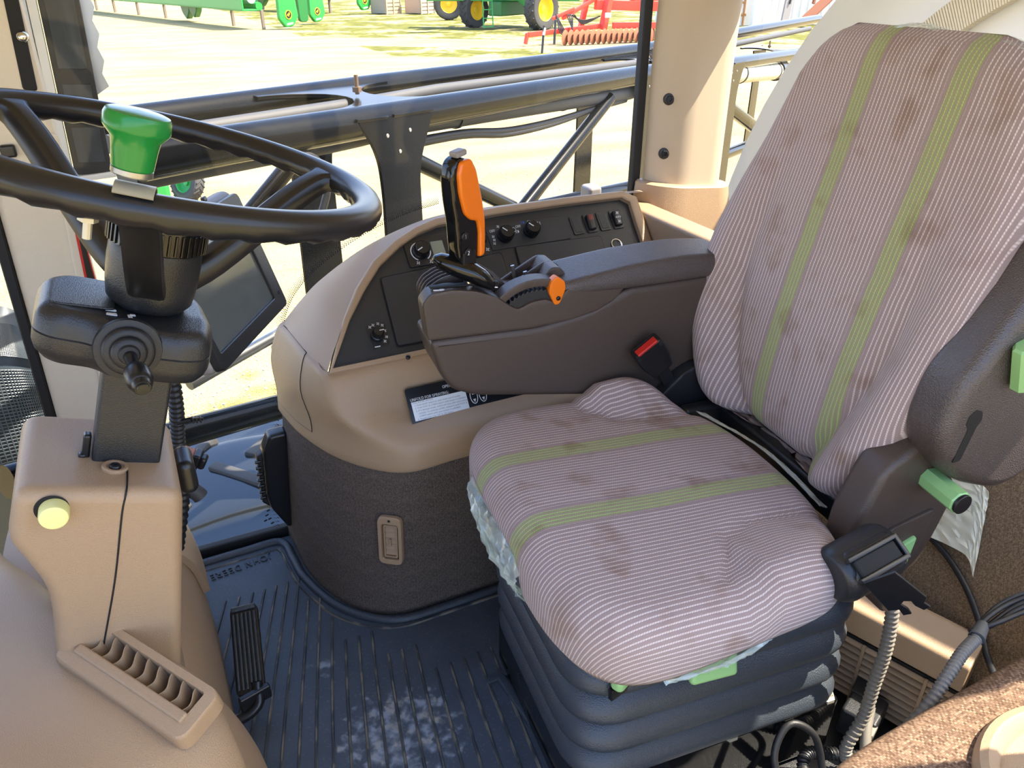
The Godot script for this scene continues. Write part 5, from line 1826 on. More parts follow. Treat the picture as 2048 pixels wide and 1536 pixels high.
	m.extr(rounded(V2([0.289, 0.630, 0.302, 0.632, 0.312, 0.682, 0.318, 0.690, 0.314, 0.704, 0.302, 0.708, 0.293, 0.700, 0.292, 0.688, 0.298, 0.680]), 0.003, 2), 0.247, 0.2508, 0.0002, 1)
	part(o, "slot_shade_inlay", m, M.black_deep)  # black inlay paints the shade of a slot that is not cut
	m = MB.new(); m.xf = T
	var oc := PackedVector2Array()
	for k in 8: oc.push_back(Vector2(cos(TAU * (k + 0.5) / 8) * 0.020, sin(TAU * (k + 0.5) / 8) * 0.016))
	m.extr(oc, -0.030, 0.034, 0.003, 1, axes(Vector3(0.9, 0.3, 0.0), Vector3(0, 0, 1), Vector3(0.348, 0.770, 0.262)))
	part(o, "angle_knob", m, M.green_lever, 25)

	# packing film still on the seat
	var films := [
		["clear torn packing film hanging below the front of the cushion", [V3([-0.226, 0.462, -0.172, -0.230, 0.466, -0.055, -0.230, 0.468, 0.068]), V3([-0.244, 0.440, -0.165, -0.250, 0.440, -0.055, -0.244, 0.440, 0.066]), V3([-0.240, 0.412, -0.140, -0.248, 0.405, -0.050, -0.242, 0.412, 0.064]), V3([-0.222, 0.392, -0.115, -0.230, 0.378, -0.040, -0.224, 0.390, 0.062])], 0.012],
		["clear crinkled packing film along the left underside of the cushion", [V3([-0.120, 0.400, 0.262, 0.000, 0.418, 0.268, 0.105, 0.470, 0.246]), V3([-0.105, 0.388, 0.254, 0.010, 0.400, 0.258, 0.118, 0.450, 0.240]), V3([-0.095, 0.380, 0.236, 0.010, 0.388, 0.242, 0.115, 0.432, 0.228])], 0.010],
		["clear packing film showing along the rear edge of the cushion", [V3([0.205, 0.478, -0.200, 0.250, 0.470, -0.060, 0.240, 0.468, 0.100]), V3([0.225, 0.470, -0.200, 0.266, 0.462, -0.060, 0.256, 0.460, 0.100])], 0.004],
		["clear crumpled packing film bunched beside the left edge of the backrest", [V3([0.395, 0.640, 0.190, 0.400, 0.760, 0.215, 0.405, 0.880, 0.215, 0.42, 1.00, 0.20]), V3([0.425, 0.630, 0.178, 0.440, 0.760, 0.205, 0.450, 0.880, 0.215, 0.46, 1.00, 0.20]), V3([0.465, 0.640, 0.150, 0.480, 0.760, 0.170, 0.490, 0.880, 0.180, 0.50, 1.00, 0.17])], 0.020],
		["clear packing film peeking over the top of the backrest", [V3([0.402, 1.119, -0.150, 0.398, 1.126, -0.085, 0.402, 1.122, -0.04]), V3([0.420, 1.122, -0.150, 0.415, 1.130, -0.085, 0.42, 1.124, -0.04])], 0.003],
		["clear packing film folded over the backrest's top left shoulder", [V3([0.402, 1.112, 0.020, 0.398, 1.117, 0.060, 0.404, 1.108, 0.10]), V3([0.420, 1.116, 0.020, 0.415, 1.122, 0.060, 0.42, 1.112, 0.10])], 0.003]]
	for i in films.size():
		var net: Array = films[i][1]
		var f := thing("packing_film", films[i][0], "plastic film", T * net[0][1])
		m = MB.new(); m.xf = T
		m.slab(net, 16, 26, 0.0006, Vector2.ONE, noise(1.0, FastNoiseLite.TYPE_SIMPLEX, 3, 50 + i), films[i][2])
		part(f, "sheet", m, M.film, 25)

func build_rear() -> void:
	# carpet slope in front of the rear bulkhead
	var m := MB.new()
	m.slab([V3([1.085, 0.10, 0.90, 1.085, 0.10, 0.40, 1.085, 0.10, -0.10, 1.085, 0.10, -0.48]), V3([1.125, 0.22, 0.90, 1.130, 0.22, 0.40, 1.125, 0.22, -0.10, 1.12, 0.22, -0.48]), V3([1.21, 0.36, 0.90, 1.215, 0.36, 0.40, 1.21, 0.36, -0.10, 1.21, 0.36, -0.48]), V3([1.335, 0.53, 0.90, 1.335, 0.53, 0.40, 1.335, 0.53, -0.10, 1.335, 0.53, -0.48])], 16, 10, 0.02)
	struct("wall_rear_carpet", m, M.carpet, 70)
	var o := thing("rear_air_box", "tan air intake box with dark louvred grille behind the seat", "air box", Vector3(1.03, 0, 0.47))
	var A := axes(Vector3(0.331, 0, 0.944), Vector3.UP, Vector3(0.985, 0.0, 0.395))
	m = MB.new(); m.xf = A
	m.extr(rounded(V2([0.000, 0.200, 0.008, 0.150, -0.002, 0.150, -0.002, 0.0, -0.085, 0.0, -0.085, 0.205, -0.070, 0.215]), 0.008, 3), -0.20, 0.47, 0.004, 2, Transform3D(Basis(Vector3(0, 0, 1), Vector3(0, 1, 0), Vector3(-1, 0, 0)), Vector3.ZERO))
	part(o, "shell", m, M.tan, 40)
	m = MB.new(); m.xf = A
	m.rbox(Vector3(0.08, 0.075, 0.000), Vector3(0.46, 0.138, 0.006), 0.002, 1)
	part(o, "filter_screen", m, M.black_deep)
	for k in 9:
		m = MB.new(); m.xf = A
		m.rbox(Vector3(0.08, 0.016 + k * 0.0148, 0.007), Vector3(0.46, 0.0062, 0.010), 0.0015, 1, Basis(Vector3.RIGHT, 0.5))
		part(o, "louvre", m, M.tan)
	for k in 4:
		m = MB.new(); m.xf = A
		m.rbox(Vector3(-0.06 + k * 0.105, 0.075, 0.011), Vector3(0.006, 0.138, 0.006), 0.0012, 1)
		part(o, "grille_bar", m, M.tan)
	# plastic bag lying on the carpet
	o = thing("plastic_bag", "pale yellowish plastic bag lying on the carpet behind the seat", "plastic bag", Vector3(1.19, 0.28, 0.43))
	m = MB.new()
	m.slab([V3([1.185, 0.355, 0.300, 1.170, 0.325, 0.335, 1.150, 0.290, 0.365]), V3([1.200, 0.385, 0.345, 1.180, 0.350, 0.380, 1.155, 0.300, 0.415]), V3([1.213, 0.410, 0.405, 1.188, 0.365, 0.435, 1.158, 0.303, 0.465]), V3([1.210, 0.405, 0.437, 1.186, 0.355, 0.460, 1.152, 0.278, 0.490])], 22, 22, 0.0015, Vector2.ONE, noise(1.0, FastNoiseLite.TYPE_SIMPLEX, 3, 77), 0.006, 3.0)
	part(o, "sheet", m, M.bag, 30)
	# jump seat
	o = thing("instructor_seat", "brown tweed folding instructor seat with a tan cup holder", "seat", Vector3(0.80, 0.30, 0.85))
	m = MB.new()
	var g := []
	var rr := [[0.0, 0.462], [0.35, 0.463], [0.65, 0.462], [0.85, 0.458], [0.93, 0.450], [0.97, 0.438], [0.99, 0.420], [1.0, 0.395], [0.995, 0.345], [0.96, 0.325], [0.5, 0.322]]
	for l in rr:
		var row := PackedVector3Array()
		for i in 97:
			var an := TAU * i / 96
			var n := 5.0
			var r := pow(pow(absf(cos(an)) / 0.34, n) + pow(absf(sin(an)) / 0.190, n), -1.0 / n)
			row.push_back(Vector3(0.79 + cos(an) * r * l[0], l[1] + 0.004 * sin(cos(an) * r * l[0] * 9.0), 0.895 + sin(an) * r * l[0]))
		g.append(row)
	m.grid(g)
	part(o, "cushion", m, M.tweed, 70)
	m = MB.new()
	var ring := PackedVector3Array()
	var rings := []
	for l in [[1.06, 0.455], [1.06, 0.466], [1.02, 0.474], [0.94, 0.476], [0.86, 0.472], [0.80, 0.463], [0.76, 0.464], [0.0, 0.4635]]:
		ring = PackedVector3Array()
		for i in 48:
			var an := -TAU * i / 48
			ring.push_back(Vector3(0.742 + cos(an) * 0.108 * l[0], l[1], 0.862 + sin(an) * 0.092 * l[0]))
		rings.append(ring)
	m.loft(rings, false, false)
	part(o, "cup_holder", m, M.tan, 40)
	m = MB.new()
	m.rbox(Vector3(0.85, 0.162, 0.90), Vector3(0.30, 0.33, 0.05), 0.01, 2)
	part(o, "support", m, M.black_plastic)

	# cables and conduits
	var cab := func(called: String, label: String, pts: Array, r: float, mt: Material, n := 30):
		var c := thing(called, label, "cable", pts[pts.size() - 1])
		var b := MB.new()
		b.tube(MB.path(pts, n), r, 10)
		part(c, "sheath", b, mt, 60)
		return c
	cab.call("power_cable", "black cable running down the carpet behind the seat", V3([1.150, 0.330, 0.290, 1.160, 0.300, 0.360, 1.155, 0.285, 0.430, 1.140, 0.262, 0.490, 1.120, 0.232, 0.540, 1.100, 0.205, 0.575, 1.05, 0.21, 0.63]), 0.0055, M.cable)
	var T := seat_frame()
	corrugated("seat_conduit", "grey corrugated conduit looping down beside the bellows", [T * Vector3(0.300, 0.400, 0.212), T * Vector3(0.304, 0.330, 0.224), T * Vector3(0.300, 0.268, 0.234), T * Vector3(0.296, 0.200, 0.236), T * Vector3(0.290, 0.130, 0.240), T * Vector3(0.262, 0.070, 0.248), T * Vector3(0.282, 0.036, 0.262), Vector3(0.93, 0.030, 0.60), Vector3(1.0, 0.03, 0.66)], 0.0105, M.conduit_grey, 60)
	corrugated("harness_conduit", "grey corrugated strain relief on the wiring harness by the instructor seat", V3([0.835, 0.452, 0.672, 0.800, 0.452, 0.680, 0.765, 0.440, 0.690, 0.730, 0.410, 0.697, 0.690, 0.350, 0.690, 0.66, 0.28, 0.68, 0.64, 0.20, 0.67]), 0.0082, M.conduit_grey, 44)
	for k in 5:
		cab.call("harness_wire", "black wire in the bundle coming over the instructor seat", V3([0.828 + k * 0.003, 0.452 + 0.004 * (k % 2), 0.672 - 0.003 * k, 0.875, 0.456 + 0.006 * sin(k * 2.0), 0.655 + 0.004 * k, 0.930, 0.470 + 0.006 * sin(k * 3.1), 0.655 + 0.006 * k, 1.000, 0.500 + 0.008 * sin(k * 1.7), 0.690 + 0.006 * k]), 0.0032, M.cable, 18).set_meta("group", "black wires of the harness")
	var lb := MB.new()
	lb.tube(V3([0.838, 0.4525, 0.6715, 0.862, 0.456, 0.662]), [0.010, 0.0075], 16)
	var sl := thing("harness_sleeve", "pale grey tapered sleeve at the end of the corrugated strain relief", "cable sleeve", Vector3(0.85, 0.45, 0.665))
	part(sl, "sleeve", lb, M.boot, 40)
	corrugated("floor_conduit", "black corrugated conduit lying on the floor by the seat base", V3([0.76, 0.030, 0.56, 0.80, 0.050, 0.515, 0.85, 0.040, 0.525, 0.92, 0.028, 0.56, 1.0, 0.03, 0.60]), 0.011, M.conduit, 40)
	cab.call("looped_cable", "black cable looping beside the base box of the seat", V3([0.735, 0.020, 0.560, 0.725, 0.090, 0.515, 0.760, 0.135, 0.500, 0.800, 0.110, 0.520, 0.810, 0.045, 0.545, 0.79, 0.02, 0.58]), 0.006, M.cable)
	cab.call("battery_lead", "light grey taped lead crossing the floor behind the bellows", V3([0.84, 0.012, 0.64, 0.865, 0.045, 0.585, 0.895, 0.085, 0.545, 0.925, 0.110, 0.520]), 0.009, M.conduit_grey)
	o = thing("wiring_plug_block", "black connector block with a grey label beside the louvred box", "connector", Vector3(0.955, 0.03, 0.50))
	m = MB.new()
	m.rbox(Vector3(0.955, 0.040, 0.495), Vector3(0.07, 0.06, 0.06), 0.006, 2, Basis(Vector3.UP, 0.4))
	part(o, "housing", m, M.black_plastic)
	m = MB.new()
	m.rbox(Vector3(0.925, 0.060, 0.525), Vector3(0.028, 0.012, 0.030), 0.003, 2, Basis(Vector3.UP, 0.4))
	part(o, "grey_cap", m, M.conduit_grey)
	m = MB.new()
	m.rbox(Vector3(0.985, 0.071, 0.47), Vector3(0.05, 0.004, 0.04), 0.0015, 1, Basis(Vector3.UP, 0.4))
	part(o, "lid", m, M.cable)

func corrugated(called: String, label: String, pts: Array, r: float, mt: Material, n: int) -> void:
	var c := thing(called, label, "conduit", pts[pts.size() - 1])
	var b := MB.new()
	var p := MB.path(pts, n * 4)
	var rad := []
	for i in p.size(): rad.append(r * ([1.0, 1.0, 0.82, 0.82][i % 4]))
	b.tube(p, rad, 10)
	part(c, "sheath", b, mt, 50)

func build_boom() -> void:
	# folded spray boom outside the right-hand glass; own axes: x along the boom, y up, z towards the cab
	var B := Transform3D(Basis(Vector3(0.8368, 0, -0.5474), Vector3.UP, Vector3(0.5474, 0, 0.8368)), Vector3(1.172, 0.833, -1.446))
	var o := thing("spray_boom", "black tubular spray boom folded along the right side of the cab", "spray boom", B * Vector3(-0.6, -0.6, 0))
	var pipe := func(called: String, pts: Array, r: float, mt: Material, sides := 18):
		var m := MB.new(); m.xf = B
		m.tube(pts, r, sides)
		return part(o, called, m, mt, 60)
	pipe.call("near_top_tube", V3([-1.38, 0.025, 0, -0.75, 0.000, 0, 1.23, -0.076, 0, 2.36, -0.143, 0, 6.2, -0.33, 0]), 0.043, M.boom_paint, 24)
	pipe.call("far_top_tube", V3([-1.30, 0.045, -0.30, -0.26, 0.022, -0.30, 0.49, 0.000, -0.30, 2.02, -0.043, -0.30, 6.6, -0.10, -0.30]), 0.038, M.boom_paint, 24)
	pipe.call("inner_pipe", V3([-1.34, 0.034, -0.15, -0.445, 0.010, -0.15, -0.163, 0.006, -0.15, 1.657, -0.068, -0.15, 5.5, -0.125, -0.15]), 0.020, M.hose, 16)
	pipe.call("spray_line", MB.path(V3([-1.38, -0.012, -0.05, -0.76, -0.040, -0.05, -0.43, -0.049, -0.05, 0.4, -0.100, -0.045, 1.15, -0.148, -0.04, 1.30, -0.152, -0.06]), 20), 0.034, M.hose, 18)
	for u in [-0.20, 0.55, 1.02]:
		var m := MB.new(); m.xf = B
		var y: float = -0.049 - (u + 0.43) * 0.0625
		m.tube([Vector3(u - 0.006, y + 0.0004, -0.047), Vector3(u + 0.006, y - 0.0004, -0.047)], 0.0365, 18)
		part(o, "cable_tie", m, M.cable, 60)
	for k in 2:
		pipe.call("sagging_hose", MB.path(V3([-0.62, -0.088 - 0.01 * k, -0.03, -0.2, -0.112 - 0.008 * k, -0.03, 0.10, -0.150 - 0.012 * k, -0.03, 0.45, -0.168 - 0.010 * k, -0.03, 0.85, -0.172, -0.03, 1.15, -0.178, -0.03]), 24), 0.012, M.cable, 8)
	# bridge plates with rounded cut-outs, bolted across the top tubes
	for q in [[-0.545, 0.45, 0.026], [1.72, 0.55, -0.072], [4.1, 0.5, -0.197]]:
		var poly := PackedVector2Array()
		var c: float = q[0]; var hw: float = q[1] * 0.5
		for k in 13:
			var an := PI * k / 12.0
			poly.push_back(Vector2(c - 0.05 - hw + (hw) * sin(an), -0.145 - 0.110 * cos(an)))
		poly.push_back(Vector2(c - 0.05 - hw, -0.020)); poly.push_back(Vector2(c + 0.05 + hw, -0.020))
		for k in 13:
			var an := PI * k / 12.0
			poly.push_back(Vector2(c + 0.05 + hw - (hw) * sin(an), -0.145 + 0.115 * cos(an)))
		poly.push_back(Vector2(c + 0.05 + hw, -0.272)); poly.push_back(Vector2(c - 0.05 - hw, -0.272))
		var m := MB.new(); m.xf = B
		m.extr(poly, 0.0, 0.010, 0.001, 1, Transform3D(Basis(Vector3(1, -0.036, 0), Vector3(0, -0.10, 1), Vector3(0, 1, 0)), Vector3(0, q[2] - 0.012 + 0.036 * q[0], 0)))
		var pl := part(o, "bridge_plate", m, M.boom_paint, 25)
		m = MB.new(); m.xf = B
		m.tube([Vector3(c - 0.02, q[2] + 0.018, -0.13), Vector3(c - 0.02, q[2] + 0.070, -0.13)], 0.006, 10)
		m.lathe([Vector2(0.0001, 0), Vector2(0.013, 0), Vector2(0.013, 0.014), Vector2(0.0001, 0.014)], 6, Transform3D(Basis(), Vector3(c - 0.02, q[2] + 0.024, -0.13)))
		part(pl, "bolt", m, M.rusty_bolt, 25)
	# gussets
	for q in [[-0.605, 0.0, 1.0], [1.30, -0.085, 1.05], [2.62, -0.155, 1.3], [4.5, -0.24, 1.2]]:
		for z in [0.034, -0.31]:
			var s: float = q[2]
			var m := MB.new(); m.xf = B
			var g := rounded(V2([-0.175 * s, 0.012, 0.165 * s, 0.005, 0.130 * s, -0.060, 0.100 * s, -0.115, 0.086 * s, -0.170, 0.086 * s, -0.62 * s, -0.090 * s, -0.62 * s, -0.082 * s, -0.20, -0.090 * s, -0.11, -0.120 * s, -0.045]), 0.04, 3)
			m.extr(g, z, z + 0.010, 0.001, 1, Transform3D(Basis(Vector3(1, -0.04, 0), Vector3.UP, Vector3.BACK), Vector3(q[0], q[1], 0)))
			var gp := part(o, "gusset_plate", m, M.boom_paint, 25)
			if z > 0:
				for k in 3:
					m = MB.new(); m.xf = B
					m.lathe([Vector2(0.0001, 0), Vector2(0.006, 0), Vector2(0.005, 0.002), Vector2(0.0001, 0.002)], 10, Transform3D(Basis(Vector3.RIGHT, PI / 2), Vector3(q[0] - 0.05 + 0.05 * k, q[1] - 0.04 - 0.05 * (k % 2), z + 0.010)))
					part(gp, "rivet", m, M.boom_edge)
				m = MB.new(); m.xf = B
				m.tube(MB.path([Vector3(q[0] - 0.17 * s, q[1] + 0.016, 0.044), Vector3(q[0] - 0.06 * s, q[1] + 0.010, 0.046), Vector3(q[0] - 0.05, q[1] + 0.008, 0.045)], 8), 0.005, 6)
				m.tube(MB.path([Vector3(q[0] - 0.02 * s, q[1] + 0.008, 0.045), Vector3(q[0] + 0.16 * s, q[1] + 0.002, 0.046)], 4), 0.005, 6)
				part(gp, "weld_bead", m, M.boom_paint, 60)
	# braces
	pipe.call("brace", V3([-0.60, -0.085, -0.01, 0.10, -0.425, -0.01]), 0.026, M.boom_paint)
	pipe.call("brace", V3([0.17, -0.450, -0.01, 0.93, -0.140, -0.01]), 0.026, M.boom_paint)
	pipe.call("brace", V3([-0.60, -0.085, -0.29, -1.30, -0.50, -0.29]), 0.026, M.boom_paint)
	pipe.call("brace", V3([2.44, -0.315, -0.01, 3.75, -0.735, -0.01]), 0.042, M.boom_paint)
	pipe.call("lower_tube", V3([-0.60, -0.585, -0.01, 0.15, -0.46, -0.01, 1.4, -0.62, -0.01, 3.9, -0.80, -0.01]), 0.036, M.boom_paint)
	pipe.call("lower_stay", V3([-1.80, -0.505, -0.01, -1.12, -0.675, -0.01, -0.60, -0.800, -0.01]), 0.034, M.boom_paint)
	pipe.call("break_joint_tube", V3([2.50, -0.205, -0.02, 3.92, -0.318, -0.02]), 0.058, M.pvc, 22)
	for u in [2.95, 3.86]: pipe.call("clamp_band", [Vector3(u - 0.012, -0.205 - (u - 2.5) * 0.0796 + 0.001, -0.02), Vector3(u + 0.012, -0.205 - (u - 2.5) * 0.0796 - 0.001, -0.02)], 0.062, M.cable, 20)
	pipe.call("break_joint_end", V3([3.92, -0.318, -0.02, 4.10, -0.330, -0.02]), 0.070, M.boom_paint, 20)
	# hoses drooping at the boom's root, behind the wheel
	pipe.call("root_hose", MB.path(V3([-1.05, -0.02, 0.01, -0.92, -0.05, 0.02, -0.88, -0.13, 0.02, -0.93, -0.24, 0.01]), 16), 0.010, M.cable, 8)
	# chromed grab rail and bracket low down
	var r := thing("step_rail", "bare metal rail with clear-plastic fitting below the boom", "rail", B * Vector3(-0.95, -0.55, -0.1))
	var m := MB.new()
	m.tube(V3([0.02, 0.285, -0.82, 0.62, 0.335, -1.20]), 0.016, 16)
	part(r, "rail", m, M.steel, 60)
	m = MB.new()
	m.rbox(Vector3(0.285, 0.275, -0.985), Vector3(0.05, 0.09, 0.04), 0.008, 2)
	part(r, "fitting", m, M.film)
	m = MB.new()
	m.rbox(Vector3(0.262, 0.262, -0.97), Vector3(0.03, 0.035, 0.03), 0.008, 2)
	part(r, "green_cap", m, M.hood_grey)

func build_machine_outside() -> void:
	# white tank behind the cab
	var o := thing("spray_tank", "large white rounded spray tank behind the cab's rear glass", "tank", Vector3(2.9, -1.4, 0.2))
	var m := MB.new()
	var rings := []
	for l in [[0.80, 1.900], [0.90, 1.885], [0.955, 1.865], [0.982, 1.825], [1.0, 1.76], [1.005, 1.74], [1.02, 1.78], [1.035, 1.85], [1.04, 2.0], [1.04, 4.4], [0.95, 4.5]]:
		var ring := PackedVector3Array()
		for i in 72:
			var an := TAU * i / 72
			var n := 2.15
			var rr := pow(pow(absf(cos(an)), n) + pow(absf(sin(an)), n), -1.0 / n)
			ring.push_back(Vector3(l[1], -0.05 + sin(an) * rr * 1.50 * l[0], 0.20 + cos(an) * rr * 1.19 * l[0]))
		rings.append(ring)
	m.loft(rings)
	part(o, "shell", m, M.tank, 50)
	m = MB.new()
	for k in 130:
		var an := deg_to_rad(152.0 - k * 0.36)
		var c := Vector3(1.878, -0.05 + sin(an) * 1.50 * 0.885, 0.20 + cos(an) * 1.19 * 0.885)
		var rd := Vector3(0, sin(an), cos(an))
		m.rbox(c, Vector3(0.030, 0.080, 0.0058), 0.002, 1, Basis(Vector3(1, 0, 0), rd, Vector3(1, 0, 0).cross(rd)))
	part(o, "ribbed_band", m, M.ribbed)
	# wheel fender under the side glass
	o = thing("wheel_fender", "glossy dark wheel fender reflecting the sky outside the side glass", "fender", Vector3(0.1, -1.2, -1.55))
	m = MB.new()
	var net := []
	for i in 13:
		var an := deg_to_rad(lerpf(155.0, 25.0, i / 12.0))
		var row := []
		for q in [[-0.95, 0.90], [-1.00, 0.955], [-1.16, 0.965], [-1.22, 0.985], [-1.60, 0.99], [-1.66, 0.965], [-1.90, 0.955], [-1.96, 0.90]]:
			row.append(Vector3(0.12 + cos(an) * q[1] * 1.05, -1.36 + sin(an) * q[1], q[0]))
		net.append(row)
	m.slab(net, 40, 42, 0.01)
	part(o, "sheet", m, M.fender_paint, 60)
	o = thing("machine_wheel", "dark lugged wheel under the glossy wheel fender", "wheel", Vector3(0.12, YARD, -1.5))
	wheel(o, Vector3(0.12, YARD + 0.78, -1.48), Vector3(0, 0, 1), 0.76, 0.46, 18, M.farm_yellow)
	# grey hood with mesh panels, ahead of the pillar
	o = thing("engine_hood", "blue-grey engine hood with perforated mesh panels outside the front of the cab", "hood", Vector3(-0.6, -0.6, -1.1))
	m = MB.new()
	net = [V3([-1.10, 0.46, -1.20, -0.70, 0.45, -1.20, -0.42, 0.44, -1.18, -0.345, 0.415, -1.18, -0.315, 0.36, -1.19]),
		V3([-1.12, 0.36, -1.12, -0.72, 0.36, -1.10, -0.43, 0.35, -1.10, -0.335, 0.31, -1.12, -0.302, 0.27, -1.15]),
		V3([-1.12, 0.20, -1.06, -0.72, 0.20, -1.04, -0.43, 0.18, -1.06, -0.335, 0.16, -1.10, -0.300, 0.14, -1.14]),
		V3([-1.12, -0.05, -1.02, -0.72, -0.05, -1.02, -0.43, -0.05, -1.04, -0.345, -0.05, -1.08, -0.315, -0.05, -1.12]),
		V3([-1.12, -0.45, -1.00, -0.72, -0.45, -1.00, -0.43, -0.45, -1.02, -0.36, -0.45, -1.06, -0.33, -0.45, -1.10])]
	m.slab(net, 24, 30, 0.02)
	part(o, "panel", m, M.hood_grey, 60)
	for q in [[0.10, 0.27, 0.50, 0.76], [0.33, 0.66, 0.42, 0.84]]:
		m = MB.new()
		var sub := []
		for i in 5:
			var row := []
			for j in 5:
				var p := MB.net(net, lerpf(q[0], q[1], i / 4.0), lerpf(q[2], q[3], j / 4.0))
				row.append(p + Vector3(0.004, 0.004, 0.012))
			sub.append(row)
		m.slab(sub, 10, 10, 0.004)
		var mp := part(o, "mesh_panel", m, M.mesh_dark, 60)
		m = MB.new()
		for i in 30:
			var a := []; var b := []
			for j in 5:
				a.append(MB.net(sub, i / 29.0, j / 4.0) + Vector3(0.001, 0.001, 0.004)); b.append(MB.net(sub, j / 4.0, i / 29.0) + Vector3(0.001, 0.001, 0.004))
			m.tube(a, 0.0014, 4, false); m.tube(b, 0.0014, 4, false)
		var w := part(mp, "wire_mesh", m, M.hood_grey, 60)
		w.set_meta("kind", "stuff")
	# tall dark intake screen with its pale post
	o = thing("intake_screen", "tall dark intake screen of three panes beside a pale post outside the side glass", "screen", Vector3(-0.06, 0.83, -0.62))
	var L := Transform3D(Basis(Vector3(0.742, -0.0445, 0), Vector3(0.0334, 0.742, 0), Vector3(0, 0, 0.742)), Vector3(-0.0928, 0.8624, -0.620))
	m = MB.new(); m.xf = L
	m.rbox(Vector3(0.040, 0.42, -0.02), Vector3(0.086, 0.86, 0.03), 0.003, 1)
	part(o, "frame", m, M.screen_frame)
	for q in [[0.020, 0.105], [0.140, 0.205], [0.240, 0.62]]:
		m = MB.new(); m.xf = L
		m.rbox(Vector3(0.041, (q[0] + q[1]) / 2, -0.004), Vector3(0.062, q[1] - q[0], 0.004), 0.0015, 1)
		part(o, "pane", m, M.screen_mesh)
	m = MB.new(); m.xf = L
	m.rbox(Vector3(0.040, -0.016, -0.012), Vector3(0.10, 0.014, 0.035), 0.003, 1, Basis(Vector3.BACK, 0.10))
	m.rbox(Vector3(-0.0155, 0.42, -0.015), Vector3(0.020, 0.90, 0.04), 0.003, 1)
	part(o, "pale_post", m, M.painted_white)
	m = MB.new(); m.xf = L
	m.rbox(Vector3(-0.032, 0.42, -0.02), Vector3(0.012, 0.90, 0.05), 0.003, 1)
	part(o, "grey_flange", m, M.shield)
	m = MB.new(); m.xf = L
	var zz := PackedVector2Array([Vector2(0.075, 0.17), Vector2(0.075, 0.90)])
	for k in 24: zz.push_back(Vector2(0.102 + (0.010 if k % 2 else 0.0) , 0.885 - k * 0.030))
	m.extr(zz, -0.055, -0.050, 0.0, 1)
	part(o, "zigzag_shield", m, M.shield, 20)
	for y in [0.36, -0.0]:
		m = MB.new(); m.xf = L
		m.lathe([Vector2(0.0001, 0), Vector2(0.010, 0), Vector2(0.010, 0.01), Vector2(0.006, 0.014), Vector2(0.0001, 0.014)], 16, Transform3D(Basis(Vector3.RIGHT, PI / 2), Vector3(-0.045, y + 0.02, 0.0)))
		part(o, "bolt_cap", m, M.chrome)
	# folded mirror head just above the console's top edge
	o = thing("mirror_head", "small grey mirror housing outside the glass above the switch panel", "mirror", Vector3(0.99, 0.68, -0.66))
	m = MB.new()
	m.rbox(Vector3(1.062, 0.672, -0.66), Vector3(0.040, 0.06, 0.05), 0.010, 2)
	part(o, "housing", m, M.bezel_grey)
	m = MB.new()
	m.tube(V3([1.062, 0.65, -0.66, 1.06, 0.50, -0.62, 1.06, 0.30, -0.54]), 0.012, 10)
	part(o, "stalk", m, M.boom_paint)

func wheel(o: Node3D, c: Vector3, ax: Vector3, r: float, w: float, lugs: int, hub: Material = null) -> void:
	# tyre with lugs, rim and hub plate; ax points out of the rim's face
	var A := along(ax, c)
	var m := MB.new(); m.xf = A
	m.lathe([Vector2(r * 0.55, -w * 0.42), Vector2(r * 0.75, -w * 0.5), Vector2(r * 0.90, -w * 0.49), Vector2(r * 0.955, -w * 0.40), Vector2(r * 0.965, 0), Vector2(r * 0.955, w * 0.40), Vector2(r * 0.90, w * 0.49), Vector2(r * 0.75, w * 0.5), Vector2(r * 0.55, w * 0.42)], 48, Transform3D.IDENTITY, false, false)
	for k in lugs:
		for s in [-1.0, 1.0]:
			var an: float = TAU * (k + (0.5 if s > 0 else 0.0)) / lugs
			var d := Vector3(cos(an), 0, -sin(an)); var t := Vector3(-sin(an), 0, -cos(an))
			var p := d * r * 0.965 + Vector3(0, s * w * 0.22, 0)
			var u := (Vector3(0, s, 0) * 0.78 - t * 0.62).normalized()
			m.rbox(p, Vector3(r * 0.075, w * 0.55, r * 0.060), r * 0.012, 1, Basis(d, u, d.cross(u).normalized()))
	part(o, "tyre", m, M.tyre, 40)
	if hub:
		m = MB.new(); m.xf = A
		m.lathe([Vector2(r * 0.56, w * 0.44), Vector2(r * 0.53, w * 0.40), Vector2(r * 0.50, w * 0.10), Vector2(r * 0.30, w * 0.02), Vector2(r * 0.16, w * 0.06), Vector2(r * 0.15, w * 0.22), Vector2(0.0001, w * 0.24)], 32, Transform3D.IDENTITY, false, true)
		m.lathe([Vector2(r * 0.56, -w * 0.44), Vector2(r * 0.52, -w * 0.38), Vector2(r * 0.48, 0), Vector2(0.0001, 0)], 32, Transform3D.IDENTITY, false, true)
		part(o, "rim", m, hub, 40)

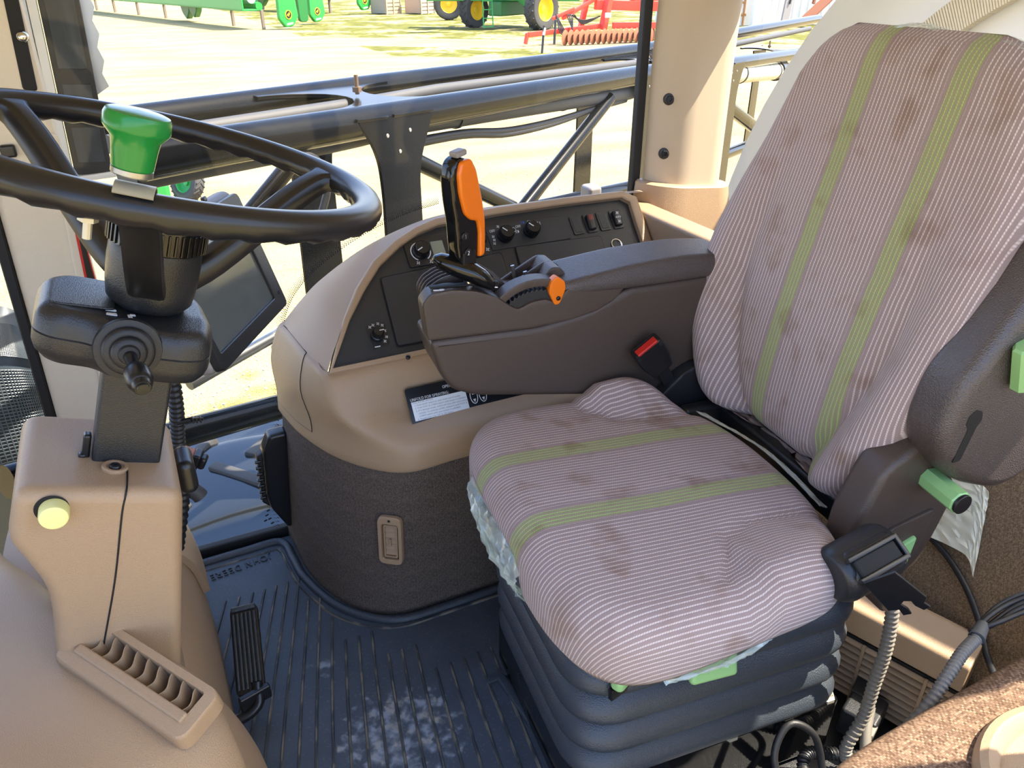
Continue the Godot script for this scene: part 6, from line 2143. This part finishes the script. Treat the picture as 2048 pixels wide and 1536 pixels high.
func emblem(o: Node3D, at: Transform3D, r: float) -> void:
	# round dark badge with a yellow ring and leaping mark
	var m := MB.new(); m.xf = at
	m.lathe([Vector2(0.0001, 0), Vector2(r, 0), Vector2(r, 0.01), Vector2(0.0001, 0.01)], 24, Transform3D(Basis(Vector3.RIGHT, PI / 2), Vector3.ZERO))
	var b := part(o, "badge", m, M.black_smooth)
	m = MB.new(); m.xf = at
	var ring := []
	for k in 24: ring.append(Vector3(cos(TAU * k / 24) * r * 0.92, sin(TAU * k / 24) * r * 0.92, 0.012))
	m.tube(ring, r * 0.09, 5, false, true)
	m.extr(rounded(V2([-0.55 * r, -0.25 * r, -0.35 * r, 0.15 * r, 0.05 * r, 0.25 * r, 0.30 * r, 0.60 * r, 0.45 * r, 0.30 * r, 0.40 * r, 0.0, 0.15 * r, -0.10 * r, 0.10 * r, -0.50 * r, -0.10 * r, -0.10 * r]), 0.05 * r, 1), 0.010, 0.016, 0, 1)
	part(b, "leaping_mark", m, M.farm_yellow)

func divider(o: Node3D, at: Transform3D, s: float, badge: bool) -> void:
	var m := MB.new(); m.xf = at
	m.extr(rounded(V2([-0.55 * s, 1.5 * s, 0.45 * s, 1.5 * s, 0.60 * s, 0.45 * s, 0.25 * s, 0.05 * s, -0.25 * s, 0.0, -0.60 * s, 0.40 * s]), 0.10 * s, 3), -0.12, 0.12, 0.05, 2)
	var d := part(o, "crop_divider", m, M.farm_green, 40)
	m = MB.new(); m.xf = at
	m.extr(rounded(V2([-0.20 * s, 0.10 * s, 0.20 * s, 0.14 * s, 0.20 * s, 0.22 * s, -0.20 * s, 0.18 * s]), 0.02 * s, 2), 0.12, 0.13, 0, 1)
	part(d, "reflector", m, M.painted_white)
	if badge: emblem(d, at * Transform3D(Basis(), Vector3(-0.05 * s, 0.55 * s, 0.12)), 0.20 * s)

func header(label: String, at: Vector3, dirn: Vector3, length: float, legs: Array) -> Node3D:
	# grain platform on stands; x along its width from the near end
	var o := thing("harvester_header", label, "header", at)
	var A := axes(dirn, Vector3.UP, at)
	var m := MB.new(); m.xf = A
	m.rbox(Vector3(length / 2, 1.75, -0.9), Vector3(length, 1.6, 0.10), 0.03, 1)
	m.rbox(Vector3(length / 2, 0.98, -0.35), Vector3(length, 0.10, 1.2), 0.03, 1)
	part(o, "back_sheet", m, M.farm_green)
	m = MB.new(); m.xf = A
	m.tube([Vector3(0, 1.16, 0.05), Vector3(length, 1.16, 0.05)], 0.20, 16)
	part(o, "front_tube", m, M.farm_green, 60)
	m = MB.new(); m.xf = A
	m.tube([Vector3(0, 1.55, -0.35), Vector3(length, 1.55, -0.35)], 0.26, 16)
	part(o, "auger", m, M.shield, 60)
	for k in int(length / 1.5):
		m = MB.new(); m.xf = A
		m.extr(rounded(V2([0.30, 1.10, 0.42, 1.25, 0.20, 1.75, -0.10, 2.3, -0.22, 2.3, 0.0, 1.6]), 0.05, 2), 0.7 + k * 1.5, 0.82 + k * 1.5, 0.02, 1, Transform3D(Basis(Vector3(0, 0, 1), Vector3.UP, Vector3(1, 0, 0)), Vector3.ZERO))
		part(o, "reel_arm", m, M.farm_green_dark)
	for z in [0.30, 0.05]:
		m = MB.new(); m.xf = A
		m.tube([Vector3(0.3, 1.9 - z, z), Vector3(length, 1.9 - z, z)], 0.03, 8)
		part(o, "reel_bar", m, M.shield, 60)
	for u in legs:
		m = MB.new(); m.xf = A
		m.rbox(Vector3(u, 0.48, 0.15), Vector3(0.16, 0.98, 0.16), 0.02, 1)
		part(o, "stand_leg", m, M.timber_post)
	for q in [[9.0, 0.55], [10.2, 0.42]]:
		m = MB.new(); m.xf = A
		m.extr(rounded(V2([-0.9, 1.2, 0.9, 1.2, 0.5, 0.35, 0.0, 0.0, -0.5, 0.4]), 0.15, 3), -0.3, 0.1, 0.05, 1, Transform3D(Basis(), Vector3(q[0], q[1] - 0.35, 0.3)))
		part(o, "skid_pan", m, M.farm_green_dark)
	return o

func build_far_machines() -> void:
	var d := Vector3(-0.285, 0, -0.958)
	var h := header("long green harvester header on timber stands across the gravel", Vector3(8.13, YARD, -47.2), d, 34.0, [0.0, 3.75, 14.0, 19.0, 23.9, 28.06])
	divider(h, Transform3D(Basis(Vector3.UP, 0.55), Vector3(9.55, YARD + 0.10, -46.7)), 1.15, true)
	divider(h, Transform3D(Basis(Vector3.UP, 0.55), Vector3(12.0, YARD + 0.12, -50.3)), 1.05, true)
	var m := MB.new()
	m.extr(rounded(V2([-0.35, 0.15, 0.35, 0.15, 0.42, 2.2, -0.42, 2.2]), 0.25, 4), -0.1, 0.1, 0.04, 1, Transform3D(Basis(Vector3.UP, 0.55), Vector3(10.75, YARD + 0.1, -48.4)))
	part(h, "drive_cover", m, M.farm_green_dark)
	var h2 := header("shorter green header parked in the grass left of the timber crates", Vector3(16.2, YARD, -61.5), Vector3(-0.45, 0, -0.89), 12.0, [1.0, 5.0, 9.0])
	divider(h2, Transform3D(Basis(Vector3.UP, 0.5), Vector3(17.7, YARD + 0.25, -59.6)), 1.15, true)

	# crates
	for i in 2:
		var k := thing("timber_crate", ["weathered slatted timber crate standing in the grass", "slatted crate packed with pale bales, behind the weathered one"][i], "crate", [Vector3(19.2, YARD, -59.4), Vector3(21.5, YARD, -58.5)][i])
		var c: Vector3 = k.position
		var bs := Basis(Vector3.UP, 0.50)
		m = MB.new()
		m.rbox(c + Vector3(0, 0.6, 0), Vector3(1.5, 1.1, 1.5), 0.03, 1, bs)
		part(k, "load", m, M.millet if i == 1 else M.timber_grey)
		for j in 5:
			m = MB.new()
			m.rbox(c + bs * Vector3(0, 0.12 + j * 0.245, 0.78), Vector3(1.6, 0.19, 0.05), 0.01, 1, bs)
			part(k, "slat", m, M.wood if i == 0 else M.timber_grey)
		for j in 3:
			m = MB.new()
			m.rbox(c + bs * Vector3(-0.74 + j * 0.74, 0.6, 0.83), Vector3(0.10, 1.2, 0.05), 0.01, 1, bs)
			part(k, "post", m, M.wood)

	# second sprayer
	var o := thing("field_sprayer", "green tall-wheeled field sprayer with yellow rims and an access ladder", "sprayer", Vector3(20.0, YARD, -41.8))
	wheel(o, Vector3(19.3, YARD + 0.92, -43.4), Vector3(0.35, 0, 0.93), 0.95, 0.62, 16, M.farm_yellow)
	wheel(o, Vector3(21.9, YARD + 1.05, -40.2), Vector3(0.35, 0, 0.93), 1.10, 0.75, 18, M.farm_yellow)
	wheel(o, Vector3(20.6, YARD + 0.95, -50.5), Vector3(-0.3, 0, 0.95), 0.95, 0.60, 16, M.farm_yellow)
	m = MB.new()
	m.bar(Vector3(17.0, YARD + 1.55, -44.6), Vector3(24.5, YARD + 1.55, -40.6), 1.2, 0.35, 0.04)
	m.bar(Vector3(18.75, YARD + 0.95, -43.8), Vector3(19.6, YARD + 1.5, -44.8), 0.2, 0.3, 0.03)
	m.bar(Vector3(21.6, YARD + 1.00, -40.6), Vector3(21.2, YARD + 1.6, -41.6), 0.25, 0.35, 0.03)
	part(o, "chassis", m, M.farm_green)
	m = MB.new()
	m.rbox(Vector3(20.9, YARD + 1.02, -42.4), Vector3(2.4, 0.75, 0.9), 0.08, 2, Basis(Vector3.UP, 0.5))
	part(o, "under_tank", m, M.farm_green_dark)
	m = MB.new()
	m.rbox(Vector3(21.5, YARD + 2.7, -42.4), Vector3(4.2, 1.9, 2.2), 0.25, 3, Basis(Vector3.UP, 0.5))
	part(o, "hood", m, M.farm_green)
	m = MB.new()
	m.rbox(Vector3(18.2, YARD + 1.85, -43.3), Vector3(2.6, 0.12, 1.0), 0.03, 1, Basis(Vector3.UP, 0.5))
	part(o, "walkway", m, M.shield)
	var la := Vector3(19.15, YARD + 0.12, -41.2)
	for s in [-0.28, 0.28]:
		m = MB.new()
		m.tube([la + Vector3(s, 0, 0.05), la + Vector3(s + 0.14, 2.2, -0.4)], 0.035, 8)
		part(o, "ladder_rail", m, M.farm_green, 60)
	for k in 5:
		m = MB.new()
		m.bar(la + Vector3(-0.28 + 0.03 * k, 0.05 + 0.42 * k, 0.04 - 0.085 * k), la + Vector3(0.28 + 0.03 * k, 0.05 + 0.42 * k, 0.04 - 0.085 * k), 0.10, 0.05, 0.01)
		part(o, "ladder_step", m, M.farm_green)

	# disc harrow
	o = thing("disc_harrow", "red trailed disc harrow with hydraulic hoses on its drawbar", "disc harrow", Vector3(20.0, YARD, -31.2))
	var beam := func(called: String, a: Vector3, b: Vector3, w: float, hh: float):
		var q := MB.new()
		q.bar(a, b, w, hh, 0.02)
		return part(o, called, q, M.implement_red)
	var y := YARD
	beam.call("drawbar", Vector3(16.75, y + 0.46, -31.7), Vector3(20.6, y + 0.70, -31.9), 0.16, 0.20)
	beam.call("drawbar_tip", Vector3(16.60, y + 0.10, -31.65), Vector3(16.72, y + 0.52, -31.7), 0.14, 0.14)
	beam.call("strut", Vector3(18.6, y + 1.05, -32.0), Vector3(21.2, y + 2.1, -32.4), 0.14, 0.16)
	beam.call("tower", Vector3(20.6, y + 0.55, -31.8), Vector3(21.0, y + 2.2, -31.9), 0.30, 0.28)
	beam.call("tower", Vector3(19.9, y + 0.55, -32.6), Vector3(20.3, y + 2.2, -32.6), 0.22, 0.22)
	beam.call("main_frame", Vector3(20.4, y + 1.55, -32.2), Vector3(25.0, y + 1.40, -31.4), 0.34, 0.40)
	beam.call("main_frame", Vector3(21.0, y + 0.72, -31.6), Vector3(23.6, y + 0.70, -30.9), 0.26, 0.26)
	beam.call("wing_frame", Vector3(22.2, y + 1.9, -32.0), Vector3(25.5, y + 2.0, -31.4), 0.5, 0.5)
	for k in 17:
		m = MB.new()
		var c := Vector3(18.35 + k * 0.28, y + 0.32, -31.25 + k * 0.012)
		m.lathe([Vector2(0.0001, 0.06), Vector2(0.18, 0.045), Vector2(0.32, 0.0), Vector2(0.32, -0.008), Vector2(0.18, 0.036), Vector2(0.0001, 0.05)], 20, along(Vector3(0.55, 0, 0.83), c))
		part(o, "disc", m, M.rust, 40)
	for k in 4:
		m = MB.new()
		m.tube(MB.path(V3([18.2, y + 1.25, -31.9, 18.35 + k * 0.12, y + 0.45 - k * 0.03, -31.6, 18.9, y + 0.55, -31.6, 18.75 + 0.1 * k, y + 1.2, -31.8, 19.6, y + 0.95 - 0.05 * k, -31.9, 20.5, y + 1.1, -31.9]), 26), 0.025, 6)
		part(o, "hydraulic_hose", m, M.conduit, 60)
	beam.call("hose_holder", Vector3(18.05, y + 1.05, -31.9), Vector3(19.2, y + 1.42, -32.0), 0.10, 0.14)
	m = MB.new()
	m.tube(V3([18.0, y + 0.05, -31.6, 18.15, y + 1.0, -31.8]), 0.055, 10)
	part(o, "jack_stand", m, M.conduit)
	for q in [[20.7, 1.15], [23.2, 1.5], [23.9, 0.72]]:
		m = MB.new()
		m.rbox(Vector3(q[0], y + q[1], -31.0 - (0.55 if q[0] < 21 else 0.0)), Vector3(0.32, 0.20, 0.02), 0.005, 1)
		part(o, "decal", m, M.painted_white if q[0] < 22 else M.farm_yellow)
	# marker stick standing before the drawbar
	o = thing("marker_stake", "thin dark stake standing in the grass before the harrow's drawbar", "stake", Vector3(15.9, YARD, -28.7))
	m = MB.new()
	m.tube(V3([15.85, y, -28.7, 15.98, y + 1.0, -28.8]), 0.05, 8)
	part(o, "stake", m, M.conduit)
	m = MB.new()
	m.tube(V3([15.93, y + 0.66, -28.74, 16.0, y + 0.92, -28.78]), 0.054, 8)
	part(o, "white_tip", m, M.painted_white)

	# rusty white shipping container and frames beyond the boom
	o = thing("shipping_container", "rust-streaked white shipping container with a red diamond sign", "container", Vector3(36.0, YARD, -38.6))
	var A := axes(Vector3(0.955, 0, 0.297), Vector3.UP, Vector3(29.5, YARD, -39.0))
	m = MB.new(); m.xf = A
	m.rbox(Vector3(7.0, 1.5, -1.3), Vector3(14.0, 3.0, 2.4), 0.05, 1)
	part(o, "body", m, M.container_white)
	for k in 20:
		m = MB.new(); m.xf = A
		m.rbox(Vector3(5.4 + k * 0.45, 1.5, -0.08), Vector3(0.20, 2.9, 0.08), 0.03, 1)
		part(o, "corrugation", m, M.container_white)
	for q in [[1.5, 1.05, 3.4, 0.10], [2.55, 1.6, 0.12, 1.4], [3.5, 1.5, 0.10, 2.8], [4.55, 1.5, 0.12, 2.9], [4.1, 1.9, 1.0, 0.10], [4.1, 1.25, 1.0, 0.10], [4.1, 0.6, 1.2, 0.14], [3.2, 0.75, 0.3, 0.5]]:
		m = MB.new(); m.xf = A
		m.rbox(Vector3(q[0], q[1], -0.06), Vector3(q[2], q[3], 0.06), 0.02, 1)
		part(o, "rusty_fitting", m, M.container_rust)
	m = MB.new(); m.xf = A
	m.extr(V2([0.55, 0.80, 1.55, 0.05, 2.55, 0.80, 1.55, 1.55]), -0.02, 0.02, 0, 1)
	var sg := part(o, "diamond_sign", m, M.sign_red)
	write(sg, "lettering", "KUHN", 0.52, A * Transform3D(Basis(), Vector3(1.55, 0.80, 0.03)), M.painted_white, 0.02, HORIZONTAL_ALIGNMENT_CENTER, true)
	o = thing("white_post", "tall white painted post in front of the container", "post", Vector3(34.0, YARD, -36.9))
	m = MB.new()
	m.bar(Vector3(34.0, YARD, -36.9), Vector3(34.15, YARD + 4.2, -37.0), 0.42, 0.22, 0.02, Vector3.BACK)
	part(o, "post", m, M.painted_white)
	o = thing("grey_frame", "grey slotted steel frame leaning beside the white post", "frame", Vector3(35.2, YARD, -36.0))
	m = MB.new()
	m.bar(Vector3(35.1, YARD, -35.7), Vector3(35.7, YARD + 4.2, -35.9), 0.50, 0.12, 0.02, Vector3.BACK)
	part(o, "upright", m, M.bezel_grey)
	for k in 5:
		m = MB.new()
		m.rbox(Vector3(35.32 + k * 0.10, YARD + 1.35 + k * 0.62, -35.66), Vector3(0.10, 0.30, 0.05), 0.01, 1, Basis(Vector3.BACK, -0.14))
		part(o, "slot_plate", m, M.conduit)
	m = MB.new()
	m.bar(Vector3(36.2, YARD + 0.4, -35.2), Vector3(37.6, YARD + 1.5, -35.1), 0.9, 0.10, 0.02)
	m.bar(Vector3(36.6, YARD + 1.2, -35.2), Vector3(37.0, YARD + 3.4, -35.2), 0.14, 0.14, 0.02)
	part(o, "rusty_arm", m, M.rust)

	# lamp post out of the frame whose long shadow crosses the gravel
	o = thing("yard_lamp_post", "tall galvanised yard lamp post beyond the disc harrow", "lamp post", Vector3(27.5, YARD, -36.5))
	m = MB.new()
	m.tube(V3([27.5, YARD, -36.5, 27.5, YARD + 19.0, -36.5]), 0.16, 10)
	part(o, "pole", m, M.shield, 60)
	m = MB.new()
	m.rbox(Vector3(27.5, YARD + 19.0, -36.5), Vector3(1.4, 0.3, 0.7), 0.08, 2)
	part(o, "lamp_head", m, M.shield)

	# small green-hubbed wheel on the ground beyond the boom
	o = thing("depth_wheel", "small lugged rubber wheel with a green hub lying beyond the boom", "wheel", Vector3(0.62, YARD, -11.4))
	wheel(o, Vector3(0.72, YARD + 0.27, -11.4), Vector3(-0.75, 0.35, 0.55), 0.28, 0.18, 22, M.farm_green)
	m = MB.new()
	m.rbox(Vector3(0.30, YARD + 0.20, -11.3), Vector3(0.30, 0.30, 0.30), 0.06, 2)
	part(o, "green_casting", m, M.farm_green)

	# loose stones and straw on the gravel near the machine
	var rg := RandomNumberGenerator.new()
	rg.seed = 5
	var bm := MB.new()
	bm.rbox(Vector3.ZERO, Vector3(1, 0.6, 0.8), 0.28, 1)
	var base := bm.mesh(Transform3D.IDENTITY, 60)
	var mm := MultiMesh.new()
	mm.transform_format = MultiMesh.TRANSFORM_3D
	mm.use_colors = true
	mm.mesh = base
	mm.instance_count = 16000
	for i in mm.instance_count:
		var r := 2.0 + 22.0 * pow(rg.randf(), 1.6)
		var an := rg.randf_range(-0.9, 0.95)
		var p := Vector3(0.5 + sin(an) * r, YARD + 0.004, -0.4 - cos(an) * r)
		var s := rg.randf_range(0.008, 0.026) * (1.0 + r * 0.03)
		mm.set_instance_transform(i, Transform3D(Basis(Vector3.UP, rg.randf() * TAU).scaled(Vector3(s, s * 0.7, s)), p))
		var t := rg.randf_range(0.22, 0.62)
		mm.set_instance_color(i, Color(t, t * 0.93, t * 0.80))
	var st := MultiMeshInstance3D.new()
	st.name = "gravel_stones"
	st.multimesh = mm
	var sm := mat("stones", Color.WHITE, 0.95)
	sm.vertex_color_use_as_albedo = true
	st.material_override = sm
	st.set_meta("kind", "stuff")
	st.set_meta("label", "loose pale stones scattered over the gravel yard")
	st.set_meta("category", "stones")
	add_child(st)

func build_small_things() -> void:
	# emergency-exit handle on the side glass, by the console's nose
	var o := thing("window_latch", "black moulded window latch on the side glass beside the console's nose", "latch", Vector3(0.15, 0.05, -0.49))
	var m := MB.new()
	m.extr(rounded(V2([0.150, 0.300, 0.190, 0.300, 0.188, 0.05, 0.158, 0.045, 0.128, 0.110, 0.122, 0.150, 0.130, 0.262]), 0.008, 3), -0.500, -0.462, 0.008, 3)
	part(o, "body", m, M.black_smooth, 40)
	m = MB.new()
	m.extr(rounded(V2([0.118, 0.250, 0.134, 0.258, 0.138, 0.14, 0.128, 0.108, 0.112, 0.125]), 0.004, 2), -0.498, -0.474, 0.004, 2)
	part(o, "grip_strip", m, M.cable)
	for k in 7:
		m = MB.new()
		m.rbox(Vector3(0.116 + k * 0.0008 * 0.5, 0.140 + k * 0.016, -0.474), Vector3(0.014, 0.006, 0.010), 0.002, 1)
		part(o, "grip_rib", m, M.black_smooth)
	# glass maker's mark etched at the lower corner
	m = MB.new()
	var et := thing("glass_stamp", "small dark maker's stamp printed low on the side glass", "stamp", Vector3(0.118, 0.05, -0.506))
	for q in [[0.124, 0.078], [0.119, 0.066], [0.124, 0.054], [0.128, 0.040], [0.114, 0.052]]:
		m = MB.new()
		m.rbox(Vector3(q[0], q[1], -0.5055), Vector3(0.008, 0.004, 0.0006), 0.0002, 1, Basis(Vector3.BACK, 0.3))
		part(et, "printed_mark", m, M.cable)
	# column harness: conduit with a loose plug
	corrugated("column_conduit", "black corrugated conduit hanging behind the steering column post", V3([-0.004, 0.80, -0.02, -0.006, 0.72, -0.045, -0.012, 0.63, -0.055, -0.022, 0.56, -0.060, -0.030, 0.48, -0.065, -0.06, 0.36, -0.08]), 0.0115, M.conduit, 46)
	o = thing("cable_tie", "black cable tie with a barbed clip on the conduit behind the column", "cable tie", Vector3(-0.008, 0.61, -0.055))
	m = MB.new()
	m.tube(V3([-0.016, 0.604, -0.050, 0.004, 0.607, -0.045]), 0.004, 8)
	m.tube(V3([0.002, 0.607, -0.046, 0.020, 0.606, -0.040]), 0.0022, 8)
	for k in 3: m.rbox(Vector3(0.006 + k * 0.005, 0.6065, -0.044 + k * 0.0015), Vector3(0.0025, 0.009, 0.009), 0.001, 1)
	part(o, "clip", m, M.black_smooth)
	o = thing("loose_plug", "terracotta and black wiring plug dangling beside the column shroud", "plug", Vector3(-0.01, 0.50, -0.10))
	var A := axes(Vector3(0.80, -0.45, 0.30), Vector3(0.45, 0.85, 0.1), Vector3(-0.010, 0.511, -0.100))
	m = MB.new(); m.xf = A
	m.rbox(Vector3(-0.006, 0, 0), Vector3(0.022, 0.024, 0.024), 0.004, 2)
	part(o, "terracotta_body", m, M.plug)
	m = MB.new(); m.xf = A
	m.rbox(Vector3(0.010, 0, 0), Vector3(0.012, 0.027, 0.027), 0.003, 2)
	m.rbox(Vector3(0.020, 0, 0), Vector3(0.012, 0.022, 0.022), 0.005, 2)
	m.rbox(Vector3(0.008, -0.018, 0.002), Vector3(0.016, 0.008, 0.012), 0.002, 1)
	part(o, "black_shell", m, M.black_smooth)
	m = MB.new(); m.xf = A
	m.tube(MB.path(V3([-0.016, 0, 0, -0.035, 0.006, -0.004, -0.055, 0.002, -0.010]), 10), 0.006, 10)
	part(o, "lead", m, M.cable)
	o = thing("column_hose_cap", "dark grey rounded cap beside the column shroud above the floor", "cap", Vector3(-0.02, 0.45, -0.10))
	m = MB.new()
	m.tube(MB.path(V3([-0.05, 0.468, -0.10, -0.030, 0.462, -0.098, -0.014, 0.448, -0.094, -0.008, 0.438, -0.092]), 12), 0.013, 14)
	part(o, "cap", m, M.hose, 60)
	# red warning label on the pillar behind the wheel
	o = thing("warning_label", "red and black safety label on the pale pillar behind the steering wheel", "label", Vector3(-0.115, 0.75, -0.44))
	m = MB.new()
	m.extr(rounded(V2([-0.114, 0.690, -0.096, 0.690, -0.096, 0.800, -0.108, 0.800]), 0.003, 2), -0.4415, -0.4405, 0.0, 1)
	part(o, "red_border", m, M.red_plastic)
	m = MB.new()
	m.extr(V2([-0.110, 0.695, -0.098, 0.695, -0.098, 0.795, -0.104, 0.795]), -0.4407, -0.4400, 0.0, 1)
	var bl := part(o, "black_field", m, M.black_smooth)
	for s in [["r", 0.708], ["th", 0.699]]: write(o, "lettering", s[0], 0.006, Transform3D(Basis(), Vector3(-0.103, s[1], -0.4398)), M.white_print)
	# small catch on the pillar, seen past the wheel
	o = thing("pillar_catch", "small black catch on the pale pillar beyond the wheel's left spoke", "catch", Vector3(-0.17, 0.93, -0.45))
	m = MB.new()
	m.rbox(Vector3(-0.170, 0.938, -0.448), Vector3(0.022, 0.020, 0.014), 0.004, 2)
	part(o, "catch", m, M.black_smooth)
